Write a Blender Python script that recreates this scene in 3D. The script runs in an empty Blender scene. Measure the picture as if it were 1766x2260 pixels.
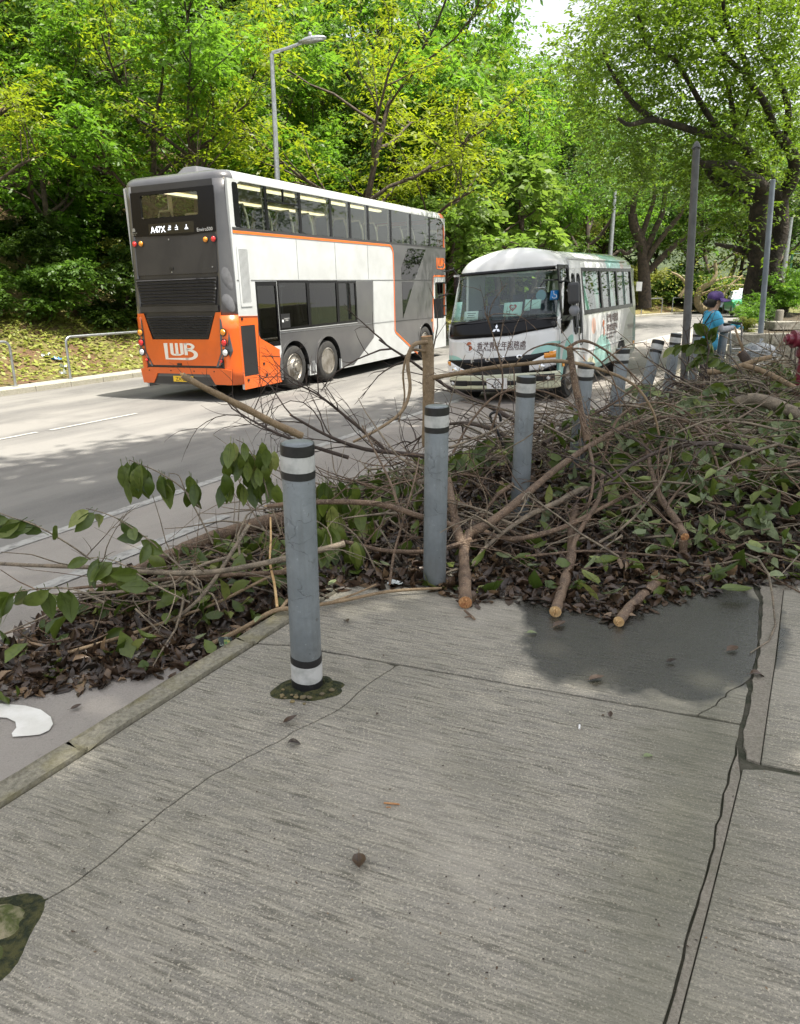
import bpy, math, random
import numpy as np
from mathutils import Matrix, Vector
from mathutils.geometry import tessellate_polygon

# ------------------------------------------------------------------ camera, sky, sun, exposure
SC = bpy.context.scene
COL = SC.collection
FPX, CX, CY, HCAM = 1633.0, 883.0, 1130.0, 1.65
PITCH = math.atan((CY - 620.0) / FPX)
cam = bpy.data.cameras.new('camera')
cam.sensor_fit = 'HORIZONTAL'
cam.sensor_width = 36.0
cam.lens = FPX / 1766.0 * 36.0
cam.clip_start = 0.05
cam.clip_end = 3000.0
camo = bpy.data.objects.new('camera', cam)
COL.objects.link(camo)
camo.location = (0, 0, HCAM)
camo.rotation_euler = (math.radians(90) - PITCH, 0, 0)
SC.camera = camo

SUN_DIR = Vector((0.93, -0.36, 0)).normalized() * math.cos(math.radians(72)) + Vector((0, 0, math.sin(math.radians(72))))
world = bpy.data.worlds.new('World')
SC.world = world
world.use_nodes = True
wn = world.node_tree
for n_ in list(wn.nodes):
    wn.nodes.remove(n_)
sky = wn.nodes.new('ShaderNodeTexSky')
sky.sky_type = 'NISHITA'
sky.sun_disc = False
sky.sun_elevation = math.radians(72)
sky.sun_rotation = math.atan2(SUN_DIR.x, SUN_DIR.y)
sky.altitude = 50
sky.air_density = 1.0
sky.dust_density = 6.0
sky.ozone_density = 1.0
bg = wn.nodes.new('ShaderNodeBackground')
bg.inputs['Strength'].default_value = 0.15
wo = wn.nodes.new('ShaderNodeOutputWorld')
veil = wn.nodes.new('ShaderNodeMix')          # thin bright cloud over the whole sky
veil.data_type = 'RGBA'
veil.inputs[0].default_value = 0.6
veil.inputs[7].default_value = (4.3, 4.25, 4.15, 1)
wn.links.new(sky.outputs[0], veil.inputs[6])
wn.links.new(veil.outputs[2], bg.inputs[0])
wn.links.new(bg.outputs[0], wo.inputs[0])

sl = bpy.data.lights.new('sun', 'SUN')
sl.energy = 4.6
sl.angle = math.radians(0.53)
sl.color = (1.0, 0.95, 0.86)
so = bpy.data.objects.new('sun', sl)
COL.objects.link(so)
so.rotation_euler = (-SUN_DIR).to_track_quat('-Z', 'Y').to_euler()
so.location = (0, 0, 40)

SC.view_settings.view_transform = 'Standard'
SC.view_settings.look = 'None'
SC.view_settings.gamma = 1.0
SC.view_settings.use_curve_mapping = False
SC.view_settings.exposure = 1.25
SC.cycles.max_bounces = 6
SC.cycles.diffuse_bounces = 3
SC.cycles.glossy_bounces = 3
SC.cycles.transmission_bounces = 4
SC.cycles.transparent_max_bounces = 12
SC.cycles.use_denoising = True
SC.cycles.caustics_reflective = False
SC.cycles.caustics_refractive = False

rnd = random.Random(7)
R = math.radians

# ------------------------------------------------------------------ frames: pixel -> place, road coordinates
def ray(px, py):
    x, y = px - CX, -(py - CY)
    return Vector((x, y * math.sin(PITCH) + FPX * math.cos(PITCH), y * math.cos(PITCH) - FPX * math.sin(PITCH)))

def PZ(px, py, z=0.0):
    """point on the horizontal plane z seen at a photo pixel"""
    r = ray(px, py)
    t = (z - HCAM) / r.z
    return Vector((r.x * t, r.y * t, z))

def PY(px, py, y):
    """point at forward distance y seen at a photo pixel"""
    r = ray(px, py)
    t = y / r.y
    return Vector((r.x * t, y, HCAM + r.z * t))

AZ = R(28.5)
DS = Vector((math.sin(AZ), math.cos(AZ)))
DT = Vector((math.cos(AZ), -math.sin(AZ)))
K0 = DT.dot(Vector((-1.028, 2.556)))

def bend(s):
    return 0.0038 * (s - 20) ** 2 if s > 20 else 0.0

def ST(s, t, z=0.0):
    q = DS * s + DT * (t + K0 + bend(s))
    return Vector((q.x, q.y, z))

def toST(p):
    q = Vector((p[0], p[1]))
    s = DS.dot(q)
    return s, DT.dot(q) - K0 - bend(s)

def prof(t):
    if t >= 0:
        return 0.0
    if t > -2.8:
        return -0.13 + 0.07 * t
    if t > -7.5:
        return -0.326 + 0.05 * (t + 2.8)
    return -0.561 + 0.03 * (t + 7.5)

def hillz(t, s=0.0):
    """ground of the far bank, t < -13.3"""
    d = -13.35 - t
    if d <= 0:
        return -0.60
    z = -0.60 + 0.02 * min(d, .7)
    if d > .7:
        e = d - .7
        z += 0.34 * min(e, 4) + (0.62 * (e - 4) if e > 4 else 0)
    return min(z, 26)

# ------------------------------------------------------------------ materials
def newmat(name):
    m = bpy.data.materials.new(name)
    m.use_nodes = True
    nt = m.node_tree
    b = nt.nodes['Principled BSDF']
    return m, nt, b

def ND(nt, typ, **kw):
    n = nt.nodes.new(typ)
    for k, v in kw.items():
        if k in n.inputs.keys():
            n.inputs[k].default_value = v
        else:
            setattr(n, k, v)
    return n

def noise(nt, scale, detail=3, rough=.55, vec=None, dist=0.0):
    n = ND(nt, 'ShaderNodeTexNoise', Scale=scale, Detail=detail, Roughness=rough, Distortion=dist)
    if vec is not None:
        nt.links.new(vec, n.inputs['Vector'])
    return n.outputs['Fac']

def ramp(nt, fac, a, b, ca=(0, 0, 0, 1), cb=(1, 1, 1, 1)):
    r = ND(nt, 'ShaderNodeValToRGB')
    r.color_ramp.elements[0].position = a
    r.color_ramp.elements[1].position = b
    r.color_ramp.elements[0].color = ca
    r.color_ramp.elements[1].color = cb
    nt.links.new(fac, r.inputs[0])
    return r.outputs[0]

def mix(nt, fac, a, b, mode='MIX'):
    n = ND(nt, 'ShaderNodeMix', data_type='RGBA', blend_type=mode)
    for sock, v in ((n.inputs[0], fac), (n.inputs[6], a), (n.inputs[7], b)):
        if isinstance(v, bpy.types.NodeSocket):
            nt.links.new(v, sock)
        elif isinstance(v, (int, float)):
            sock.default_value = v
        else:
            sock.default_value = (*v[:3], 1)
    return n.outputs[2]

def math_(nt, op, a, b=0.5, c=None):
    n = ND(nt, 'ShaderNodeMath', operation=op)
    for i, v in enumerate((a, b, c)):
        if v is None:
            continue
        if isinstance(v, bpy.types.NodeSocket):
            nt.links.new(v, n.inputs[i])
        else:
            n.inputs[i].default_value = v
    return n.outputs[0]

def bump(nt, b, h, strength=.3, dist=.01):
    n = ND(nt, 'ShaderNodeBump', Strength=strength, Distance=dist)
    nt.links.new(h, n.inputs['Height'])
    nt.links.new(n.outputs[0], b.inputs['Normal'])

def objco(nt):
    return ND(nt, 'ShaderNodeTexCoord').outputs['Object']

def mapped(nt, vec, scale=(1, 1, 1), rot=(0, 0, 0)):
    m = ND(nt, 'ShaderNodeMapping')
    m.inputs['Scale'].default_value = scale
    m.inputs['Rotation'].default_value = rot
    nt.links.new(vec, m.inputs['Vector'])
    return m.outputs[0]

def simple(name, col, rough=.5, metal=0.0, col2=None, nscale=8.0, bumpv=None, coat=0.0, spec=.5, lo=.38, hi=.62):
    m, nt, b = newmat(name)
    b.inputs['Base Color'].default_value = (*col, 1)
    b.inputs['Roughness'].default_value = rough
    b.inputs['Metallic'].default_value = metal
    b.inputs['Coat Weight'].default_value = coat
    b.inputs['Coat Roughness'].default_value = .08
    b.inputs['Specular IOR Level'].default_value = spec
    co = None
    if col2 is not None:
        co = objco(nt)
        f = ramp(nt, noise(nt, nscale, 5, .6, co), lo, hi)
        nt.links.new(mix(nt, f, col, col2), b.inputs['Base Color'])
    if bumpv:
        co = co or objco(nt)
        bump(nt, b, noise(nt, bumpv[0], 4, .6, co), bumpv[1], bumpv[2] if len(bumpv) > 2 else .01)
    return m

def emis(name, col, s=1.0):
    m, nt, b = newmat(name)
    b.inputs['Base Color'].default_value = (*col, 1)
    b.inputs['Emission Color'].default_value = (*col, 1)
    b.inputs['Emission Strength'].default_value = s
    return m

def glassmat(name, tint, refl=1.0, rough=.02, base=.0):
    """thin pane: tinted see-through plus a mirror coat that grows at grazing angles"""
    m, nt, b = newmat(name)
    nt.nodes.remove(b)
    out = nt.nodes['Material Output']
    tr = ND(nt, 'ShaderNodeBsdfTransparent')
    tr.inputs[0].default_value = (*tint, 1)
    gl = ND(nt, 'ShaderNodeBsdfGlossy', Roughness=rough)
    gl.inputs[0].default_value = (refl, refl, refl, 1)
    lw = ND(nt, 'ShaderNodeLayerWeight', Blend=.5)
    f = math_(nt, 'MULTIPLY_ADD', math_(nt, 'POWER', lw.outputs['Facing'], 4.0), .85, .045 + base)
    f = math_(nt, 'MINIMUM', f, 1.0)
    mx = ND(nt, 'ShaderNodeMixShader')
    nt.links.new(f, mx.inputs[0])
    nt.links.new(tr.outputs[0], mx.inputs[1])
    nt.links.new(gl.outputs[0], mx.inputs[2])
    nt.links.new(mx.outputs[0], out.inputs[0])
    return m

def leafmat(name, c1, c2, c3, trans=.45, rough=.45, tcol=None):
    """leaf blade: colour differs leaf by leaf and plant by plant, light passes through"""
    m, nt, b = newmat(name)
    out = nt.nodes['Material Output']
    geo = ND(nt, 'ShaderNodeNewGeometry')
    oi = ND(nt, 'ShaderNodeObjectInfo')
    col = mix(nt, geo.outputs['Random Per Island'], c1, c2)
    f3 = math_(nt, 'MULTIPLY', oi.outputs['Random'], .55)
    col = mix(nt, f3, col, c3)
    nt.links.new(col, b.inputs['Base Color'])
    b.inputs['Roughness'].default_value = rough
    b.inputs['Specular IOR Level'].default_value = .35
    tl = ND(nt, 'ShaderNodeBsdfTranslucent')
    hs = ND(nt, 'ShaderNodeHueSaturation', Hue=.497, Saturation=1.03, Value=2.0)
    nt.links.new(col, hs.inputs['Color'])
    nt.links.new(hs.outputs[0], tl.inputs[0])
    mx = ND(nt, 'ShaderNodeMixShader')
    mx.inputs[0].default_value = trans
    nt.links.new(b.outputs[0], mx.inputs[1])
    nt.links.new(tl.outputs[0], mx.inputs[2])
    nt.links.new(mx.outputs[0], out.inputs[0])
    return m

# ------------------------------------------------------------------ mesh helpers
def link(o, parent=None):
    COL.objects.link(o)
    if parent is not None:
        o.parent = parent
    return o

def tag(o, label=None, cat=None, group=None, kind=None):
    if label: o['label'] = label
    if cat: o['category'] = cat
    if group: o['group'] = group
    if kind: o['kind'] = kind
    return o

def empty(name, loc=(0, 0, 0), rz=0.0):
    o = bpy.data.objects.new(name, None)
    o.location = loc
    o.rotation_euler = (0, 0, rz)
    o.empty_display_size = .2
    return link(o)

def frame_empty(name, o, fw, lf, up):
    e = bpy.data.objects.new(name, None)
    m = Matrix(((fw[0], lf[0], up[0], o[0]), (fw[1], lf[1], up[1], o[1]), (fw[2], lf[2], up[2], o[2]), (0, 0, 0, 1)))
    e.matrix_world = m
    return link(e)

class MB:
    def __init__(self):
        self.v, self.f, self.m = [], [], []
    def add(self, vs, fs, mi=0):
        b = len(self.v)
        self.v += [tuple(q) for q in vs]
        for f in fs:
            self.f.append(tuple(i + b for i in f))
            self.m.append(mi)
        return self
    def box(self, x0, y0, z0, x1, y1, z1, mi=0):
        return self.add([(x0, y0, z0), (x1, y0, z0), (x1, y1, z0), (x0, y1, z0), (x0, y0, z1), (x1, y0, z1), (x1, y1, z1), (x0, y1, z1)],
                        [(0, 3, 2, 1), (4, 5, 6, 7), (0, 1, 5, 4), (1, 2, 6, 5), (2, 3, 7, 6), (3, 0, 4, 7)], mi)
    def tube(self, pts, rad, n=6, mi=0, cap=True, mcap=None):
        pts = [Vector(q) for q in pts]
        k = len(pts)
        rs = rad if hasattr(rad, '__len__') else [rad] * k
        rings = []
        ref = None
        for i, q in enumerate(pts):
            d = (pts[min(i + 1, k - 1)] - pts[max(i - 1, 0)])
            if d.length < 1e-9:
                d = Vector((0, 0, 1))
            d.normalize()
            if ref is None:
                ref = Vector((0, 0, 1)) if abs(d.z) < .9 else Vector((1, 0, 0))
            a = (ref - d * ref.dot(d))
            if a.length < 1e-6:
                a = d.orthogonal()
            a.normalize()
            ref = a
            b = d.cross(a)
            rings.append([q + (a * math.cos(2 * math.pi * j / n) + b * math.sin(2 * math.pi * j / n)) * rs[i] for j in range(n)])
        vs = [p for r_ in rings for p in r_]
        fs = [(i * n + j, i * n + (j + 1) % n, (i + 1) * n + (j + 1) % n, (i + 1) * n + j) for i in range(k - 1) for j in range(n)]
        self.add(vs, fs, mi)
        if cap:
            self.add(rings[0], [tuple(range(n))[::-1]], mi if mcap is None else mcap)
            self.add(rings[-1], [tuple(range(n))], mi if mcap is None else mcap)
        return self
    def lathe(self, prf, n=20, mi=0, axis='z', c=(0, 0, 0)):
        vs, fs = [], []
        for r_, h in prf:
            for j in range(n):
                a = 2 * math.pi * j / n
                q = (r_ * math.cos(a), r_ * math.sin(a), h)
                if axis == 'y': q = (q[0], q[2], -q[1])
                if axis == 'x': q = (q[2], q[0], q[1])
                vs.append((q[0] + c[0], q[1] + c[1], q[2] + c[2]))
        k = len(prf)
        for i in range(k - 1):
            for j in range(n):
                fs.append((i * n + j, i * n + (j + 1) % n, (i + 1) * n + (j + 1) % n, (i + 1) * n + j))
        fs.append(tuple(range(n))[::-1])
        fs.append(tuple((k - 1) * n + j for j in range(n)))
        return self.add(vs, fs, mi)
    def plate(self, outer, holes, fn, th, mi=0):
        """2-D outline with holes, mapped by fn(a, b, depth) and given a thickness"""
        loops = [list(outer)] + [list(h) for h in holes]
        flat = [q for l in loops for q in l]
        tris = tessellate_polygon([[Vector((q[0], q[1], 0)) for q in l] for l in loops])
        n = len(flat)
        fs = []
        for t in tris:
            a, b, c = (flat[i] for i in t)
            cr = (b[0] - a[0]) * (c[1] - a[1]) - (b[1] - a[1]) * (c[0] - a[0])
            t = t if cr > 0 else t[::-1]
            fs.append(tuple(t))
            fs.append(tuple(i + n for i in t[::-1]))
        o = 0
        for l in loops:
            k = len(l)
            for i in range(k):
                a, b = o + i, o + (i + 1) % k
                fs.append((a, a + n, b + n, b))
            o += k
        return self.add([fn(a, b, 0) for a, b in flat] + [fn(a, b, th) for a, b in flat], fs, mi)
    def build(self, name, mats, parent=None, smooth=False, bevel=0.0, auto=None):
        me = bpy.data.meshes.new(name)
        me.from_pydata(self.v, [], self.f)
        if not isinstance(mats, (list, tuple)):
            mats = [mats]
        for m in mats:
            me.materials.append(m)
        if any(self.m):
            me.polygons.foreach_set('material_index', self.m)
        if smooth:
            me.polygons.foreach_set('use_smooth', [True] * len(self.f))
        me.update()
        o = link(bpy.data.objects.new(name, me), parent)
        if auto is not None:
            me.polygons.foreach_set('use_smooth', [True] * len(self.f))
            me.set_sharp_from_angle(angle=R(auto))
        if bevel:
            bv = o.modifiers.new('bevel', 'BEVEL')
            bv.width = bevel
            bv.segments = 2
            bv.limit_method = 'ANGLE'
            bv.angle_limit = R(40)
        return o

def numesh(name, V, F, mat, parent=None, smooth=False):
    """V (n,3), F (m,k) numpy -> object"""
    me = bpy.data.meshes.new(name)
    k = F.shape[1]
    me.vertices.add(len(V))
    me.vertices.foreach_set('co', V.astype(np.float32).ravel())
    me.loops.add(F.size)
    me.loops.foreach_set('vertex_index', F.astype(np.int32).ravel())
    me.polygons.add(len(F))
    me.polygons.foreach_set('loop_start', np.arange(0, F.size, k, dtype=np.int32))
    me.polygons.foreach_set('loop_total', np.full(len(F), k, dtype=np.int32))
    if smooth:
        me.polygons.foreach_set('use_smooth', np.ones(len(F), dtype=bool))
    for m in (mat if isinstance(mat, (list, tuple)) else [mat]):
        me.materials.append(m)
    me.update(calc_edges=True)
    me.validate()
    return link(bpy.data.objects.new(name, me), parent)

def copy_tree(o, parent=None):
    c = o.copy()
    COL.objects.link(c)
    c.parent = parent
    for ch in list(o.children):
        copy_tree(ch, c)
    return c

def text_mesh(txt, size, fn, mat, name, parent, align='CENTER', th=.002, sx=1.0, bold=0.0):
    """lettering laid on a surface: fn(x, y, depth) -> place"""
    cu = bpy.data.curves.new('lettering', 'FONT')
    cu.body = txt
    cu.size = size
    cu.align_x = align
    cu.resolution_u = 2
    cu.offset = bold
    tmp = bpy.data.objects.new('lettering', cu)
    COL.objects.link(tmp)
    dg = bpy.context.evaluated_depsgraph_get()
    dg.update()
    me = bpy.data.meshes.new_from_object(tmp.evaluated_get(dg))
    bpy.data.objects.remove(tmp)
    V = [fn(v.co.x * sx, v.co.y, th) for v in me.vertices]
    F = [tuple(q.vertices) for q in me.polygons]
    bpy.data.meshes.remove(me)
    mb = MB()
    mb.add(V, F)
    return mb.build(name, mat, parent)

def arc(cx, cy, r, a0, a1, n):
    return [(cx + r * math.cos(R(a0 + (a1 - a0) * i / n)), cy + r * math.sin(R(a0 + (a1 - a0) * i / n))) for i in range(n + 1)]

def rect(x0, y0, x1, y1, r=0.0):
    if r <= 0:
        return [(x0, y0), (x1, y0), (x1, y1), (x0, y1)]
    return arc(x1 - r, y0 + r, r, -90, 0, 3) + arc(x1 - r, y1 - r, r, 0, 90, 3) + arc(x0 + r, y1 - r, r, 90, 180, 3) + arc(x0 + r, y0 + r, r, 180, 270, 3)

# ------------------------------------------------------------------ ground materials
def mat_concrete():
    m, nt, b = newmat('pavement_concrete')
    co = objco(nt)
    rot = mapped(nt, co, (1, 1, 1), (0, 0, R(22)))
    streak = noise(nt, 1.0, 5, .62, mapped(nt, rot, (7, 66, 1)))
    streak3 = noise(nt, 1.0, 3, .55, mapped(nt, rot, (4.5, 150, 1)))
    streak2 = noise(nt, 1.0, 3, .6, mapped(nt, rot, (5, 26, 1)))
    grit = noise(nt, 105, 3, .75, co)
    fine = noise(nt, 190, 2, .6, co)
    big = noise(nt, 1.3, 4, .6, co)
    c = mix(nt, ramp(nt, streak, .35, .52), (.098, .091, .070), (.335, .312, .252))
    c = mix(nt, ramp(nt, streak3, .40, .58), mix(nt, .5, c, (.10, .094, .072)), c)
    c = mix(nt, ramp(nt, streak2, .40, .60), c, mix(nt, .5, c, (.20, .19, .165)))
    c = mix(nt, math_(nt, 'MULTIPLY', ramp(nt, grit, .54, .64), .8), c, (.52, .475, .38))
    c = mix(nt, math_(nt, 'MULTIPLY', ramp(nt, fine, .36, .46, (1, 1, 1, 1), (0, 0, 0, 1)), .55), c, (.055, .055, .05))
    c = mix(nt, math_(nt, 'MULTIPLY', ramp(nt, big, .46, .68), .42), c, (.135, .130, .095))
    c = mix(nt, math_(nt, 'MULTIPLY', ramp(nt, noise(nt, .8, 3, .5, co), .50, .64), .35), c, (.40, .37, .31))
    # algae along the long joint at the right of the slabs and along the kerb joint
    sx = ND(nt, 'ShaderNodeSeparateXYZ')
    nt.links.new(co, sx.inputs[0])
    tt = math_(nt, 'SUBTRACT', math_(nt, 'ADD', math_(nt, 'MULTIPLY', sx.outputs[0], DT.x), math_(nt, 'MULTIPLY', sx.outputs[1], DT.y)), K0)
    ss = math_(nt, 'ADD', math_(nt, 'MULTIPLY', sx.outputs[0], DS.x), math_(nt, 'MULTIPLY', sx.outputs[1], DS.y))
    wob = math_(nt, 'MULTIPLY', math_(nt, 'SUBTRACT', noise(nt, 5, 4, .6, co), .5), .30)
    near = math_(nt, 'ADD', math_(nt, 'ABSOLUTE', math_(nt, 'SUBTRACT', tt, 1.98)), wob)
    alg = ramp(nt, near, .02, .30, (1, 1, 1, 1), (0, 0, 0, 1))
    c = mix(nt, math_(nt, 'MULTIPLY', alg, .48), c, (.095, .098, .062))
    # wet patch of the slab in front of the debris
    ds = math_(nt, 'DIVIDE', math_(nt, 'SUBTRACT', ss, 3.66), .86)
    dt = math_(nt, 'DIVIDE', math_(nt, 'SUBTRACT', tt, 1.60), .66)
    rr = math_(nt, 'SQRT', math_(nt, 'ADD', math_(nt, 'MULTIPLY', ds, ds), math_(nt, 'MULTIPLY', dt, dt)))
    rr = math_(nt, 'ADD', rr, math_(nt, 'MULTIPLY', math_(nt, 'SUBTRACT', noise(nt, 2.6, 5, .6, co), .5), .55))
    wet = ramp(nt, rr, .93, 1.03, (1, 1, 1, 1), (0, 0, 0, 1))
    damp = ramp(nt, rr, .95, 1.55, (1, 1, 1, 1), (0, 0, 0, 1))
    c = mix(nt, math_(nt, 'MULTIPLY', damp, .5), c, (.10, .10, .075))
    c = mix(nt, math_(nt, 'MULTIPLY', wet, .92), c, mix(nt, 1.0, c, (.20, .20, .20), 'MULTIPLY'))
    nt.links.new(c, b.inputs['Base Color'])
    rg = math_(nt, 'MULTIPLY_ADD', wet, -.62, .88)
    nt.links.new(math_(nt, 'ADD', rg, math_(nt, 'MULTIPLY', math_(nt, 'SUBTRACT', grit, .5), .3)), b.inputs['Roughness'])
    h = math_(nt, 'ADD', math_(nt, 'MULTIPLY', streak, .9), math_(nt, 'MULTIPLY', grit, .5))
    bump(nt, b, h, .55, .006)
    return m

def mat_pale_concrete(name, c1, c2, c3, sc=60, mossy=.3):
    m, nt, b = newmat(name)
    co = objco(nt)
    c = mix(nt, ramp(nt, noise(nt, sc, 5, .7, co), .36, .64), c1, c2)
    c = mix(nt, math_(nt, 'MULTIPLY', ramp(nt, noise(nt, 7, 5, .65, co), .48, .66), mossy), c, c3)
    c = mix(nt, math_(nt, 'MULTIPLY', ramp(nt, noise(nt, 300, 2, .6, co), .34, .44, (1, 1, 1, 1), (0, 0, 0, 1)), .5), c, (.06, .06, .05))
    nt.links.new(c, b.inputs['Base Color'])
    b.inputs['Roughness'].default_value = .9
    bump(nt, b, noise(nt, sc * 1.5, 5, .65, co), .5, .006)
    return m

def mat_asphalt(name, lo_, hi_, tint, worn, patch):
    m, nt, b = newmat(name)
    co = objco(nt)
    along = mapped(nt, co, (1, 1, 1), (0, 0, AZ))
    g = noise(nt, 130, 3, .75, co)
    c = mix(nt, ramp(nt, g, .34, .66), lo_, hi_)
    w = noise(nt, 1.0, 5, .6, mapped(nt, along, (.9, .22, 1)))
    c = mix(nt, math_(nt, 'MULTIPLY', ramp(nt, w, .40, .62), worn), c, tint)
    p = noise(nt, .7, 6, .65, co, .6)
    c = mix(nt, math_(nt, 'MULTIPLY', ramp(nt, p, .55, .63), patch), c, (.045, .045, .045))
    sp = noise(nt, 45, 3, .6, co)
    c = mix(nt, math_(nt, 'MULTIPLY', ramp(nt, sp, .64, .72), .35), c, (.05, .047, .043))
    nt.links.new(c, b.inputs['Base Color'])
    b.inputs['Roughness'].default_value = .85
    bump(nt, b, g, .5, .008)
    return m

def mat_bank():
    m, nt, b = newmat('bank_soil_grass')
    co = objco(nt)
    c = mix(nt, ramp(nt, noise(nt, 9, 6, .7, co), .35, .65), (.17, .14, .05), (.30, .28, .08))
    c = mix(nt, ramp(nt, noise(nt, 1.1, 5, .65, co), .44, .60), c, (.19, .105, .055))
    c = mix(nt, math_(nt, 'MULTIPLY', ramp(nt, noise(nt, 30, 3, .7, co), .40, .50, (1, 1, 1, 1), (0, 0, 0, 1)), .55), c, (.06, .05, .025))
    nt.links.new(c, b.inputs['Base Color'])
    b.inputs['Roughness'].default_value = .95
    bump(nt, b, noise(nt, 14, 6, .75, co), 1.0, .12)
    return m

M_CONC = mat_concrete()
M_KERB = mat_pale_concrete('kerb_stone_mat', (.15, .14, .105), (.29, .27, .205), (.20, .18, .085), 55, .6)
M_KERBF = mat_pale_concrete('far_kerb_mat', (.26, .245, .20), (.40, .38, .31), (.22, .22, .12), 40, .35)
M_RIM = mat_pale_concrete('mortar_rim_mat', (.15, .135, .105), (.27, .245, .20), (.13, .125, .09), 80, .5)
M_STONE = mat_pale_concrete('planter_stone_mat', (.16, .15, .12), (.33, .31, .26), (.08, .085, .05), 18, .5)
M_ASPH = mat_asphalt('asphalt', (.062, .060, .057), (.175, .170, .160), (.225, .217, .198), .75, .2)
M_BAY = mat_asphalt('lay_by_surface', (.17, .152, .135), (.31, .285, .255), (.34, .315, .28), .6, .14)
M_GROUT = simple('grout_dark', (.075, .070, .050), .95, col2=(.030, .034, .018), nscale=11, bumpv=(90, .8))
M_BANK = mat_bank()
M_GRND = simple('distant_ground', (.09, .10, .04), .95, col2=(.05, .07, .025), nscale=.3)
M_PAINT = simple('road_paint', (.38, .375, .35), .75, col2=(.24, .235, .22), nscale=16, bumpv=(140, .4), lo=.46, hi=.62)
M_MOSS = simple('moss', (.016, .024, .006), .95, col2=(.075, .075, .022), nscale=34, bumpv=(70, 1.0, .03), lo=.42, hi=.60)
M_PEB = simple('pebble', (.21, .165, .075), .8, col2=(.12, .10, .06), nscale=9, bumpv=(40, .5))

# ------------------------------------------------------------------ setting: ground, road, pavement
def st_sheet(name, ss, ts, zf, mat, jit=0.0):
    V = []
    for s in ss:
        for t in ts:
            V.append(ST(s, t, zf(s, t)))
    n = len(ts)
    F = [(i * n + j, i * n + j + 1, (i + 1) * n + j + 1, (i + 1) * n + j) for i in range(len(ss) - 1) for j in range(n - 1)]
    mb = MB()
    mb.add(V, F)
    o = mb.build(name, mat, smooth=True)
    return tag(o, kind='structure')

def frange(a, b, d):
    n = max(1, int(round((b - a) / d)))
    return [a + (b - a) * i / n for i in range(n + 1)]

mb = MB()
mb.add([(-1500, -300, -1.6), (1500, -300, -1.6), (1500, 2500, -1.6), (-1500, 2500, -1.6)], [(0, 1, 2, 3)])
tag(mb.build('ground', M_GRND), kind='structure')
SS = frange(-14, 100, 1.5)
st_sheet('road', SS, [-13.05, -11, -9, -7.5, -6, -4.5, -3.15], lambda s, t: prof(t), M_ASPH)
st_sheet('lay_by', SS, [-3.15, -2.8, -2, -1.2, -.08], lambda s, t: prof(t) + (.0 if t > -3.1 else .003), M_BAY)

def line_mark(name, pts_st, label=None):
    mb = MB()
    V = [ST(s, t, prof(t) + .007) for s, t in pts_st]
    mb.add(V, [tuple(range(len(V)))])
    o = mb.build(name, M_PAINT)
    tag(o, kind='structure')
    return o
def strip(s0, s1, t, w, t1=None):
    t1 = t if t1 is None else t1
    mb = MB()
    ss = frange(s0, s1, .7)
    V, F = [], []
    for i, s in enumerate(ss):
        tc = t + (t1 - t) * i / max(1, len(ss) - 1)
        e = rnd.uniform(-.006, .006)
        V += [ST(s, tc - w / 2 + e, prof(tc - w / 2) + .008), ST(s, tc + w / 2 + e, prof(tc + w / 2) + .008)]
        if i:
            F.append((2 * i - 2, 2 * i - 1, 2 * i + 1, 2 * i))
    mb.add(V, F)
    return tag(mb.build('road_marking', M_PAINT, smooth=True), kind='structure')
strip(-2, 40, -3.15, .13)
strip(1.6, 4.6, -2.08, .14)
for s0 in (-.9, 3.3, 7.42, 13.9, 18.4, 22.9, 27.4):
    strip(s0, s0 + (2.9 if s0 < 7 else 1.75 if s0 < 8 else 2.0), -8.12, .09)
strip(5.1, 7.22, -8.17, .09)
# white curl of a painted sign on the lay-by, at the left edge of the picture
M_PAINT2 = simple('fresh_road_paint', (.80, .79, .74), .6, col2=(.70, .69, .63), nscale=9, bumpv=(90, .3))
mb = MB()
cpx = [(-190, 1580), (-120, 1558), (-50, 1553), (5, 1553), (55, 1557), (90, 1566), (112, 1582), (117, 1598), (108, 1612), (88, 1621), (60, 1624), (28, 1626), (26, 1618), (36, 1606), (34, 1593), (15, 1584), (-30, 1582), (-90, 1592), (-150, 1604)]
V = []
for q in cpx:
    z = -.17
    for _ in range(12):
        g = PZ(q[0], q[1], z)
        z = prof(toST(g)[1]) + .007
    V.append(PZ(q[0], q[1], z))
tt = tessellate_polygon([[Vector((q[0], q[1], 0)) for q in V]])
mb.add(V, [tuple(t) for t in tt])
mb.build('road_marking', M_PAINT2)['kind'] = 'structure'

# far kerb of separate stones with a concrete edging behind
def stone_row(root, name, s0, s1, t0, t1, z0, z1, ln, mat, gap=.008, zf=None):
    s = s0
    base = None
    while s < s1:
        e = min(s + ln - gap, s1)
        dz = rnd.uniform(-.004, .004)
        mb = MB()
        nseg = 1
        V = [ST(s, t0, z0), ST(e, t0, z0), ST(e, t1, z0), ST(s, t1, z0), ST(s, t0 + .012, z1 + dz), ST(e, t0 + .012, z1 + dz), ST(e, t1 - .012, z1 + dz), ST(s, t1 - .012, z1 + dz)]
        mb.add(V, [(0, 3, 2, 1), (4, 5, 6, 7), (0, 1, 5, 4), (1, 2, 6, 5), (2, 3, 7, 6), (3, 0, 4, 7)])
        mb.build(name, mat, root, bevel=.012)
        s += ln
fk = tag(empty('far_kerb'), kind='structure')
stone_row(fk, 'kerb_stone', 5.2, 62, -13.2, -13.03, -.95, -.60, .93, M_KERBF)
st_sheet('far_footway_edge', frange(-14, 100, 1.5), [-13.62, -13.2], lambda s, t: -.605, M_KERBF)
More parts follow.
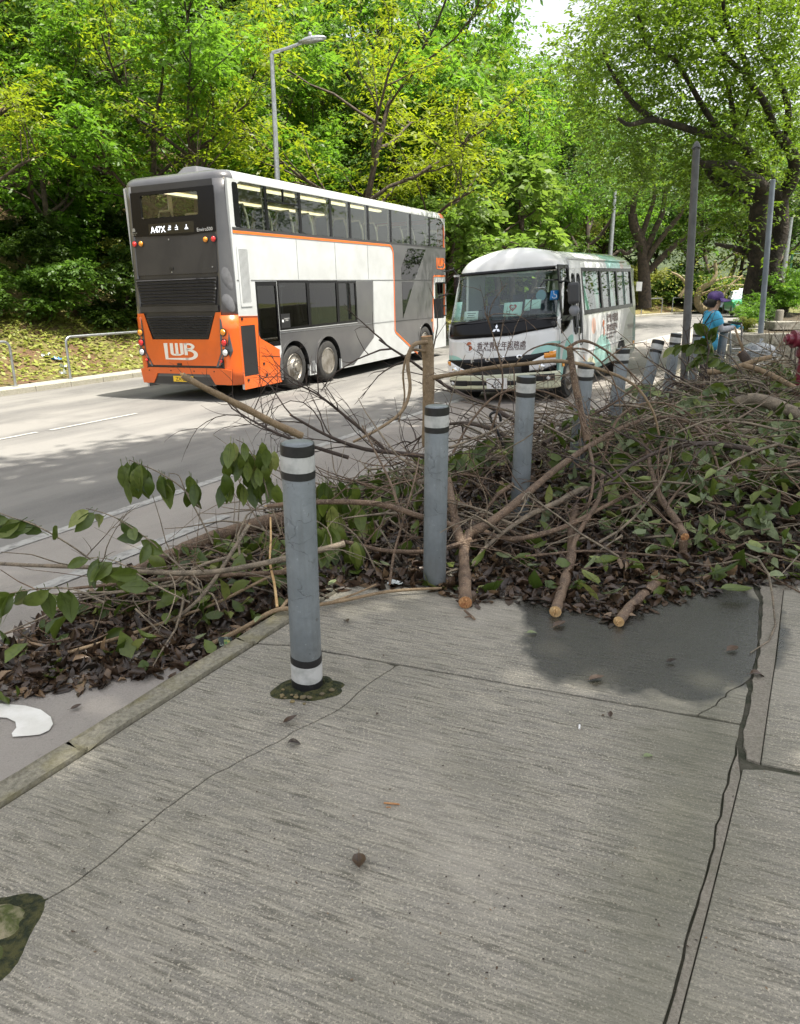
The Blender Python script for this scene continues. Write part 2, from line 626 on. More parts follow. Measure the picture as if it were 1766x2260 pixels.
# the far bank: grass and leaf litter, then the wooded hill
def bankz(s, t):
    z = hillz(t, s)
    d = -13.6 - t
    if d > 0:
        z += .10 * math.sin(s * .9 + t) * min(1, d / 2) + .12 * math.sin(s * .37 - t * 1.3) * min(1, d / 3)
        z += max(0, 1 - abs(s - 4) / 10) * .25 * min(1, d / 3)
        if s > 45:
            z = -.6 + (z + .6) * max(.12, 1 - (s - 45) / 40)
    return z
st_sheet('hillside', frange(-24, 120, 1.2), [-13.6, -14.2, -14.8, -15.6, -16.5, -17.5, -19, -21, -24, -28, -33, -39, -46, -55], bankz, M_BANK)

# ------------------------------------------------------------------ near pavement: separate slabs, kerb stones, mortar rims
def rough(pts, step=.10, j=.003, closed=True):
    out = []
    k = len(pts)
    for i in range(k if closed else k - 1):
        a, b = pts[i], pts[(i + 1) % k]
        L = math.hypot(b[0] - a[0], b[1] - a[1])
        n = max(1, int(L / step))
        for q in range(n):
            f = q / n
            jj = 0 if q == 0 else j
            out.append((a[0] + (b[0] - a[0]) * f + rnd.uniform(-jj, jj), a[1] + (b[1] - a[1]) * f + rnd.uniform(-jj, jj)))
    if not closed:
        out.append(tuple(pts[-1]))
    return out
def G2(px, py):
    g = PZ(px, py, 0)
    return (g.x, g.y)
def S2(s, t):
    g = ST(s, t)
    return (g.x, g.y)
def off(pl, d):
    out = []
    for i, q in enumerate(pl):
        a, b = pl[max(0, i - 1)], pl[min(len(pl) - 1, i + 1)]
        dx, dy = b[0] - a[0], b[1] - a[1]
        L = math.hypot(dx, dy) or 1
        out.append((q[0] - dy / L * d, q[1] + dx / L * d))
    return out
pav = tag(empty('pavement'), kind='structure')
bed = MB()
bed.plate([S2(-4, -.11), S2(-4, 3.4), S2(60, 3.4), S2(60, -.11)][::-1], [], lambda a, b, d: (a, b, -.009 - d), .5)
bed.build('joint_filler', M_GROUT, pav)
def slab(poly, th=.05, top=0.0, mat=None, name='paving_slab'):
    mb = MB()
    ar = sum(poly[i][0] * poly[(i + 1) % len(poly)][1] - poly[(i + 1) % len(poly)][0] * poly[i][1] for i in range(len(poly)))
    if ar < 0:
        poly = poly[::-1]
    mb.plate(poly, [], lambda a, b, d: (a, b, top - d), th)
    return mb.build(name, mat or M_CONC, pav, bevel=.0035)
crack = rough([G2(*q) for q in [(-330, 2230), (-60, 2080), (96, 1988), (160, 1952), (228, 1900), (295, 1843), (362, 1786), (455, 1719), (543, 1672), (610, 1639), (646, 1615), (700, 1590), (750, 1564), (812, 1510), (872, 1470)]], .035, .0035, False)
longj = rough([G2(*q) for q in [(1380, 2560), (1430, 2380), (1462, 2260), (1483, 2196), (1511, 2077), (1537, 1995), (1560, 1917), (1576, 1845), (1591, 1777), (1607, 1705), (1622, 1664), (1632, 1604)]], .05, .004, False)
tj = rough([S2(2.47, .006)] + [G2(*q) for q in [(640, 1424), (879, 1466), (883, 1467), (1229, 1527), (1535, 1581), (1633, 1598)]], .06, .0035, False)
k_in = lambda s: S2(s, .006)
# slab A is broken in two by the crack
iA = min(range(len(tj)), key=lambda i: (tj[i][0] - crack[-1][0]) ** 2 + (tj[i][1] - crack[-1][1]) ** 2)
tj_near = off(tj, -.006)
tj_far = off(tj, .007)
lowc = off(crack, .0025)
lowr = off(crack, -.0025)
slab([k_in(-.9)] + [k_in(s) for s in (0, .8, 1.6, 2.3)] + tj_near[:iA] + lowc[::-1])
slab(lowr + tj_near[iA + 1:] + longj[::-1] + [S2(-1.2, 1.9), S2(-1.2, .6)])
# slab B beyond the joint, with a broken corner at the right
farlong = rough([G2(*q) for q in [(1637, 1590), (1653, 1509), (1669, 1446), (1677, 1328)]] + [S2(4.4, 2.02), S2(5.75, 2.04)], .05, .004, False)
cc = rough([G2(1540, 1577), G2(1580, 1556), G2(1610, 1524), G2(1645, 1506)], .03, .004, False)
iB = min(range(len(tj_far)), key=lambda i: (tj_far[i][0] - cc[0][0]) ** 2 + (tj_far[i][1] - cc[0][1]) ** 2)
iC = min(range(len(farlong)), key=lambda i: (farlong[i][0] - cc[-1][0]) ** 2 + (farlong[i][1] - cc[-1][1]) ** 2)
slab(tj_far[:iB] + off(cc, .002) + farlong[iC + 1:] + [k_in(5.6), k_in(4.5), k_in(3.4), k_in(2.6)])
slab(tj_far[iB + 1:] + farlong[:iC] + off(cc, -.003)[::-1])
for s0 in frange(5.62, 38.6, 3.0)[:-1]:
    slab([k_in(s0 + .012), S2(s0 + .012, 2.03), S2(s0 + 2.99, 2.03), k_in(s0 + 2.99)])
# the right-hand strip: mortar rim then slabs
rimL1 = [(q[0] + .005 + .004 * rnd.random(), q[1] - .001) for q in longj]
rimR1 = [G2(*q) for q in [(1425, 2560), (1503, 2232), (1550, 2051), (1602, 1845), (1634, 1712)]]
slab(rimL1[:-2] + [G2(1634, 1712)] + rimR1[::-1][1:], mat=M_RIM, name='mortar_rim', top=.001)
slab([(q[0] + .004, q[1]) for q in rimR1] + [G2(1640, 1698), G2(1690, 1699), G2(1770, 1712)] + [S2(2.45, 3.35), S2(-1, 3.35)])
rimL2 = rough([G2(*q) for q in [(1648, 1674), (1641, 1645), (1646, 1600), (1656, 1560), (1661, 1500), (1677, 1446), (1685, 1330)]] + [S2(4.4, 2.06), S2(5.7, 2.07)], .04, .006, False)
rimR2 = [G2(1678, 1684), G2(1694, 1570), G2(1711, 1457), G2(1729, 1302), S2(4.4, 2.22), S2(5.7, 2.23)]
slab(rimL2 + rimR2[::-1], mat=M_RIM, name='mortar_rim', top=.001)
slab([(q[0] + .004, q[1]) for q in rimR2] + [S2(5.7, 3.35), S2(2.5, 3.35), G2(1772, 1702)])
for s0 in frange(5.73, 38.7, 3.0)[:-1]:
    slab([S2(s0 + .012, 2.05), S2(s0 + .012, 3.35), S2(s0 + 2.99, 3.35), S2(s0 + 2.99, 2.05)])
nk = tag(empty('near_kerb'), kind='structure')
ks = [-1.6, -.75, .10, .98, 1.50, 2.46, 3.36, 4.26, 5.16, 6.06]
for i in range(len(ks) - 1):
    a, b = ks[i] + .004, ks[i + 1] - .004
    outer_ = rough([S2(a, -.098), S2(b, -.098)], .09, .004, False)
    inner_ = rough([S2(b, -.002), S2(a, -.002)], .09, .003, False)
    mb = MB()
    mb.plate(outer_[::-1] + inner_[::-1] if False else (inner_ + outer_), [], lambda a_, b_, d: (a_, b_, .004 - d), .34)
    mb.build('kerb_stone', M_KERB, nk, bevel=.012)
stone_row(nk, 'kerb_stone', 6.06, 40, -.098, -.002, -.4, .004, .9, M_KERB)

# ------------------------------------------------------------------ bollards
def mat_bollard():
    m, nt, b = newmat('bollard_paint')
    co = objco(nt)
    c = mix(nt, ramp(nt, noise(nt, 6, 5, .6, co), .38, .62), (.150, .172, .184), (.20, .225, .238))
    v = ND(nt, 'ShaderNodeTexVoronoi', feature='DISTANCE_TO_EDGE', Scale=9.0)
    d = ND(nt, 'ShaderNodeVectorMath', operation='ADD')
    nz = ND(nt, 'ShaderNodeTexNoise', Scale=14.0, Detail=4.0)
    nt.links.new(co, nz.inputs['Vector'])
    sc_ = ND(nt, 'ShaderNodeVectorMath', operation='SCALE')
    sc_.inputs['Scale'].default_value = .12
    nt.links.new(nz.outputs['Color'], sc_.inputs[0])
    nt.links.new(co, d.inputs[0])
    nt.links.new(sc_.outputs[0], d.inputs[1])
    nt.links.new(d.outputs[0], v.inputs['Vector'])
    ck = ramp(nt, v.outputs['Distance'], .0, .018, (1, 1, 1, 1), (0, 0, 0, 1))
    msk = ramp(nt, noise(nt, 5, 3, .5, co), .50, .58)
    ckm = math_(nt, 'MULTIPLY', ck, msk)
    c = mix(nt, math_(nt, 'MULTIPLY', ckm, .75), c, (.045, .05, .052))
    c = mix(nt, math_(nt, 'MULTIPLY', ramp(nt, noise(nt, 60, 3, .6, co), .66, .72), .5), c, (.33, .36, .37))
    sz_ = ND(nt, 'ShaderNodeSeparateXYZ'); nt.links.new(co, sz_.inputs[0])
    dz = math_(nt, 'ADD', sz_.outputs[2], math_(nt, 'MULTIPLY', noise(nt, 9, 5, .7, co), .5))
    c = mix(nt, math_(nt, 'MULTIPLY', ramp(nt, dz, .18, .55, (1, 1, 1, 1), (0, 0, 0, 1)), .55), c, (.085, .08, .065))
    c = mix(nt, math_(nt, 'MULTIPLY', ramp(nt, noise(nt, 18, 5, .7, co), .64, .68), .8), c, (.075, .075, .07))
    run = noise(nt, 1.0, 4, .6, mapped(nt, co, (26, 26, 2.2)))
    c = mix(nt, math_(nt, 'MULTIPLY', ramp(nt, run, .52, .70), .35), c, (.10, .105, .10))
    nt.links.new(c, b.inputs['Base Color'])
    b.inputs['Roughness'].default_value = .38
    h = math_(nt, 'SUBTRACT', noise(nt, 32, 5, .65, co), math_(nt, 'MULTIPLY', ckm, .7))
    bump(nt, b, h, .55, .008)
    return m
M_BOL = mat_bollard()
M_TAPEW = simple('reflective_tape', (.50, .505, .49), .38, col2=(.34, .35, .335), nscale=20, bumpv=(26, .35, .008), lo=.45, hi=.7)
M_TAPEB = simple('black_tape', (.012, .012, .013), .42, bumpv=(40, .3))
M_GREYP = simple('dull_grey_post_paint', (.11, .112, .112), .5, col2=(.065, .066, .066), nscale=5, bumpv=(50, .2))
M_BLUEP = simple('blue_grey_pole_paint', (.17, .20, .23), .42, col2=(.12, .14, .165), nscale=4)
M_GALV = simple('galvanised_steel', (.42, .44, .45), .38, .75, col2=(.30, .31, .32), nscale=12)
M_BLACK = simple('black_plastic', (.012, .012, .013), .45)
bol = [(2.27, .44, 'nearest grey bollard with taped foot, standing on the mossy patch', 0, 0, 1.06),
       (3.53, .43, 'grey bollard beside the forked branch, second from the camera', 0, 0, 1.02),
       (4.83, .47, 'grey bollard in front of the white minibus number plate, third from the camera', 0, 0, 1.04),
       (5.98, .545, 'grey bollard by the minibus front wheel, fourth in the row', 1.5, .5, 1.03),
       (7.28, .53, 'grey bollard beneath the minibus rear wheel, fifth in the row', 2.5, 0, 1.04),
       (8.42, .52, 'strongly tilted grey bollard just behind the minibus', 11, 3, 1.06),
       (9.62, .64, 'grey bollard just right of the tilted one, next to the tall dark post', 3, 0, 1.05),
       (11.45, .70, 'grey bollard in front of the woman in blue', 0, 0, 1.04),
       (12.35, .93, 'grey bollard between the woman and the trolley', 2, 0, 1.05)]
for i, (s, t, lb, lean, lean2, h) in enumerate(bol):
    root = empty('bollard', ST(s, t, 0))
    root.rotation_euler = (R(-lean * .3), R(lean), 0)
    tag(root, lb, 'bollard', 'bollards along the kerb')
    r_ = .0645
    mb = MB()
    prf = [(r_, -.12), (r_, .1), (r_ * 1.0, h * .5), (r_, h - .012), (r_ - .004, h - .004), (r_ - .012, h)]
    mb.lathe(prf, 28)
    mb.build('post', M_BOL, root, auto=40)
    def band(z0, z1, mt, nm, wob=.0015):
        mb = MB()
        pr = [(r_ - .004, z0), (r_ + .0018, z0 + .0005), (r_ + .0022, (z0 + z1) / 2), (r_ + .0018, z1 - .0005), (r_ - .004, z1)]
        mb.lathe(pr, 28)
        for k, q in enumerate(mb.v):
            a = math.atan2(q[1], q[0])
            mb.v[k] = (q[0], q[1], q[2] + wob * math.sin(2 * a + i) + (.003 * math.sin(a * 1.0 + i * 2)))
        mb.build(nm, mt, root, auto=40)
    band(h - .048, h - .006, M_TAPEB, 'black_band')
    band(h - .110, h - .048, M_TAPEW, 'reflective_band')
    band(h - .140, h - .110, M_TAPEB, 'black_band')
    if i == 0:
        band(.118, .150, M_TAPEB, 'black_band', .003)
        band(.042, .118, M_TAPEW, 'reflective_band', .003)
        band(.004, .042, M_TAPEB, 'black_band', .002)

# moss and pebbles round the foot of the nearest bollard
def blob(mb, c, rx, ry, h, n=22, k=6, amp=.15, seed=0, mi=0):
    rr = random.Random(seed)
    ph = [rr.uniform(0, 6.28) for _ in range(6)]
    V, F = [], []
    for i in range(k + 1):
        f = i / k
        for j in range(n):
            a = 2 * math.pi * j / n
            w = 1 + amp * (math.sin(2 * a + ph[0]) + .6 * math.sin(3 * a + ph[1]) + .5 * math.sin(5 * a + ph[2]))
            z = h * (1 - f ** 2) * (1 + .25 * math.sin(4 * a + 5 * f + ph[3])) + rr.uniform(-.1, .1) * h
            V.append((c[0] + rx * w * f * math.cos(a), c[1] + ry * w * f * math.sin(a), c[2] + (z if i < k else -.004)))
    for i in range(k):
        for j in range(n):
            F.append((i * n + j, (i + 1) * n + j, (i + 1) * n + (j + 1) % n, i * n + (j + 1) % n))
    mb.add(V, F, mi)
def pebble(mb, c, r_, seed, mi=0, flat=.6):
    rr = random.Random(seed)
    V, F = [], []
    n, k = 8, 5
    for i in range(k + 1):
        th = math.pi * i / k
        for j in range(n):
            a = 2 * math.pi * j / n
            w = r_ * (1 + rr.uniform(-.18, .18))
            V.append((c[0] + w * 1.15 * math.sin(th) * math.cos(a), c[1] + w * .85 * math.sin(th) * math.sin(a), c[2] + w * flat * math.cos(th)))
    for i in range(k):
        for j in range(n):
            F.append((i * n + j, i * n + (j + 1) % n, (i + 1) * n + (j + 1) % n, (i + 1) * n + j))
    mb.add(V, F, mi)
p0 = ST(2.27, .44)
root = tag(empty('moss_patch', (p0.x, p0.y - .03, 0)), 'green moss with small stones round the foot of the nearest bollard', 'moss')
mb = MB()
blob(mb, (0, 0, .001), .135, .115, .010, 44, 9, .13, 3)
blob(mb, (.07, .04, .002), .08, .065, .011, 30, 6, .16, 9)
mb.build('moss', M_MOSS, root, smooth=True)
for k in range(13):
    a = rnd.uniform(-2.9, -.2)
    d_ = rnd.uniform(.075, .14)
    mb = MB()
    pebble(mb, (d_ * math.cos(a), d_ * math.sin(a), .012), rnd.uniform(.006, .014), k)
    mb.build('pebble', M_PEB, root, smooth=True)
M_MSTONE = simple('mossy_boulder', (.27, .24, .15), .9, col2=(.07, .085, .02), nscale=12, bumpv=(40, .8, .02), lo=.42, hi=.56)
q = PZ(10, 2085, 0)
root = tag(empty('mossy_stone_patch', (q.x, q.y, 0)), 'two mossy stones set in the pavement at the lower left corner', 'stones')
mb = MB(); blob(mb, (-.085, .0, .001), .15, .19, .009, 44, 9, .15, 21); mb.build('moss', M_MOSS, root, smooth=True)
mb = MB(); blob(mb, (-.055, .065, .004), .085, .062, .024, 30, 8, .08, 5); mb.build('stone', M_MSTONE, root, smooth=True)
mb = MB(); blob(mb, (-.070, -.075, .004), .105, .078, .030, 30, 8, .08, 6); mb.build('stone', M_MSTONE, root, smooth=True)

# ------------------------------------------------------------------ railings along the far kerb
def hoop(p0, p1, h, label, r_=.03):
    root = empty('railing_hoop', p0)
    d = Vector(p1) - Vector(p0)
    L = d.length
    e = d / L
    pts = []
    rr = .14
    pts.append(Vector((0, 0, -.15)))
    pts.append(Vector((0, 0, h - rr)))
    for a in range(1, 5):
        pts.append(e * (rr - rr * math.cos(R(a * 22.5))) + Vector((0, 0, h - rr + rr * math.sin(R(a * 22.5)))))
    for a in range(4, -1, -1):
        pts.append(e * (L - rr + rr * math.cos(R(a * 22.5))) + Vector((0, 0, h - rr + rr * math.sin(R(a * 22.5)))))
    pts.append(e * L + Vector((0, 0, -.15)))
    mb = MB()
    mb.tube(pts, r_, 10)
    mb.build('tube', M_GALV, root, smooth=True)
    for q in (Vector((0, 0, 0)), e * L):
        mb = MB()
        mb.lathe([(r_ * 1.9, -.02), (r_ * 1.9, .014), (r_ * 1.2, .02)], 12, c=tuple(q))
        mb.build('base_plate', M_GALV, root)
    tag(root, label, 'railing', 'steel railing hoops along the far kerb')
hb = [(7.3, 10.55, 'steel railing hoop cut off by the left edge of the picture'),
      (12.0, 15.2, 'steel railing hoop partly hidden behind the tail of the bus')]
for a, b, lb in hb:
    hoop(ST(a, -13.42, -.6), ST(b, -13.42, -.6), .98, lb)
far = [((1352, 700), (1371, 698), 664), ((1414, 697), (1437, 694), 663), ((1479, 690), (1513, 687), 658), ((1528, 686), (1552, 684), 655), ((1568, 684), (1588, 682), 653), ((1600, 680), (1632, 678), 651)]
FR = [None] * len(far)
labs = ['far railing hoop right behind the rear corner of the minibus', 'far railing hoop between the minibus and the tall dark post', 'far railing hoop just left of the tall dark post', 'far railing hoop between the dark post and the woman', 'far railing hoop behind the woman in blue', 'far railing hoop next to the parked green taxi']
for i in range(6):
    s = 37.0 + i * 4.6
    hoop(ST(s, -13.42, -.6), ST(s + 3.0, -13.42, -.6), 1.05, labs[i], .04)

# ------------------------------------------------------------------ posts and street lamps
def pole(name, label, base, h, r0, r1, mat, cat='post', dome=True, lean=(0, 0)):
    root = tag(empty(name, base), label, cat)
    root.rotation_euler = (R(lean[0]), R(lean[1]), 0)
    mb = MB()
    mb.lathe([(r0, -.2), (r0, h * .5), (r1, h - .06)] + ([(r1 * 1.12, h - .055), (r1 * 1.12, h - .03), (r1 * .95, h - .005), (r1 * .5, h + .03), (r1 * .1, h + .04)] if dome else [(r1, h), (r1 * .8, h + .005)]), 20)
    mb.build('shaft', mat, root, auto=40)
    return root
b = PY(1517, 800, 10.3)
r_ = pole('sign_post', 'tall dark grey post with a domed top beside the woman', (b.x, b.y, 0), 3.30, .051, .044, M_GREYP, lean=(0, -3.4))
mb = MB(); mb.tube([(.058 * math.cos(a / 10 * 6.283), .058 * math.sin(a / 10 * 6.283), 3.26 + .01 * math.sin(a * 2)) for a in range(11)], .005, 5)
mb.build('wire_tie', M_BLACK, r_)
b = PY(1681, 724, 12.9)
pole('sign_post', 'slim blue grey pole standing behind the planter wall', (b.x, b.y, .75), 2.45, .044, .041, M_BLUEP, dome=False, lean=(0, -3.6))
# street lamp behind the bus
b = PY(612, 393, 21.5)
zb = hillz(toST(b)[1])
lp = tag(empty('street_lamp', (b.x, b.y, -.6)), 'grey street lamp with one curved arm rising behind the bus', 'lamp')
tp = PY(597, 114, 21.3)
H_ = tp.z + .6
mb = MB()
mb.lathe([(.11, -.2), (.11, 1.2), (.085, 1.25), (.075, H_ * .6), (.055, H_)], 14)
mb.build('pole', M_GALV, lp, auto=40)
ex = PY(690, 100, 21.0)
dx = (ex - tp)
mb = MB()
mb.tube([(0, 0, H_ - .05), (dx.x * .03, dx.y * .03, H_ + .03), (dx.x * .35, dx.y * .35, H_ + .09), (dx.x * .85, dx.y * .85, H_ + .22)], [.05, .045, .04, .035], 8)
mb.build('arm', M_GALV, lp, smooth=True)
mb = MB()
c_ = Vector((dx.x * .98, dx.y * .98, H_ + .22))
V, F = [], []
n, k = 16, 5
e1 = Vector((dx.x, dx.y, .1)).normalized()
e2 = Vector((-e1.y, e1.x, 0))
for i in range(k + 1):
    th = math.pi * i / k
    for j in range(n):
        a = 2 * math.pi * j / n
        V.append(c_ + e1 * .40 * math.sin(th) * math.cos(a) + e2 * .16 * math.sin(th) * math.sin(a) + Vector((0, 0, (.10 if th < 1.57 else .05) * math.cos(th))))
for i in range(k):
    for j in range(n):
        F.append((i * n + j, i * n + (j + 1) % n, (i + 1) * n + (j + 1) % n, (i + 1) * n + j))
mb.add(V, F)
mb.build('lamp_head', M_GALV, lp, smooth=True)
mb = MB(); mb.lathe([(.045, 0), (.05, .05), (.03, .11)], 10, c=(c_.x - .05, c_.y, c_.z + .08)); mb.build('sensor', M_GALV, lp)
# far lamp column beyond the minibus
b = PY(1347, 560, 34)
pole('street_lamp', 'thin far lamp column rising above the minibus roof', (b.x, b.y, -.6), PY(1347, 420, 34).z + .6, .10, .07, M_GALV, 'lamp', False)
b = PY(1722, 655, 30)
pole('street_lamp', 'thin pale pole behind the big tree trunk', (b.x, b.y, .6), PY(1725, 480, 30).z - .6, .09, .06, M_GALV, 'lamp', False)

# ------------------------------------------------------------------ vehicle materials
M_WHITE = simple('white_coachwork', (.56, .58, .58), .28, col2=(.48, .495, .49), nscale=1.6, coat=.4)
M_ORANGE = simple('orange_coachwork', (.72, .125, .012), .30, col2=(.62, .11, .015), nscale=2.2, coat=.4)
M_DGREY = simple('dark_grey_coachwork', (.036, .036, .038), .32, col2=(.048, .047, .047), nscale=1.7, coat=.12, spec=.3)
M_MGREY = simple('mid_grey_coachwork', (.072, .072, .076), .30, col2=(.095, .095, .095), nscale=1.3, coat=.4)
M_GLOSSK = simple('black_glazing_surround', (.004, .004, .005), .22, spec=.25)
M_TYRE = simple('tyre_rubber', (.018, .018, .018), .8, col2=(.04, .038, .035), nscale=6, bumpv=(30, .3))
M_RIM_ = simple('wheel_rim', (.33, .31, .28), .5, .4, col2=(.16, .14, .11), nscale=5)
M_UNDER = simple('underbody', (.012, .012, .012), .9)
M_CREAM = simple('interior_trim', (.55, .50, .40), .7)
M_SEAT = simple('seat_fabric', (.045, .06, .10), .8, col2=(.03, .04, .055), nscale=14)
M_STRIPL = emis('ceiling_light_strip', (1.0, .86, .55), 1.2)
M_GLASS = glassmat('tinted_window', (.72, .76, .73), .9, .015, .0)
M_GLASSD = glassmat('dark_window', (.30, .33, .33), .9, .015, .02)
M_GLASSC = glassmat('clear_windscreen', (.80, .88, .86), .9, .015, .0)
M_AMBER = simple('amber_lens', (.75, .27, .01), .15, coat=.8)
M_RED = simple('red_lens', (.70, .012, .012), .15, coat=.8)
M_CLEAR = simple('clear_lens', (.75, .76, .76), .12, coat=.8)
M_LWB = simple('cream_lettering', (.80, .76, .66), .4)
M_YPLATE = simple('yellow_plate', (.80, .52, .03), .4)
M_WPLATE = simple('white_plate', (.80, .80, .78), .4)
M_KTEXT = simple('black_lettering', (.01, .01, .01), .5)
M_LED = emis('led_white', (.92, .95, 1.0), 1.6)
M_DISP = simple('display_glass', (.014, .014, .012), .15)
M_OLOGO = simple('orange_lettering', (.80, .17, .02), .4)
M_CHROME = simple('chrome', (.75, .76, .77), .12, 1.0)

# ------------------------------------------------------------------ double-deck bus (local x forward from the tail, y left from the right side, z up)
def bus_frame():
    az, roll, gr = .433, -.03, .003
    fw = Vector((math.sin(az) * math.cos(gr), math.cos(az) * math.cos(gr), math.sin(gr)))
    lf = Vector((-math.cos(az) * math.cos(roll), math.sin(az) * math.cos(roll), math.sin(roll)))
    up = fw.cross(lf)
    lf = up.cross(fw)
    return fw, lf, up
fw, lf, up = bus_frame()
BUS = frame_empty('double_decker_bus', (-3.082, 13.927, -.5526), fw, lf, up)
tag(BUS, 'white, grey and orange double decker bus seen from behind', 'bus')
W_, L_ = 2.42, 10.95
sideR = lambda a, b, d: (a, d, b)             # outer face y = 0, thickness inwards
def sideO(o): return lambda a, b, d: (a, -o + d, b)
# lower-deck wheel arches
def archpts(u, r_=.56, n=12):
    return [(u + r_ * math.cos(math.pi - math.pi * i / n), max(.46 + r_ * math.sin(math.pi * i / n), .2)) for i in range(n + 1)]
def outline(u0, u1, w0, w1, arches):
    p = [(u0, w0)]
    for u in arches:
        ap = archpts(u)
        p += [(ap[0][0], w0)] + ap + [(ap[-1][0], w0)]
    return p + [(u1, w0), (u1, w1), (u0, w1)]
UPW = [.42, 1.48, 2.69, 3.95, 4.84, 5.77, 7.04, 8.29, 9.63, 10.70]
upper_hole = [(.56, 3.13), (10.78, 3.13), (10.78, 3.55)] + arc(10.38, 3.52, .40, 10, 90, 5) + arc(.72, 3.76, .17, 90, 180, 5)
low_holes = [rect(.90, .95, 1.62, 2.19), rect(1.665, 1.26, 2.78, 2.19), rect(2.83, 1.26, 4.05, 2.18), rect(4.10, 1.26, 4.96, 2.17)]
drv_hole = rect(9.98, 1.15, 10.86, 2.12, .06)
mb = MB()
mb.plate(outline(.30, 10.80, .22, 3.95, (2.12, 3.52, 9.2)), [upper_hole] + low_holes + [drv_hole], sideR, .05)
mb.build('side_wall', M_WHITE, BUS)
mb = MB()   # the far side, plainer
mb.plate(outline(.30, 10.80, .22, 3.95, (2.12, 3.52, 9.2)), [upper_hole, rect(1.2, 1.3, 9.2, 2.15, .05)], lambda a, b, d: (a, W_ - .05 + d, b), .05)
mb.build('side_wall', M_WHITE, BUS)
# rear and front walls
REARW = rect(.60, 3.37, 1.95, 3.78, .05)
mb = MB()
mb.plate(rect(.27, .32, W_ - .27, 3.95), [REARW], lambda a, b, d: (.08 + max(0, b - 1.2) * .05 + d, a, b), .05)
mb.build('rear_wall', M_DGREY, BUS)
mb = MB()
mb.plate(rect(.25, .25, W_ - .25, 3.95), [rect(.3, 3.0, W_ - .3, 3.85), rect(.3, 1.2, W_ - .3, 2.3)], lambda a, b, d: (L_ - d, W_ - a, b), .05)
mb.build('front_wall', M_ORANGE, BUS)
for a, b in ((3.0, 3.85), (1.2, 2.3)):
    mb = MB(); mb.plate(rect(.3, a, W_ - .3, b), [], lambda p, q, d: (L_ - .02 - d, W_ - p, q), .01); mb.build('windscreen', M_GLASSD, BUS)
# rounded corner columns
def corner(cx, cy, r_, a0, a1, z0, z1, mat, name, rk=0.0, n=8, th=.04):
    mb = MB()
    V, F = [], []
    zs = frange(z0, z1, .25)
    for z in zs:
        for i in range(n + 1):
            a = R(a0 + (a1 - a0) * i / n)
            V.append((cx + r_ * math.cos(a) + (max(0, z - 1.2) * rk), cy + r_ * math.sin(a), z))
    for i in range(len(zs) - 1):
        for j in range(n):
            F.append((i * (n + 1) + j, i * (n + 1) + j + 1, (i + 1) * (n + 1) + j + 1, (i + 1) * (n + 1) + j))
    mb.add(V, F)
    o = mb.build(name, mat, BUS, smooth=True)
    sd = o.modifiers.new('thickness', 'SOLIDIFY'); sd.thickness = th; sd.offset = -1
    return o
for (cy, a0, a1) in ((.26, 180, 270), (W_ - .26, 90, 180)):
    corner(.34, cy, .26, a0, a1, .32, 1.60, M_ORANGE, 'rear_corner_lower')
    o = corner(.34, cy, .26, a0, a1, 1.60, 3.95, M_MGREY, 'rear_corner_pillar', .05)
corner(L_ - .26, .26, .26, 270, 360, .25, 3.95, M_ORANGE, 'front_corner_pillar')
corner(L_ - .26, W_ - .26, .26, 0, 90, .25, 3.95, M_ORANGE, 'front_corner_pillar')
# roof with rounded shoulders
def rrect(x0, x1, y0, y1, r_, n=5):
    return arc(x1 - r_, y1 - r_, r_, 0, 90, n) + arc(x0 + r_, y1 - r_, r_, 90, 180, n) + arc(x0 + r_, y0 + r_, r_, 180, 270, n) + arc(x1 - r_, y0 + r_, r_, 270, 360, n)
V, F, MI = [], [], []
lev = 6
ring = None
xs = None
mb = MB()
rings = []
for i in range(lev + 1):
    th = R(90 * i / lev)
    ins = .20 * (1 - math.cos(th))
    p = []
    base = rrect(.22 + ins, L_ - ins, ins, W_ - ins, max(.26 - ins * .4, .1), 5)
    # extra points along the sides so the colours can change
    q = []
    for a, b in zip(base, base[1:] + base[:1]):
        q.append(a)
        if abs(a[0] - b[0]) > 3:
            for f in (.03, .2, .4, .6, .8, .975):
                q.append((a[0] + (b[0] - a[0]) * f, a[1] + (b[1] - a[1]) * f))
    rings.append([(x, y, 3.95 + .17 * math.sin(th)) for x, y in q])
n = len(rings[0])
for r_ in rings:
    V += r_
for i in range(lev):
    for j in range(n):
        f = (i * n + j, i * n + (j + 1) % n, (i + 1) * n + (j + 1) % n, (i + 1) * n + j)
        xm = sum(V[k][0] for k in f) / 4
        F.append(f); MI.append(1 if xm < .50 else 2 if xm > L_ - .42 else 0)
F.append(tuple(lev * n + j for j in range(n))); MI.append(0)
for f, m_ in zip(F, MI):
    pass
mb.v = V; mb.f = F; mb.m = MI
mb.build('roof', [M_WHITE, M_MGREY, M_ORANGE], BUS, auto=50)
mb = MB(); mb.add([(.4, .72, 4.10), (.4, 1.22, 4.10), (1.3, 1.30, 4.10), (1.3, .64, 4.10), (.52, .82, 4.24), (.52, 1.12, 4.24), (1.15, 1.15, 4.25), (1.15, .79, 4.25)], [(0, 3, 2, 1), (4, 5, 6, 7), (0, 1, 5, 4), (1, 2, 6, 5), (2, 3, 7, 6), (3, 0, 4, 7)])
mb.build('roof_pod', M_MGREY, BUS, bevel=.03)
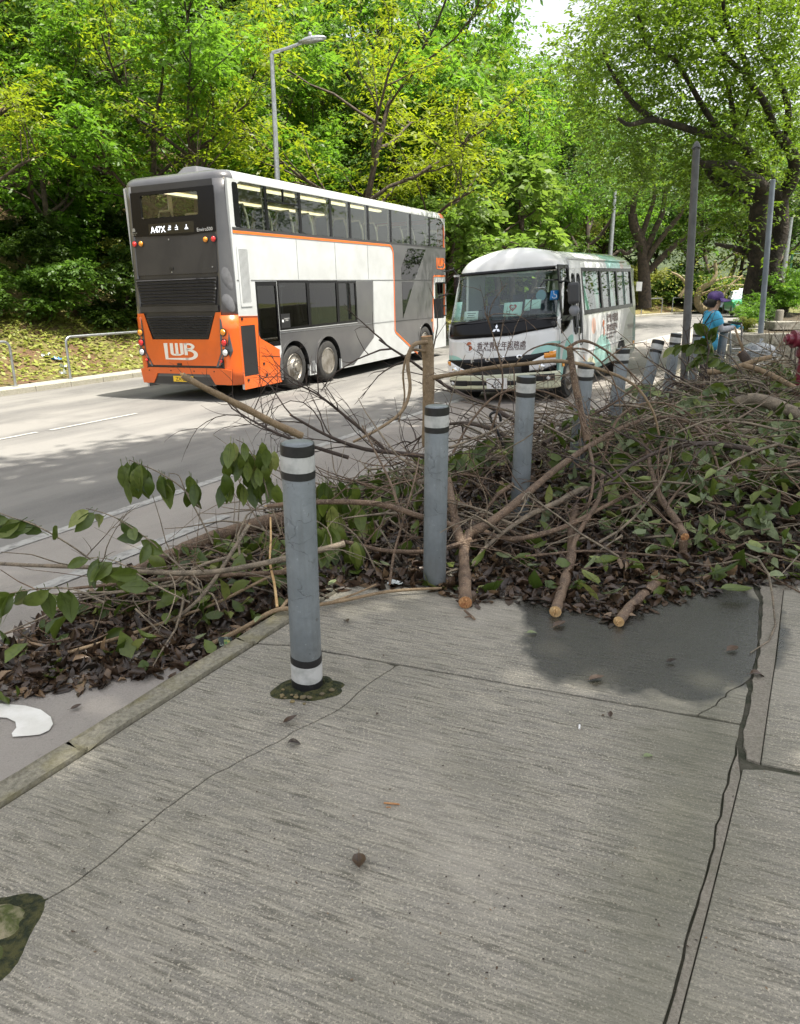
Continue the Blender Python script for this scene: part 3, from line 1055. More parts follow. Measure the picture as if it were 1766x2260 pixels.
# glazing: upper deck panes, one by one
for i in range(len(UPW) - 1):
    a, b = UPW[i] + .02, UPW[i + 1] - .02
    if i == 0:
        pl = [(.58, 3.14), (b, 3.14), (b, 3.92)] + arc(.73, 3.76, .16, 90, 180, 5)
    elif i == len(UPW) - 2:
        pl = [(a, 3.14), (b + .06, 3.14), (b + .06, 3.55)] + arc(10.36, 3.52, .39, 10, 90, 5) + [(a, 3.91)]
    else:
        pl = [(a, 3.14), (b, 3.14), (b, 3.92), (a, 3.92)]
    mb = MB(); mb.plate(pl, [], sideO(-.012), .006); g = mb.build('upper_window', M_GLASS, BUS)
    if i:
        mb = MB(); mb.plate(rect(UPW[i] - .045, 3.13, UPW[i] + .045, 3.935), [], sideO(-.006), .05); mb.build('window_pillar', M_GLOSSK, BUS)
    if i == 1:
        mb = MB(); mb.box(a, -.004, 3.66, b, .03, 3.69); mb.box((a + b) / 2 - .02, -.003, 3.66, (a + b) / 2 + .02, .03, 3.93); mb.build('hopper_frame', M_GLOSSK, g)
mb = MB(); mb.plate([(.42, 3.095), (10.86, 3.095), (10.86, 3.13), (.50, 3.13), (.50, 3.80)] + arc(.72, 3.76, .22, 170, 90, 4) + [(.72, 3.94), (.42, 3.94)][::1], [], sideO(.004), .004) if False else mb.plate(rect(.34, 3.085, 10.84, 3.135), [], sideO(.004), .004)
mb.build('waist_rail', M_DGREY, BUS)
mb = MB(); mb.plate(rect(.43, 3.14, .60, 3.90, .05), [], sideO(.003), .02); mb.build('window_pillar', M_GLOSSK, BUS)
for i, h in enumerate(low_holes):
    x0, x1 = h[0][0], h[1][0]
    z0, z1 = h[0][1], h[2][1]
    mb = MB(); mb.plate(rect(x0 + .01, z0 + .01, x1 - .01, z1 - .01), [], sideO(-.012), .006)
    g = mb.build('emergency_door' if i == 0 else 'lower_window', M_GLASSD, BUS)
    if i == 0:
        mb = MB(); mb.plate(rect(x0, z0, x1, z1), [rect(x0 + .05, z0 + .08, x1 - .05, z1 - .08, .03)], sideO(.003), .03); mb.build('door_frame', M_GLOSSK, g)
    else:
        mb = MB(); mb.plate(rect(x0 - .03, z0 - .02, x1 + .03, z1 + .02), [rect(x0 + .03, z0 + .02, x1 - .03, z1 - .03, .03)], sideO(.002), .03); mb.build('window_frame', M_GLOSSK, g)
mb = MB(); mb.plate(rect(1.69, 1.28, 2.02, 1.56), [], sideO(.006), .004); pl_ = mb.build('notice_plate', M_BLACK, BUS)
text_mesh('EMERGENCY\nDOOR', .035, lambda x, y, d: (1.90 + x, -.0072, 1.45 + y), M_WPLATE, 'lettering', pl_)
mb = MB(); mb.lathe([(.03, 0), (.03, .003)], 14, axis='y', c=(1.75, -.0085, 1.42)); mb.build('handle_mark', M_WPLATE, pl_)
mb = MB(); mb.plate(rect(9.99, 1.16, 10.85, 2.11, .05), [], sideO(-.012), .006); g = mb.build('driver_window', M_GLASSD, BUS)
mb = MB(); mb.plate(rect(9.96, 1.13, 10.88, 2.14, .07), [rect(10.0, 1.17, 10.84, 2.10, .05)], sideO(.003), .03); mb.box(10.3, -.002, 1.17, 10.33, .02, 2.1); mb.box(10.0, -.003, 1.42, 10.84, .02, 1.46); mb.build('window_frame', M_GLOSSK, g)
# livery panels, fitted on the white side
mb = MB(); mb.plate([(.30, .215), (1.56, .215), (1.56, .85)] + [(1.58, .86), (.935, 1.13), (.89, 1.2), (.89, 1.56), (.30, 1.58)], [rect(.33, .46, .78, 1.40)], sideO(.004), .004); mb.build('orange_skirt_panel', M_ORANGE, BUS)
mb = MB(); mb.plate(rect(.325, .455, .785, 1.405), [], sideO(.002), .002); gr = mb.build('side_grille', M_BLACK, BUS)
for k in range(24):
    x = .345 + k * .0182
    mb = MB(); mb.plate([(x, .48), (x + .008, .48), (x + .008, 1.38), (x, 1.38)], [], sideO(.0035), .0015)
    mb.build('slat', M_DGREY, gr)
grey_low = [(1.63, .25)] + [(q[0], q[1]) for u in (2.12, 3.52) for q in [(u - .60, .25)] + archpts(u, .60) + [(u + .60, .25)]] + [(4.70, .25), (5.82, .82), (5.87, 2.185), (5.0, 2.185), (4.985, 1.225), (1.63, 1.225)]
mb = MB(); mb.plate(grey_low, [], sideO(.004), .004); mb.build('grey_skirt_panel', M_MGREY, BUS)
for u in (2.12, 3.52, 9.2):
    pts = archpts(u, .60, 16) + archpts(u, .545, 16)[::-1]
    mb = MB(); mb.plate(pts, [], sideO(.012), .07); mb.build('wheel_arch', M_MGREY, BUS)
    pts = archpts(u, .545, 16)
    V, F = [], []
    for i, q in enumerate(pts):
        V += [(q[0], .0, q[1]), (q[0], .62, q[1])]
        if i: F.append((2 * i - 2, 2 * i - 1, 2 * i + 1, 2 * i))
    mb = MB(); mb.add(V, F); mb.build('arch_liner', M_UNDER, BUS, smooth=True)
dark_front = [(7.13, .90), (8.52, .24), (8.60, .24)] + archpts(9.2, .60) + [(9.76, .46), (9.83, 2.31), (10.74, 2.32), (10.83, 3.085), (6.98, 3.085), (7.10, 2.98), (7.14, 2.86)]
dark_front = [(7.13, .90), (8.52, .24), (8.60, .24)] + [q for q in archpts(9.2, .60) if q[0] < 9.75 or q[1] > .6] + [(9.755, .74), (9.83, 2.31), (10.74, 2.32), (10.83, 3.085), (6.98, 3.085), (7.10, 2.98), (7.14, 2.86)]
mb = MB(); mb.plate(dark_front, [], sideO(.004), .004); mb.build('grey_front_panel', M_MGREY, BUS)
for pl in ([(7.58, 2.52), (8.03, 3.03), (9.28, 3.03), (8.47, 2.22), (7.60, 2.22)], [(7.60, 2.16), (8.42, 2.16), (7.61, 1.20)]):
    mb = MB(); mb.plate(pl, [], sideO(.008), .004); g = mb.build('staircase_window', M_GLASSD, BUS)
    mb = MB(); mb.plate(pl, [], sideO(.0055), .002); mb.build('window_backing', M_GLOSSK, g)
def ribbon(pts, w, o, name, mat, parent=BUS):
    l = off(pts, w / 2); r_ = off(pts, -w / 2)
    mb = MB()
    V, F = [], []
    for i, (a, b) in enumerate(zip(l, r_)):
        V += [(a[0], -o, a[1]), (b[0], -o, b[1]), (a[0], -o + .004, a[1]), (b[0], -o + .004, b[1])]
        if i:
            k = 4 * i
            F += [(k - 4, k - 3, k + 1, k), (k - 2, k + 2, k + 3, k - 1), (k - 4, k, k + 2, k - 2), (k - 3, k - 1, k + 3, k + 1)]
    mb.add(V, F)
    return mb.build(name, mat, parent)
ribbon([(.34, 3.055), (3, 3.055), (6.82, 3.055)] + arc(6.88, 2.83, .225, 85, 5, 6) + [(7.11, 2.2), (7.08, .92), (7.14, .86), (8.56, .18)], .045, .009, 'orange_stripe', M_OLOGO)
ribbon([(9.745, .66), (9.81, 2.24), (9.88, 2.315), (10.78, 2.315)], .045, .009, 'orange_stripe', M_OLOGO)
ribbon([(.34, 2.215), (7.06, 2.205)], .012, .006, 'panel_seam', M_MGREY)
ribbon([(1.63, 1.19), (7.05, 1.17)], .008, .0095, 'panel_seam', M_GALV)
ribbon([(7.12, 2.20), (9.8, 2.20)], .010, .010, 'panel_seam', M_BLACK)
ribbon([(7.12, 1.155), (9.76, 1.13)], .010, .010, 'panel_seam', M_BLACK)
ribbon([(.905, 1.55), (.80, .28)], .008, .0095, 'panel_seam', M_BLACK)
ribbon([(.92, .80), (1.55, .73)], .008, .0095, 'panel_seam', M_BLACK)
ribbon([(.31, 1.565), (.90, 1.545)], .010, .0095, 'panel_seam', M_BLACK)
for x in (2.45, 4.05, 5.65):
    ribbon([(x, 2.23), (x, 3.02)], .006, .0062, 'panel_seam', M_GALV)
ribbon([(5.88, 2.2), (5.86, .85)], .006, .0095, 'panel_seam', M_GALV)
# vent on the rear quarter
mb = MB(); mb.plate(rect(.40, 1.74, .76, 2.82, .02), [rect(.44, 1.80, .72, 2.76, .02)], sideO(.012), .012); v_ = mb.build('vent_frame', M_WHITE, BUS)
mb = MB(); mb.plate(rect(.43, 1.79, .73, 2.77), [], sideO(.0025), .002); mb.build('vent_backing', M_BLACK, v_)
for k in range(8):
    x = .445 + k * .035
    mb = MB(); mb.plate(rect(x, 1.80, x + .020, 2.76), [], sideO(.010), .006); mb.build('vent_slat', M_WHITE, v_)
for x, z in ((.36, 1.50), (.95, .62), (1.02, .40), (.40, .36)):
    mb = MB(); mb.box(x, -.014, z, x + .055, -.004, z + .045); mb.build('panel_latch', M_BLACK, BUS)
mb = MB(); mb.box(2.78, -.010, .30, 2.90, .01, .52); mb.build('marker_reflector', M_GALV, BUS)
mb = MB(); mb.box(9.62, -.02, 1.02, 9.68, .0, 1.10); mb.build('side_repeater', M_AMBER, BUS)
mb = MB(); mb.tube([(10.7, -.02, 2.45), (10.95, -.22, 2.5), (11.1, -.26, 2.35)], .02, 6); mr = mb.build('mirror_arm', M_BLACK, BUS)
mb = MB(); mb.box(11.02, -.36, 1.80, 11.12, -.18, 2.36); mb.build('mirror', M_BLACK, BUS, bevel=.04)
mb = MB(); mb.box(10.95, -.20, 2.50, 11.05, -.10, 2.56); mb.build('camera_pod', M_BLACK, BUS)
# route lettering as block letters L W B (strokes)
def lwb(parent, fn, w, h, mat, name='logo'):
    """three joined block letters, the tail of the L running under the W into the B"""
    mb = MB()
    for pts, sw in (([(.06, 1.0), (.06, .075), (.80, .075)], .13),
                    ([(.26, 1.0), (.26, .42)] + arc(.34, .40, .08, 180, 270, 3) + [(.52, .32), (.60, .36), (.60, 1.0)], .105),
                    ([(.43, 1.0), (.43, .33)], .095),
                    ([(.735, .30), (.735, 1.0)], .105),
                    ([(.70, .945), (.84, .945)] + arc(.84, .80, .145, 80, -80, 6) + [(.76, .655)], .11),
                    ([(.76, .60), (.82, .60)] + arc(.80, .337, .262, 80, -90, 8) + [(.70, .075)], .13)):
        l, r_ = off(pts, sw / 2), off(pts, -sw / 2)
        for a_, b_ in zip(range(len(pts) - 1), range(1, len(pts))):
            mb.plate([(q[0] * w, q[1] * h) for q in (l[a_], r_[a_], r_[b_], l[b_])], [], fn, .003)
    return mb.build(name, mat, parent)
lwb(BUS, lambda a, b, d: (10.08 + a, -.012 + d, 2.50 + b), .62, .33, M_OLOGO)

# ---- tail
rk = lambda b: .08 + max(0, b - 1.2) * .05
def rear(o): return lambda a, b, d: (rk(b) - o + d, a, b)
K_ = [(.24, 3.07), (.9, 3.035), (W_ - .24, 3.07), (W_ - .24, 3.84), (.24, 3.84)]
mb = MB(); mb.plate(K_, [REARW], rear(.006), .006); kb = mb.build('rear_glazing_surround', M_GLOSSK, BUS)
mb = MB(); mb.plate(rect(.61, 3.38, 1.94, 3.77, .05), [], rear(-.02), .006); mb.build('rear_window', M_GLASS, BUS)
mb = MB(); mb.plate(rect(.72, 3.08, 1.79, 3.27), [], rear(.009), .003); ds = mb.build('destination_display', M_DISP, BUS)
rt = lambda x0, z0: (lambda x, y, d: (rk(z0) - .0105, x0 - x, z0 + y))
text_mesh('A47X', .155, rt(1.74, 3.115), M_LED, 'route_number', ds, 'LEFT', sx=.95)
M_LED2 = emis('led_dim', (.75, .8, .9), .8)
for x0, pat in ((1.30, ((0, .0, .012, .05), (-.02, .0, .05, .014), (.03, .0, .012, .045), (-.03, -.03, .07, .012))), (1.13, ((0, .0, .012, .05), (-.03, .0, .06, .012), (.02, -.03, .012, .05), (-.03, -.035, .07, .010))), (.90, ((0, -.005, .014, .05), (-.02, -.02, .05, .02), (-.035, -.035, .08, .014)))):
    mb = MB()
    for (a, b, w, h) in pat:
        mb.plate([(x0 - a, 3.175 + b), (x0 - a, 3.175 + b + h), (x0 - a - w, 3.175 + b + h), (x0 - a - w, 3.175 + b)], [], rear(.0115), .002)
    mb.build('led_character', M_LED2, ds)
text_mesh('Enviro500', .088, rt(.66, 3.085), M_WPLATE, 'model_lettering', kb, 'LEFT')
mb = MB(); mb.plate([(2.20, 3.16), (2.20, 3.20), (2.18, 3.22), (2.15, 3.22), (2.13, 3.20), (2.13, 3.16)], [], rear(.009), .002); mb.build('maker_badge', M_GALV, kb)
text_mesh('ALEXANDER\nDENNIS', .030, rt(2.165, 3.12), M_GALV, 'maker_lettering', kb)
def lamp(v, w, r_, mat, bez=True):
    mb = MB(); mb.lathe([(r_, 0), (r_ * .98, -.02), (r_ * .7, -.034), (r_ * .1, -.04)], 18, axis='x', c=(rk(w) - .014, v, w)); o = mb.build('rear_lamp', mat, BUS, smooth=True)
    if bez:
        mb = MB(); mb.lathe([(r_ * 1.25, 0), (r_ * 1.25, -.010), (r_ * 1.02, -.014)], 18, axis='x', c=(rk(w) - .006, v, w)); mb.build('bezel', M_BLACK, o)
for v, m_ in ((.29, M_RED), (.47, M_AMBER), (W_ - .47 + .05, M_AMBER), (W_ - .29 + .03, M_RED)):
    lamp(min(v, W_ - .12), 2.935, .048, m_)
mb = MB(); mb.plate(rect(.26, 2.36, W_ - .26, 3.02, .03), [], rear(.006), .006); ep = mb.build('engine_hatch', M_DGREY, BUS)
for v, w in ((.36, 2.46), (2.26, 2.46), (1.31, 2.40), (1.33, 2.98), (.32, 2.08), (2.33, 2.08)):
    mb = MB(); mb.lathe([(.014, 0), (.014, -.012)], 8, axis='x', c=(rk(w) - .006, v, w)); mb.build('bolt', M_GALV, ep)
mb = MB(); mb.box(rk(2.46) - .02, 1.27, 2.44, rk(2.46), 1.36, 2.48); mb.build('hatch_handle', M_BLACK, ep)
# upper and lower louvre grilles
def louvre(poly, n, w0, w1, vl, vr, name):
    mb = MB(); mb.plate(poly, [], rear(.003), .003); g = mb.build(name, M_BLACK, BUS)
    for k in range(n):
        f = (k + .5) / n
        w = w0 + (w1 - w0) * f
        a, b = vr(f), vl(f)
        h = (w1 - w0) / n
        V = [(rk(w) - .004, a, w - h * .42), (rk(w) - .004, b, w - h * .42), (rk(w) - .040, b - .02, w - h * .05), (rk(w) - .040, a + .02, w - h * .05), (rk(w) - .004, a, w + h * .22), (rk(w) - .004, b, w + h * .22)]
        mb = MB(); mb.add(V, [(0, 3, 2, 1), (3, 4, 5, 2), (0, 1, 5, 4), (0, 4, 3), (1, 2, 5)])
        mb.build('louvre', M_DGREY, g)
louvre([(.36, 1.80), (2.12, 1.80), (2.24, 2.30), (.28, 2.30)], 8, 1.82, 2.29, lambda f: 2.12 + .11 * f, lambda f: .36 - .07 * f, 'upper_grille')
mb = MB(); mb.plate([(.30, 1.68), (2.16, 1.68), (2.18, 1.79), (.30, 1.79)], [], rear(.010), .01); mb.build('grille_divider', M_DGREY, BUS)
louvre([(.58, 1.20), (1.90, 1.20), (2.06, 1.62), (.40, 1.62)], 8, 1.22, 1.61, lambda f: 1.88 + .15 * f, lambda f: .60 - .17 * f, 'lower_grille')
# orange lower tail with the lettering
mb = MB(); mb.plate([(.36, .68), (W_ - .36, .68), (W_ - .20, 1.0), (W_ - .16, 1.66), (2.10, 1.66), (1.93, 1.17), (.56, 1.17), (.36, 1.66), (.25, 1.66), (.22, 1.0)], [], rear(.012), .012); ot = mb.build('orange_tail_panel', M_ORANGE, BUS)
lwb(ot, lambda a, b, d: (rk(b) - .016 + d, 1.66 - a, .78 + b), .72, .32, M_LWB)
mb = MB(); mb.plate([(.30, .64), (W_ - .30, .64), (W_ - .34, .68), (.34, .68)], [], rear(.004), .004); mb.build('tail_seam', M_BLACK, BUS)
mb = MB(); mb.box(rk(.7) - .03, 1.27, .685, rk(.7) - .01, 1.37, .72); mb.build('tail_handle', M_BLACK, ot)
mb = MB(); mb.plate([(.14, .33), (.50, .33), (.62, .52), (1.90, .52), (2.02, .33), (W_ - .14, .33), (W_ - .10, .60), (W_ - .35, .635), (.35, .635), (.10, .60)], [], rear(.020), .03); bp = mb.build('rear_bumper', M_ORANGE, BUS)
for v in (.5, .98, 1.55, 2.1):
    mb = MB(); mb.lathe([(.012, 0), (.012, -.008)], 8, axis='x', c=(rk(.57) - .02, v, .575)); mb.build('parking_sensor', M_BLACK, bp)
mb = MB(); mb.plate([(.50, .30), (2.02, .30), (1.90, .52), (.62, .52)], [], rear(-.005), .02); mb.build('bumper_recess', M_MGREY, BUS)
mb = MB(); mb.plate(rect(1.02, .365, 1.52, .475), [], rear(.012), .008); pt = mb.build('number_plate', M_YPLATE, BUS)
text_mesh('ZX 8730', .115, rt(1.27, .383), M_KTEXT, 'registration', pt, 'CENTER') if False else text_mesh('ZX 8730', .105, lambda x, y, d: (rk(.4) - .0135, 1.27 - x, .382 + y), M_KTEXT, 'registration', pt)
# lamp clusters
for side in (0, 1):
    mv = (lambda v: v) if side == 0 else (lambda v: W_ - v)
    poly = [(.26, 1.56), (.12, 1.30), (.08, .95), (.13, .84), (.40, .66), (.44, .66), (.30, .92), (.28, 1.30)]
    pl = [(mv(a), b) for a, b in poly]
    mb = MB(); mb.plate(pl if side == 0 else pl[::-1], [], lambda a, b, d: (rk(b) - .024 + d + (.06 if a < .14 or a > W_ - .14 else 0), a, b), .03); mb.build('lamp_cluster', M_MGREY, BUS)
    for w, m_, r_, v in ((1.30, M_AMBER, .058, .205), (1.11, M_RED, .058, .200), (.93, M_CLEAR, .058, .195), (.775, M_RED, .030, .30)):
        c = (rk(w) - .022, mv(v), w)
        mb = MB(); mb.lathe([(r_ * 1.28, 0), (r_ * 1.28, -.008), (r_ * 1.02, -.012)], 18, axis='x', c=c); bz = mb.build('lamp_bezel', M_BLACK, BUS)
        mb = MB(); mb.lathe([(r_, -.008), (r_ * .98, -.02), (r_ * .7, -.032), (r_ * .1, -.038)], 18, axis='x', c=c); mb.build('lens', m_, bz, smooth=True)
# dented patch on the corner pillar: two shallow dishes
for (z, h, w) in ((2.25, .20, .085), (1.82, .16, .10)):
    mb = MB(); V, F = [], []
    n = 14
    for i in range(5):
        f = i / 4
        for j in range(n):
            a = 2 * math.pi * j / n
            th = R(218) + w * f * math.cos(a + .5) / .26 * 1.2
            rr_ = .262 + .012 * (1 - f) ** .5
            zz = z + h * f * math.sin(a) * (1.0 + .2 * math.cos(a))
            V.append((.34 + max(0, zz - 1.2) * .05 + rr_ * math.cos(th), .26 + rr_ * math.sin(th), zz))
    for i in range(4):
        for j in range(n):
            F.append((i * n + j, i * n + (j + 1) % n, (i + 1) * n + (j + 1) % n, (i + 1) * n + j))
    mb.add(V, F); mb.build('dent', simple('scuffed_grey', (.15, .15, .155), .35, col2=(.11, .11, .11), nscale=9), BUS, smooth=True)
# ---- wheels
def wheel(parent, c, r_, w, side, hub='deep', scale=1.0):
    """axis along local y; side -1 = outer face towards -y"""
    root = bpy.data.objects.new('wheel', None); link(root, parent); root.location = c
    if side > 0: root.rotation_euler = (0, 0, math.pi)
    mb = MB()
    mb.lathe([(r_ * .62, -.02 * 1), (r_ * .66, -.045), (r_ * .90, -.05), (r_ * .985, -.02), (r_, .03), (r_, w - .03), (r_ * .98, w), (r_ * .6, w)], 36, axis='y')
    mb.build('tyre', M_TYRE, root, auto=50)
    mb = MB()
    if hub == 'flat':
        mb.lathe([(r_ * .64, -.02), (r_ * .60, -.045), (r_ * .56, -.02), (r_ * .40, -.03), (r_ * .34, -.075), (r_ * .20, -.085), (r_ * .17, -.12), (r_ * .05, -.125)], 28, axis='y')
    else:
        mb.lathe([(r_ * .66, -.04), (r_ * .60, -.05), (r_ * .56, .06), (r_ * .42, .10), (r_ * .36, .085), (r_ * .20, .08), (r_ * .18, .02), (r_ * .05, .015)], 28, axis='y')
    rm = mb.build('rim', M_RIM_, root, auto=40)
    for k in range(10):
        a = k * math.pi / 5
        mb = MB(); y0 = -.075 if hub == 'flat' else .085
        mb.lathe([(.016 * scale, 0), (.016 * scale, -.03)], 6, axis='y', c=(r_ * .29 * math.cos(a), y0, r_ * .29 * math.sin(a)))
        mb.build('wheel_nut', M_CHROME, rm)
    return root
wheel(BUS, (2.12, .06, .455), .46, .30, -1, 'flat')
wheel(BUS, (3.52, .06, .455), .46, .30, -1, 'deep')
wheel(BUS, (9.2, .06, .455), .46, .30, -1, 'flat')
for u in (2.12, 3.52, 9.2):
    wheel(BUS, (u, W_ - .06, .455), .46, .30, 1, 'flat')
mb = MB(); mb.box(.35, .08, .30, 1.5, W_ - .08, 1.2); mb.box(1.5, .66, .30, L_ - .3, W_ - .66, .62); mb.box(4.2, .1, .34, 8.5, W_ - .1, .60); mb.build('underbody', M_UNDER, BUS)
# ---- interior
mb = MB(); mb.box(.3, .06, .60, L_ - .2, W_ - .06, .66); mb.build('lower_floor', M_UNDER, BUS)
mb = MB(); mb.box(.3, .06, 2.28, L_ - .2, W_ - .06, 2.36); mb.build('upper_floor', simple('deck_floor', (.05, .05, .055), .8), BUS)
mb = MB(); mb.box(.3, .06, 3.945, L_ - .2, W_ - .06, 3.965); mb.build('upper_ceiling', M_CREAM, BUS)
mb = MB(); mb.box(.4, .34, 3.90, 7.2, .44, 3.935); mb.box(.4, W_ - .44, 3.90, 7.2, W_ - .34, 3.935); mb.build('ceiling_light', M_STRIPL, BUS)
mb = MB(); mb.box(.4, .10, 2.24, L_ - .3, W_ - .10, 2.275); mb.build('lower_ceiling', simple('lower_ceiling_trim', (.25, .24, .21), .7), BUS)
def seat(x, y, z, proto=[None]):
    if proto[0] is None:
        root = bpy.data.objects.new('seat', None); link(root, BUS)
        mb = MB(); mb.box(-.05, 0, .40, .42, .44, .50); mb.build('cushion', M_SEAT, root, bevel=.04)
        mb = MB()
        mb.add([(-.05, .03, .45), (.05, .03, .45), (.05, .41, .45), (-.05, .41, .45), (-.13, .03, 1.0), (-.06, .03, 1.0), (-.06, .41, 1.0), (-.13, .41, 1.0), (-.14, .09, 1.20), (-.09, .09, 1.20), (-.09, .35, 1.20), (-.14, .35, 1.20)],
               [(0, 3, 2, 1), (0, 1, 5, 4), (1, 2, 6, 5), (2, 3, 7, 6), (3, 0, 4, 7), (4, 5, 9, 8), (5, 6, 10, 9), (6, 7, 11, 10), (7, 4, 8, 11), (8, 9, 10, 11)])
        mb.build('backrest', M_SEAT, root, bevel=.03)
        mb = MB(); mb.tube([(-.075, .015, .46), (-.155, .015, 1.0), (-.16, .08, 1.21), (-.16, .36, 1.21), (-.155, .425, 1.0), (-.075, .425, .46)], .024, 8); mb.build('seat_edging', M_CREAM, root, smooth=True)
        proto[0] = root
        r_ = root
    else:
        r_ = copy_tree(proto[0], BUS)
    r_.location = (x, y, z)
for k in range(12):
    seat(1.15 + k * .78, .12, 2.37)
for k in range(12):
    seat(1.15 + k * .78, W_ - .58, 2.37)
for k in range(4):
    seat(1.9 + k * .8, .14, .86)
for x in UPW[1:-1]:
    mb = MB(); mb.box(x - .05, .055, 3.10, x + .05, .085, 3.94); mb.box(x - .05, W_ - .09, 3.10, x + .05, W_ - .055, 3.94); mb.build('pillar_lining', M_CREAM, BUS)
for x in (2.6, 5.0, 7.4):
    mb = MB(); mb.tube([(x, .75, 2.36), (x, .75, 3.94)], .017, 8); mb.build('handrail', M_CREAM, BUS)

# ------------------------------------------------------------------ minibus (local x from the front to the rear, y from its nearside across, z up)
az, roll, gr = .505, -.072, .008
fw = Vector((math.sin(az) * math.cos(gr), math.cos(az) * math.cos(gr), math.sin(gr)))
lf = Vector((-math.cos(az) * math.cos(roll), math.sin(az) * math.cos(roll), math.sin(roll)))
up = fw.cross(lf); lf = up.cross(fw)
MBS = frame_empty('minibus', (2.465, 11.755, -.222), fw, lf, up)
tag(MBS, 'white minibus with pastel green and pink circles facing the camera', 'minibus')
MW, ML = 1.95, 5.78
def mat_livery():
    """white coachwork printed with large pastel discs"""
    m, nt, b = newmat('minibus_livery')
    co = objco(nt)
    sx = ND(nt, 'ShaderNodeSeparateXYZ'); nt.links.new(co, sx.inputs[0])
    x, y, z = sx.outputs
    c = mix(nt, ramp(nt, noise(nt, 1.5, 3, .5, co), .4, .6), (.70, .71, .70), (.64, .65, .64))
    def disc(c, a, bb, r_, col, axis='x', alpha=1.0):
        u = x if axis == 'x' else y
        d = math_(nt, 'ADD', math_(nt, 'POWER', math_(nt, 'ABSOLUTE', math_(nt, 'SUBTRACT', u, a)), 2.0), math_(nt, 'POWER', math_(nt, 'ABSOLUTE', math_(nt, 'SUBTRACT', z, bb)), 2.0))
        f = math_(nt, 'LESS_THAN', d, r_ * r_)
        if axis == 'x':
            f = math_(nt, 'MULTIPLY', f, math_(nt, 'GREATER_THAN', x, .30))
        else:
            f = math_(nt, 'MULTIPLY', f, math_(nt, 'LESS_THAN', x, .33))
        return mix(nt, math_(nt, 'MULTIPLY', f, alpha), c, col)
    c = disc(c, 2.95, .05, .84, (.32, .55, .50))
    c = disc(c, 3.95, .05, .55, (.52, .60, .56))
    c = disc(c, 5.45, .30, .95, (.40, .44, .36), alpha=.55)
    c = disc(c, 6.0, .75, .50, (.20, .33, .31))
    c = disc(c, 2.33, 1.08, .145, (.78, .50, .40))
    c = disc(c, 1.52, .36, .30, (.74, .46, .34))
    c = disc(c, .95, .40, .62, (.30, .58, .52))
    c = disc(c, 2.1, .10, .45, (.68, .66, .46))
    c = disc(c, 5.9, 2.60, 1.5, (.46, .50, .36))
    c = disc(c, 4.05, 2.30, .58, (.26, .60, .52), alpha=.9)
    c = disc(c, 4.75, 2.05, .16, (.55, .22, .16), alpha=.6)
    c = disc(c, 1.82, .40, .40, (.30, .58, .52), 'y')
    c = disc(c, .05, .55, .42, (.30, .58, .52), 'y')
    c = disc(c, 1.35, 2.22, .10, (.78, .55, .45), 'y')
    # streaked dirt
    d_ = noise(nt, 1.0, 4, .6, mapped(nt, co, (7, 3, .5)))
    c = mix(nt, math_(nt, 'MULTIPLY', ramp(nt, d_, .52, .70), .25), c, (.34, .32, .27))
    nt.links.new(c, b.inputs['Base Color'])
    b.inputs['Roughness'].default_value = .25
    b.inputs['Coat Weight'].default_value = .4
    return m
M_LIV = mat_livery()
M_LIVC = simple('cream_bumper', (.66, .66, .46), .3, col2=(.58, .60, .45), nscale=1.4, coat=.3)
M_WHITEC = simple('white_minibus_paint', (.70, .71, .70), .25, col2=(.64, .65, .64), nscale=1.2, coat=.5)
def ufront(w):
    """rake of the nose at height w"""
    if w < .75: return .06 - .05 * math.sin(min(1, (w - .2) / .55) * math.pi * .5)
    if w < 1.15: return .01 + .07 * (w - .75) / .4
    return .08 + .40 * (w - 1.15)
def inset(w):
    if w < .35: return .03
    if w < 1.25: return 0.0
    return .085 * (w - 1.25)
def FRONT(v, w, o=0.0):
    """surface of the nose at lateral v, height w, pushed out by o"""
    hw = MW / 2 - inset(w)
    x = max(-1, min(1, (v - MW / 2) / (MW / 2 - inset(w) * 0 - 0.0)))
    x = max(-1, min(1, (v - MW / 2) / hw))
    b = 1 - (1 - abs(x) ** 4.5) ** (1 / 2.6) if abs(x) < 1 else 1
    return (ufront(w) + .02 * x * x + .32 * b - o, MW / 2 + x * (hw + o * abs(x) ** 6), w)
def fpatch(va, vb, w0, w1, o, name, mat, parent=MBS, n=24, m=4, th=.006, smooth=True):
    """patch on the nose between two height curves"""
    f0 = w0 if callable(w0) else (lambda v: w0)
    f1 = w1 if callable(w1) else (lambda v: w1)
    V, F = [], []
    for j in range(m + 1):
        for i in range(n + 1):
            v = va + (vb - va) * i / n
            V.append(FRONT(v, f0(v) + (f1(v) - f0(v)) * j / m, o))
    for j in range(m):
        for i in range(n):
            a = j * (n + 1) + i
            F.append((a, a + n + 1, a + n + 2, a + 1))
    mb = MB(); mb.add(V, F)
    ob = mb.build(name, mat, parent, smooth=smooth)
    sd = ob.modifiers.new('thickness', 'SOLIDIFY'); sd.thickness = th; sd.offset = -1
    return ob
def lerp(pts):
    pts = sorted(pts)
    def f(v):
        if v <= pts[0][0]: return pts[0][1]
        for (a, p), (b, q) in zip(pts, pts[1:]):
            if v <= b: return p + (q - p) * (v - a) / (b - a)
        return pts[-1][1]
    return f
SID = lambda o: (lambda a, b, d: (a, inset(b) - o + d, b))
NSIDE = .40
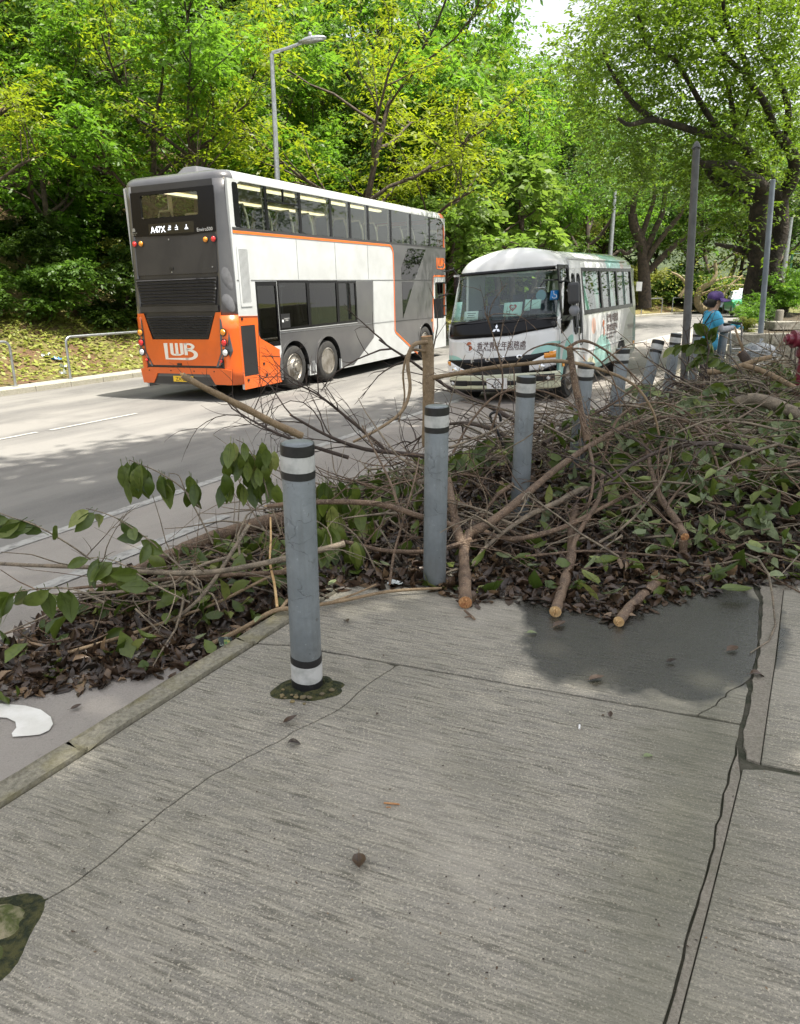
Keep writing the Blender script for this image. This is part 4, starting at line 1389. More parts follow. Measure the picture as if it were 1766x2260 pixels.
# nose panels (v = 0 nearside .. MW)
e = .012
fpatch(e, MW - e, .62, lerp([(0, 1.20), (.5, 1.14), (.7, 1.10), (MW - .2, 1.07), (MW, 1.10)]), 0, 'nose_panel', M_LIV, n=40, m=6)
cow = lerp([(0, 1.20), (.5, 1.14), (.7, 1.10), (MW - .2, 1.07), (MW, 1.10)])
fpatch(.01, MW - .01, lambda v: cow(v) - .01, 1.34, .006, 'windscreen_cowl', M_GLOSSK, n=40)
ws = fpatch(.035, MW - .035, 1.34, 2.10, .004, 'windscreen', M_GLASSC, n=40, m=8, th=.004)
for va, vb in ((.012, .05), (MW - .05, MW - .012)):
    fpatch(va, vb, 1.15, 2.12, .002, 'windscreen_pillar', M_WHITEC, n=4, m=8, th=.03)
fpatch(.03, MW - .03, 2.07, 2.12, .007, 'windscreen_top_band', M_GLOSSK, n=40, m=1)
# black grille wedge and letters
gt = lerp([(.06, .83), (.35, .79), (MW / 2, .75), (MW - .5, .73), (MW, .72)])
gb = lerp([(.06, .80), (.30, .62), (.50, .47), (MW - .42, .45), (MW - .28, .58), (MW - .02, .68)])
fpatch(.06, MW - .02, gb, gt, .010, 'grille', M_GLOSSK, n=40)
for i, ch in enumerate('FUSO'):
    v0 = 1.40 - i * .275
    text_mesh(ch, .085, (lambda v0: lambda x, y, d: FRONT(v0 - x * 1.5, .675 + .018 * (i) + y, .014))(v0), M_CHROME, 'badge_letter', MBS, bold=.004)
M_MESH = simple('grille_mesh', (.02, .02, .02), .6, bumpv=(60, .8))
fpatch(.55, 1.45, .46, .60, .013, 'grille_mesh', M_MESH, n=14)
# headlamps
for va, vb, tp, bt in ((.04, .42, lerp([(.04, .84), (.42, .66)]), lerp([(.04, .60), (.20, .54), (.42, .52)])),
                       (MW - .40, MW - .02, lerp([(MW - .40, .56), (MW - .10, .70), (MW - .02, .71)]), lerp([(MW - .40, .50), (MW - .1, .46), (MW - .02, .48)]))):
    h = fpatch(va, vb, bt, tp, .016, 'headlamp', M_CLEAR, n=12)
    h2 = fpatch(va + (.03 if va < 1 else .02), va + (.10 if va < 1 else .03) + .05, (.72 if va < 1 else .56), (.80 if va < 1 else .50), .022, 'indicator_lens', M_AMBER, h, n=4, m=2)
    vm = (va + vb) / 2
    mb = MB(); c = FRONT(vm, .585 if va < 1 else .55, .018)
    mb.lathe([(.055, 0), (.055, -.006), (.03, -.012), (.005, -.014)], 14, axis='x', c=c); mb.build('lamp_lens', M_CHROME, h, smooth=True)
    fpatch(va + .01, vb - .01, lambda v: bt(v) - .012, lambda v: bt(v) + .012, .020, 'headlamp_trim', M_BLACK, h, n=8, m=1)
fpatch(MW - .12, MW - .03, .63, .70, .022, 'indicator_lens', M_AMBER, n=4, m=2)
fpatch(.04, .12, .72, .82, .022, 'indicator_lens', M_AMBER, n=4, m=2)
# bumper
fpatch(.005, MW - .005, .235, lambda v: .485 + .02 * math.cos(v * 2), .018, 'front_bumper', M_LIVC, n=40, m=6, th=.03)
fpatch(.06, .42, .36, .47, .024, 'fog_lamp_recess', M_BLACK, n=8)
fpatch(MW - .42, MW - .06, .29, .38, .024, 'fog_lamp_recess', M_BLACK, n=8)
mb = MB(); mb.lathe([(.035, 0), (.03, -.01), (.005, -.014)], 12, axis='x', c=FRONT(.14, .41, .027)); mb.build('fog_lamp', M_CLEAR, MBS, smooth=True)
mb = MB(); mb.lathe([(.035, 0), (.03, -.01), (.005, -.014)], 12, axis='x', c=FRONT(MW - .14, .335, .027)); mb.build('fog_lamp', M_CLEAR, MBS, smooth=True)
fpatch(.42, 1.53, .30, .375, .024, 'lower_intake', M_BLACK, n=14)
fpatch(.10, MW - .10, .19, .235, .004, 'chin', M_BLACK, n=20, m=1)
npl = fpatch(.80, 1.16, .245, .42, .034, 'number_plate', M_WPLATE, n=6, m=2, smooth=False)
text_mesh('ZS', .10, lambda x, y, d: FRONT(.98 - x, .335 + y, .0365), M_KTEXT, 'registration', npl, bold=.001)
text_mesh('4257', .10, lambda x, y, d: FRONT(.98 - x, .255 + y, .0365), M_KTEXT, 'registration', npl, bold=.001)
# lettering on the nose
M_BROWN = simple('brown_lettering', (.055, .015, .012), .5)
text_mesh('香港青少年服務處', .115, lambda x, y, d: FRONT(.90 - x, .905 + y, .004), M_BROWN, 'chinese_lettering', MBS, bold=.0012, sx=.92)
text_mesh('Hong Kong Children & Youth Services', .056, lambda x, y, d: FRONT(.90 - x, .862 + y, .004), M_BROWN, 'english_lettering', MBS, bold=.0008, sx=.95)
def emblem(fn, r_, parent):
    mb = MB()
    for k in range(22):
        a = k / 22 * 6.283
        mb.plate([(math.cos(a) * r_, math.sin(a) * r_), (math.cos(a + .08) * r_, math.sin(a + .08) * r_), (math.cos(a + .08) * r_ * 1.08, math.sin(a + .08) * r_ * 1.08), (math.cos(a) * r_ * 1.08, math.sin(a) * r_ * 1.08)], [], fn, .001)
    em = mb.build('emblem_ring', M_BROWN, parent)
    mb = MB(); mb.plate(arc(-.1 * r_, .25 * r_, .5 * r_, 10, 190, 8) + [(-.4 * r_, .1 * r_)], [], fn, .001); mb.plate(arc(.1 * r_, -.3 * r_, .42 * r_, -100, 100, 8), [], fn, .001)
    mb.build('emblem_figure', simple('rust_print', (.40, .12, .05), .5), em)
    mb = MB(); mb.plate(arc(-.05 * r_, 0, .16 * r_, 0, 340, 8), [], fn, .001); mb.plate([(-.12 * r_, -.8 * r_), (.05 * r_, -.8 * r_), (.02 * r_, -.2 * r_), (-.12 * r_, -.2 * r_)], [], fn, .001)
    mb.build('emblem_figure', M_BROWN, em)
emblem(lambda a, b, d: FRONT(1.46 - a, .945 + b, .005 - d), .095, MBS)
# three-diamond badge
mb = MB()
for k in range(3):
    a = R(90 + 120 * k)
    d_ = Vector((math.cos(a), math.sin(a))); p_ = Vector((-d_.y, d_.x)) * .022
    pl = [(0, 0), tuple(d_ * .038 - p_), tuple(d_ * .076), tuple(d_ * .038 + p_)]
    mb.plate(pl, [], lambda a_, b_, dd: FRONT(.99 - a_, 1.20 + b_, .014 - dd), .003)
mb.build('maker_badge', M_CHROME, MBS)
# wipers
for v0, v1 in ((.35, 1.05), (1.15, 1.80)):
    mb = MB(); mb.tube([FRONT(v0, 1.37, .03), FRONT((v0 + v1) / 2, 1.33, .035), FRONT(v1, 1.29, .03)], .010, 6); mb.build('wiper', M_BLACK, MBS)
# papers behind the glass
M_PAP = simple('pale_paper', (.62, .80, .74), .7)
M_PAPW = simple('white_paper', (.80, .84, .80), .7)
M_HEART = simple('red_print', (.45, .03, .03), .5)
def paper(v0, v1, w0, w1, mat=M_PAP, o=-.012):
    return fpatch(v0, v1, w0, w1, o, 'paper_notice', mat, n=4, m=3, th=.002)
p1 = paper(1.69, 1.87, 1.36, 1.66)
p2 = paper(1.35, 1.62, 1.36, 1.50, M_PAPW)
p3 = paper(.60, .91, 1.385, 1.60)
p4 = paper(.47, .56, 1.46, 1.63)
p5 = paper(.30, .45, 1.48, 1.62)
for pp, v0, wt in ((p1, 1.78, (1.60, 1.54, 1.47, 1.40)), (p2, 1.48, (1.46, 1.43, 1.40))):
    mb = MB()
    for k, w in enumerate(wt):
        a = .06 if k % 2 else .08
        mb.plate([(-a, 0), (a, 0), (a, .010), (-a, .010)], [], lambda p, q, d: FRONT(v0 - p, w + q, -.010 - d), .001)
    mb.build('printed_line', M_KTEXT, pp)
hp = []
for k in range(24):
    t_ = k / 24 * 6.283
    hp.append((.0040 * 16 * math.sin(t_) ** 3, .0040 * (13 * math.cos(t_) - 5 * math.cos(2 * t_) - 2 * math.cos(3 * t_) - math.cos(4 * t_))))
hi = [(a * .62, b * .58) for a, b in hp]
mb = MB(); mb.plate(hp[::-1], [hi], lambda p, q, d: FRONT(.755 - p, 1.52 + q, -.0095 - d), .001)
mb.plate([(-.03, .02), (.0, -.012), (.035, .02), (.035, .008), (0, -.03), (-.03, .006)], [], lambda p, q, d: FRONT(.755 - p, 1.52 + q, -.0095 - d), .001)
mb.build('heart_print', M_HEART, p3)
mb = MB(); mb.plate([(-.09, 0), (.09, 0), (.09, .012), (-.09, .012)], [], lambda p, q, d: FRONT(.755 - p, 1.41 + q, -.0095 - d), .001); mb.build('printed_line', M_KTEXT, p3)
M_BLUE = simple('blue_sticker', (.01, .16, .42), .4)
bs = paper(.065, .175, 1.60, 1.74, M_BLUE, .008)
mb = MB()
mb.tube([FRONT(.135, 1.71, .011), FRONT(.125, 1.675, .011), FRONT(.10, 1.672, .011), FRONT(.088, 1.635, .011)], .005, 5)
mb.tube([FRONT(.118 + .028 * math.cos(a), 1.648 + .026 * math.sin(a), .011) for a in [2.2 + i * .45 for i in range(10)]], .004, 5)
mb.lathe([(.008, 0), (.008, -.002)], 10, axis='x', c=FRONT(.135, 1.724, .011))
mb.build('wheelchair_symbol', M_WPLATE, bs)
mb = MB(); mb.lathe([(.085, 0), (.085, .008), (.07, .014)], 20, axis='x', c=(FRONT(.33, 1.68)[0] + .05, .33, 1.68)); mb.build('cab_fan', simple('blue_fan', (.12, .30, .38), .4), MBS)
# side wall with window openings (nearside, towards the camera)
def sill(u): return 1.30
door = rect(1.00, .40, 1.62, 2.09)
drv = [(.42, 1.30), (.99, 1.30), (.99, 2.10), (.50, 2.10)]
drvlow = [(.36, 1.06), (.62, 1.10), (.84, 1.17), (.93, 1.24), (.93, 1.28), (.36, 1.28)]
win = rect(1.74, 1.33, 5.50, 2.07, .04)
def arch2(u, r_=.40, n=12): return [(u + r_ * math.cos(math.pi - math.pi * i / n), max(.30 + r_ * math.sin(math.pi * i / n), .27)) for i in range(n + 1)]
low = [(.30, .27)] + arch2(.80) + arch2(4.48, .42) + [(ML - .12, .30), (ML, .42), (ML, 1.33), (.99, 1.33), (.99, 1.0)]
for side in (0, 1):
    fn = (lambda a, b, d: (a, inset(b) + d, b)) if side == 0 else (lambda a, b, d: (a, MW - inset(b) - .04 + d, b))
    mb = MB()
    mb.plate([(.30, .27)] + arch2(.80) + arch2(4.48, .42) + [(ML - .12, .30), (ML, .42), (ML, 1.0), (.30, 1.0)], [], fn, .04)
    mb.plate([(1.64, 1.0), (ML, 1.0), (ML, 1.33), (1.64, 1.33)], [], fn, .04)
    mb.plate([(.30, 1.0), (1.0, 1.0), (1.0, 1.30), (.93, 1.30), (.93, 1.22), (.84, 1.17), (.62, 1.10), (.36, 1.06), (.30, 1.06)], [], fn, .04)
    mb.plate([(.30, 1.06), (.36, 1.06), (.36, 1.28), (.93, 1.28), (.93, 1.30), (.32, 1.30)], [], fn, .04)
    mb.plate([(.46, 2.07), (ML - .10, 2.07), (ML - .11, 2.10), (.46, 2.10)], [], fn, .04)
    mb.plate([(1.64, 1.33), (1.74, 1.33), (1.74, 2.07), (1.64, 2.07)], [], fn, .04)
    mb.plate([(5.50, 1.33), (ML, 1.33), (ML, 1.6), (ML - .10, 2.07), (5.50, 2.07)], [], fn, .04)
    if side: mb.plate([(1.0, 1.0), (1.64, 1.0), (1.64, 2.07), (1.0, 2.07)], [], fn, .04)
    mb.build('side_wall', M_LIV, MBS)
fn = SID
mb = MB(); mb.plate(win, [], SID(-.015), .004) if False else None
UW = [1.74, 2.98, 4.22, 5.50]
for i in range(3):
    mb = MB(); mb.plate(rect(UW[i] + .03, 1.36, UW[i + 1] - .03, 2.05), [], SID(-.015), .004); g = mb.build('side_window', M_GLASSC, MBS)
    mb = MB()
    for bx in ((UW[i] - .02, 1.30, UW[i + 1] + .02, 1.375), (UW[i] - .02, 2.03, UW[i + 1] + .02, 2.09), (UW[i] - .02, 1.375, UW[i] + .05, 2.03), (UW[i + 1] - .05, 1.375, UW[i + 1] + .02, 2.03)):
        mb.plate(rect(*bx), [], SID(.005 + .001 * i), .02)
    mb.build('window_frame', M_GLOSSK, g)
    mb = MB(); um = (UW[i] + UW[i + 1]) / 2; mb.plate(rect(um - .012, 1.36, um + .012, 2.04), [], SID(.004), .015)
    if i: mb.build('window_bar', M_GLOSSK, g)
M_CURT = simple('pale_green_curtain', (.42, .62, .52), .8, col2=(.30, .48, .40), nscale=6)
for u, lean_ in ((1.86, .30), (2.62, .40), (3.75, .30), (4.95, .20)):
    V, F = [], []
    n = 14
    for j in range(7):
        w = 2.05 - j * .115
        for i in range(n + 1):
            x = u + (.30 - .12 * math.sin(j / 6 * 3.14)) * i / n + lean_ * (j / 6) * .5
            V.append((x, inset(w) + .06 + .018 * math.sin(i * 2.2 + j * .2), w))
    for j in range(6):
        for i in range(n):
            a = j * (n + 1) + i
            F.append((a, a + 1, a + n + 2, a + n + 1))
    mb = MB(); mb.add(V, F); mb.build('curtain', M_CURT, MBS, smooth=True)
mb = MB(); mb.plate(drv, [], SID(-.015), .004); mb.build('cab_window', M_GLASSD, MBS)
mb = MB(); mb.plate(drvlow, [], SID(-.012), .004); mb.build('cab_lower_window', M_GLASSD, MBS)
mb = MB(); mb.plate([(.40, 1.26), (1.02, 1.26), (1.02, 2.13), (.46, 2.13)], [[(.48, 1.34), (.96, 1.34), (.96, 2.07), (.53, 2.07)]], SID(.004), .02); mb.build('window_frame', M_GLOSSK, MBS)
# folding door
dr = bpy.data.objects.new('door', None); link(dr, MBS)
for a, b, w0 in ((1.02, 1.31, 1.02), (1.33, 1.62, .82)):
    mb = MB(); mb.plate(rect(a, .42, b, 2.07), [rect(a + .05, w0, b - .05, 1.98, .07)], SID(.010), .03); mb.build('door_leaf', M_WHITEC, dr)
    mb = MB(); mb.plate(rect(a + .05, w0, b - .05, 1.98, .07), [], SID(-.006), .004); mb.build('door_glass', M_GLASSD, dr)
    mb = MB(); mb.plate(rect(a + .035, w0 - .015, b - .035, 1.995, .08), [rect(a + .055, w0 + .005, b - .055, 1.975, .07)], SID(.014), .012); mb.build('door_seal', M_BLACK, dr)
mb = MB(); mb.box(1.28, -.03, .98, 1.36, -.008, 1.12); mb.build('door_handle', M_CHROME, dr, bevel=.01)
mb = MB(); mb.plate(rect(1.0, 2.07, 1.64, 2.20), [], SID(.016), .02); mb.build('door_header', M_WHITEC, dr)
# belt crease and reflectors
mb = MB(); mb.box(1.66, -.012, .665, ML - .03, .004, .685); mb.build('rub_strip', M_LIV, MBS)
for u, z in ((.40, .55), (1.70, .42), (5.55, .52)):
    mb = MB(); mb.box(u, -.018, z, u + .09, .0, z + .06); mb.build('side_reflector', M_AMBER, MBS)
# printed name on the side
text_mesh('香港青少年服務處', .17, lambda x, y, d: (3.70 + x * .66, -.004, 1.10 + y), M_BROWN, 'chinese_lettering', MBS, bold=.002)
text_mesh('賽馬會綜合服務中心', .15, lambda x, y, d: (3.70 + x * .66, -.004, .93 + y), M_BROWN, 'chinese_lettering', MBS, bold=.002)
text_mesh('Hong Kong Children & Youth Services\nIntegrated Services Centre', .068, lambda x, y, d: (3.20 + x * .80, -.004, .85 + y), M_BROWN, 'english_lettering', MBS, 'LEFT', bold=.001)
emblem(lambda a, b, d: (3.02 + a * .8, -.005 + d, 1.0 + b * 1.3), .16, MBS)
text_mesh('香港青少年服務處', .12, lambda x, y, d: (5.30 + x * .6, -.004, .86 + y), simple('grey_lettering', (.22, .20, .18), .5), 'chinese_lettering', MBS)
# roof: rounded shell
rings = []
lev = 7
for i in range(lev + 1):
    th = R(90 * i / lev)
    ins = .34 * (1 - math.cos(th)) ** .9
    ring = []
    wz = 2.10 + .27 * math.sin(th)
    hwid = MW / 2 - inset(2.10) - ins
    nf = 16
    for j in range(nf + 1):
        x = -1 + 2 * j / nf
        b_ = 1 - max(0, 1 - abs(x) ** 4.5) ** (1 / 2.6)
        ring.append((ufront(2.10) + .02 + .28 * b_ + ins * 1.5, MW / 2 - x * hwid, wz + .10 * max(0, (1 - x * x)) * math.sin(th)))
    for u in (.9, 1.6, 2.4, 3.2, 4.0, 4.8, 5.3):
        ring.append((u, MW / 2 - hwid, wz))
    for j in range(9):
        x = 1 - 2 * j / 8
        ring.append((ML - .08 - ins * .8 - .10 * abs(x) ** 4, MW / 2 - x * hwid, wz + .10 * max(0, (1 - x * x)) * math.sin(th)))
    for u in (5.3, 4.8, 4.0, 3.2, 2.4, 1.6, .9):
        ring.append((u, MW / 2 + hwid, wz))
    rings.append(ring)
mb = MB(); n = len(rings[0])
V = [q for r_ in rings for q in r_]
F = [(i * n + j, (i + 1) * n + j, (i + 1) * n + (j + 1) % n, i * n + (j + 1) % n) for i in range(lev) for j in range(n)]
cz = (3.0, MW / 2, 2.47)
V.append(cz)
F += [(lev * n + j, len(V) - 1, lev * n + (j + 1) % n) for j in range(n)]
mb.add(V, F); mb.build('roof', M_LIV, MBS, auto=60)
mb = MB(); mb.tube([(1.0, inset(2.1) + .03, 2.235), (5.2, inset(2.1) + .03, 2.235)], .018, 8); mb.build('rain_gutter', M_LIV, MBS)
# rear wall, floor, seats, driver
mb = MB(); mb.plate(rect(.04, .35, MW - .04, 2.10), [rect(.3, 1.35, MW - .3, 2.0, .08)], lambda a, b, d: (ML - .05 - max(0, b - 1.3) * .08 - d, MW - a, b), .04); mb.build('rear_wall', M_LIV, MBS)
mb = MB(); mb.plate(rect(.3, 1.35, MW - .3, 2.0, .08), [], lambda a, b, d: (ML - .08 - max(0, b - 1.3) * .08 - d, MW - a, b), .005); mb.build('rear_window', M_GLASSC, MBS)
mb = MB(); mb.box(.35, .06, .50, ML - .1, MW - .06, .58); mb.box(1.3, .10, .22, 4.0, MW - .10, .50); mb.box(.2, .12, .30, .4, MW - .12, 1.0); mb.build('floor', M_UNDER, MBS)
mb = MB(); mb.box(.22, .06, 1.10, .55, MW - .06, 1.28); mb.build('dashboard', M_BLACK, MBS, bevel=.03)
def mseat(x, y):
    r_ = bpy.data.objects.new('seat', None); link(r_, MBS); r_.location = (x, y, .58)
    mb = MB(); mb.box(-.42, 0, .30, .05, .42, .42); mb.build('cushion', M_SEAT, r_, bevel=.04)
    mb = MB(); mb.box(.02, 0, .36, .12, .42, .98); mb.box(.04, .10, .98, .11, .32, 1.14); mb.build('backrest', M_SEAT, r_, bevel=.03)
for x in (1.15, 2.4, 3.2, 4.0, 4.8):
    for y in (.25, MW - .68):
        mseat(x, y)
mb = MB(); mb.tube([(.55 + .06 * math.sin(a), MW - .48 + .20 * math.cos(a), 1.32 + .18 * math.sin(a)) for a in [i * .5236 for i in range(13)]], .014, 6); mb.build('steering_wheel', M_BLACK, MBS, smooth=True)
# mirrors
mb = MB(); mb.tube([FRONT(.06, 1.86, .0), (.16, -.14, 1.88), (.22, -.22, 1.82)], .014, 6); ma = mb.build('mirror_arm', M_BLACK, MBS)
mb = MB(); mb.box(.16, -.34, 1.52, .27, -.16, 1.84); mb.build('mirror', simple('mirror_housing', (.045, .047, .052), .5), MBS, bevel=.04)
mb = MB(); mb.lathe([(.085, 0), (.075, -.03), (.02, -.05)], 16, axis='x', c=(.24, -.25, 1.42)); mb.build('round_mirror', simple('mirror_back', (.22, .23, .25), .4), MBS, smooth=True)
mb = MB(); mb.tube([(.22, -.25, 1.52), (.22, -.25, 1.42), (.26, -.10, 1.28)], .010, 6); mb.build('mirror_arm', M_BLACK, MBS)
mb = MB(); mb.tube([FRONT(.10, 1.90, .0), (-.02, .14, 1.90), (-.05, .20, 1.80)], .012, 6); mb.build('mirror_arm', M_BLACK, MBS)
mb = MB(); mb.lathe([(.09, 0), (.07, -.02), (.02, -.03)], 14, axis='z', c=(-.05, .20, 1.80)); mb.build('convex_mirror', simple('mirror_disc', (.40, .43, .44), .2, .6), MBS, smooth=True)
mb = MB(); mb.box(.18, MW + .06, 1.42, .28, MW + .20, 1.74); mb.tube([(.3, MW - .03, 1.8), (.22, MW + .12, 1.78)], .014, 6); mb.build('mirror', M_BLACK, MBS, bevel=.03)
wheel(MBS, (.80, .05, .33), .335, .22, -1, 'flat', .7)
wheel(MBS, (4.48, .05, .33), .335, .22, -1, 'deep', .7)
wheel(MBS, (.80, MW - .05, .33), .335, .22, 1, 'flat', .7)
wheel(MBS, (4.48, MW - .05, .33), .335, .22, 1, 'flat', .7)
for u, r_ in ((.80, .40), (4.48, .42)):
    for y0, y1 in ((.03, .45), (MW - .45, MW - .03)):
        V, F = [], []
        for i, q in enumerate(arch2(u, r_, 12)):
            V += [(q[0], y0, q[1]), (q[0], y1, q[1])]
            if i: F.append((2 * i - 2, 2 * i - 1, 2 * i + 1, 2 * i))
        mb = MB(); mb.add(V, F); mb.build('arch_liner', M_UNDER, MBS, smooth=True)

# ------------------------------------------------------------------ vegetation
M_BARK = simple('bark_brown', (.085, .062, .042), .9, col2=(.035, .027, .020), nscale=9, bumpv=(22, .9, .03))
M_BARKD = simple('bark_dark', (.055, .042, .030), .9, col2=(.022, .018, .013), nscale=6, bumpv=(16, 1.0, .04))
M_BARKP = simple('bark_pale', (.30, .24, .13), .85, col2=(.18, .14, .08), nscale=8, bumpv=(22, .5))
LF_YEL = leafmat('leaf_yellow_green', (.095, .155, .012), (.21, .265, .018), (.17, .20, .012), .48)
LF_BRT = leafmat('leaf_bright_green', (.058, .140, .016), (.135, .255, .026), (.11, .20, .018), .48)
LF_MID = leafmat('leaf_mid_green', (.036, .090, .014), (.095, .180, .024), (.085, .140, .018), .45)
LF_DRK = leafmat('leaf_dark_green', (.024, .058, .010), (.075, .125, .016), (.05, .088, .014), .36)
LF_OLV = leafmat('leaf_olive', (.095, .120, .020), (.185, .21, .034), (.15, .145, .026), .45)
LF_BIG = leafmat('leaf_broad_green', (.075, .145, .022), (.13, .205, .035), (.12, .17, .02), .45)
LF_SHD = leafmat('leaf_overhead', (.045, .085, .012), (.07, .12, .016), (.06, .10, .014), .25)

def leaf_quads(P, size, rng, aspect=.5, up=.6, droop=.35, D=None):
    """diamond blades at points P"""
    n = len(P)
    N = rng.normal(size=(n, 3)); N[:, 2] = np.abs(N[:, 2]) + up
    N /= np.linalg.norm(N, axis=1)[:, None]
    A = rng.normal(size=(n, 3)) if D is None else D + rng.normal(size=(n, 3)) * .5
    A[:, 2] -= droop
    A -= N * np.sum(A * N, axis=1)[:, None]
    A /= np.linalg.norm(A, axis=1)[:, None] + 1e-9
    B = np.cross(N, A)
    L = size * rng.uniform(.65, 1.25, n)
    Wd = L * aspect * rng.uniform(.8, 1.2, n)
    V = np.empty((n, 4, 3))
    V[:, 0] = P
    V[:, 1] = P + A * (L * .42)[:, None] + B * (Wd * .5)[:, None]
    V[:, 2] = P + A * L[:, None] - N * (L * .12)[:, None]
    V[:, 3] = P + A * (L * .42)[:, None] - B * (Wd * .5)[:, None]
    return V.reshape(-1, 3), np.arange(4 * n).reshape(n, 4)

def spray_quads(C, ns, Ls, nl, size, rng, aspect=.5, droop=.35, jit=.15, flat=.35):
    """leaves set along short twigs that fan out from the points C"""
    m = len(C)
    a = rng.uniform(0, 6.283, (m, ns))
    d = np.stack([np.cos(a), np.sin(a), rng.normal(size=(m, ns)) * flat + .1], -1)
    d /= np.linalg.norm(d, axis=-1)[..., None]
    L = Ls * rng.uniform(.6, 1.3, (m, ns, 1, 1))
    st = C[:, None, :] + rng.normal(size=(m, ns, 3)) * jit * np.array([1, 1, .6])
    f = ((np.arange(nl) + .5) / nl)[None, None, :, None]
    P = st[:, :, None, :] + d[:, :, None, :] * L * f + np.array([0, 0, -1.0]) * droop * L * f * f
    side = np.cross(d, np.array([0, 0, 1.0]))
    sg = np.where(np.arange(nl) % 2 == 0, 1.0, -1.0)[None, None, :, None]
    A = d[:, :, None, :] * .7 + side[:, :, None, :] * sg * .75 + np.array([0, 0, -droop * .8]) + rng.normal(size=P.shape) * .22
    N = np.array([0, 0, 1.0]) + d[:, :, None, :] * .25 + rng.normal(size=P.shape) * .42
    P, A, N = P.reshape(-1, 3), A.reshape(-1, 3), N.reshape(-1, 3)
    keep = rng.uniform(size=len(P)) < .92
    P, A, N = P[keep], A[keep], N[keep]
    n = len(P)
    N /= np.linalg.norm(N, axis=1)[:, None]
    A -= N * np.sum(A * N, axis=1)[:, None]
    A /= np.linalg.norm(A, axis=1)[:, None] + 1e-9
    B = np.cross(N, A)
    Ln = size * rng.uniform(.7, 1.25, n)
    Wd = Ln * aspect * rng.uniform(.8, 1.2, n)
    V = np.empty((n, 4, 3))
    V[:, 0] = P
    V[:, 1] = P + A * (Ln * .45)[:, None] + B * (Wd * .5)[:, None]
    V[:, 2] = P + A * Ln[:, None] - N * (Ln * .14)[:, None]
    V[:, 3] = P + A * (Ln * .45)[:, None] - B * (Wd * .5)[:, None]
    return V.reshape(-1, 3), np.arange(4 * n).reshape(n, 4)

def grow(rng, h, r0, spread, levels=3, nkids=(5, 4, 4), lean=.12, first=.35, wiggle=.18, up=.5):
    """limbs: list of (points, radii); tips: list of points on the outer limbs"""
    limbs, tips = [], []
    def rec(p, d, L, r_, lev):
        n = 6 if lev == 0 else 5
        pts, rs = [p.copy()], [r_]
        for i in range(n):
            d = d + rng.normal(size=3) * wiggle
            d[2] += up * .12 * (1 if lev else .6)
            d /= np.linalg.norm(d)
            p = p + d * L / n
            pts.append(p.copy()); rs.append(r_ * (1 - .62 * (i + 1) / n))
        limbs.append((pts, rs))
        if lev >= levels - 1:
            for f in (.45, .7, 1.0):
                k = f * n
                i = min(int(k), n - 1)
                tips.append(pts[i] + (pts[i + 1] - pts[i]) * (k - i))
            return
        nk = nkids[lev]
        for q in range(nk):
            f = first + (1 - first) * (q + rng.uniform(.2, .8)) / nk if lev == 0 else rng.uniform(.35, 1.0)
            i = min(int(f * n), n - 1)
            a = rng.uniform(0, 6.283) if lev else q * 2.4 + rng.uniform(-.5, .5)
            out = np.array([math.cos(a), math.sin(a), 0.0])
            dd = d * (.45 if lev == 0 else .8) + out * spread * (1.0 if lev == 0 else .75) + np.array([0, 0, rng.uniform(.0, .5) * up])
            dd /= np.linalg.norm(dd)
            rec(pts[i] + (pts[i + 1] - pts[i]) * (f * n - i), dd, L * rng.uniform(.42, .62), rs[i] * .62, lev + 1)
        tips.append(pts[-1])
    rec(np.zeros(3), np.array([rng.normal() * lean, rng.normal() * lean, 1.0]), h * .72, r0, 0)
    return limbs, tips

def crown_pts(rng, tips, per, rad, flat=.6):
    P = []
    for t in tips:
        k = max(4, int(per * rng.uniform(.4, 1.5)))
        o = rng.normal(size=(k, 3)) * rad * rng.uniform(.7, 1.25)
        o[:, 2] *= flat
        P.append(t + o)
    return np.concatenate(P)

def tree_proto(name, seed, h, r0, spread, leafm, bark, per, rad, size, aspect=.5, levels=3, nkids=(6, 4, 3), flat=.6, up=.5, lup=.6, droop=.35, first=.35, wiggle=.18):
    rng = np.random.default_rng(seed)
    limbs, tips = grow(rng, h, r0, spread, levels, nkids, first=first, wiggle=wiggle, up=up)
    root = empty(name)
    mb = MB()
    for pts, rs in limbs:
        mb.tube(pts, [max(r_, .008) for r_ in rs], 7 if rs[0] > .05 else 4, cap=False)
    mb.build('trunk', bark, root, smooth=True)
    C = np.array(tips)
    C = C[C[:, 2] > .12]
    ns = max(3, int(per / 9))
    V, F = spray_quads(C, ns, rad * 1.55, 10, size, rng, aspect, droop, rad * .35, flat * .55)
    V[:, 2] = np.maximum(V[:, 2], .02)
    P = V
    c = numesh('crown', V, F, leafm, root)
    c['kind'] = 'stuff'
    root['_h'] = float(P[:, 2].max())
    return root

T_PROTO = [tree_proto('tree', 11, 9.0, .16, .9, LF_BRT, M_BARK, 75, .50, .20, .50, nkids=(9, 5, 3)),
           tree_proto('tree', 12, 8.0, .15, 1.1, LF_DRK, M_BARK, 85, .50, .20, .5, nkids=(9, 5, 3), first=.25),
           tree_proto('tree', 13, 10.0, .15, 1.0, LF_YEL, M_BARK, 70, .55, .18, .36, nkids=(9, 5, 3), flat=.35, up=.3),
           tree_proto('tree', 14, 9.0, .17, .85, LF_MID, M_BARK, 80, .52, .19, .5, nkids=(9, 5, 3), first=.25),
           tree_proto('tree', 15, 7.0, .14, 1.2, LF_OLV, M_BARK, 85, .48, .16, .48, nkids=(9, 5, 3), flat=.5),
           tree_proto('tree', 16, 6.0, .11, 1.2, LF_BIG, M_BARK, 34, .42, .27, .62, nkids=(8, 4, 3), droop=.7)]
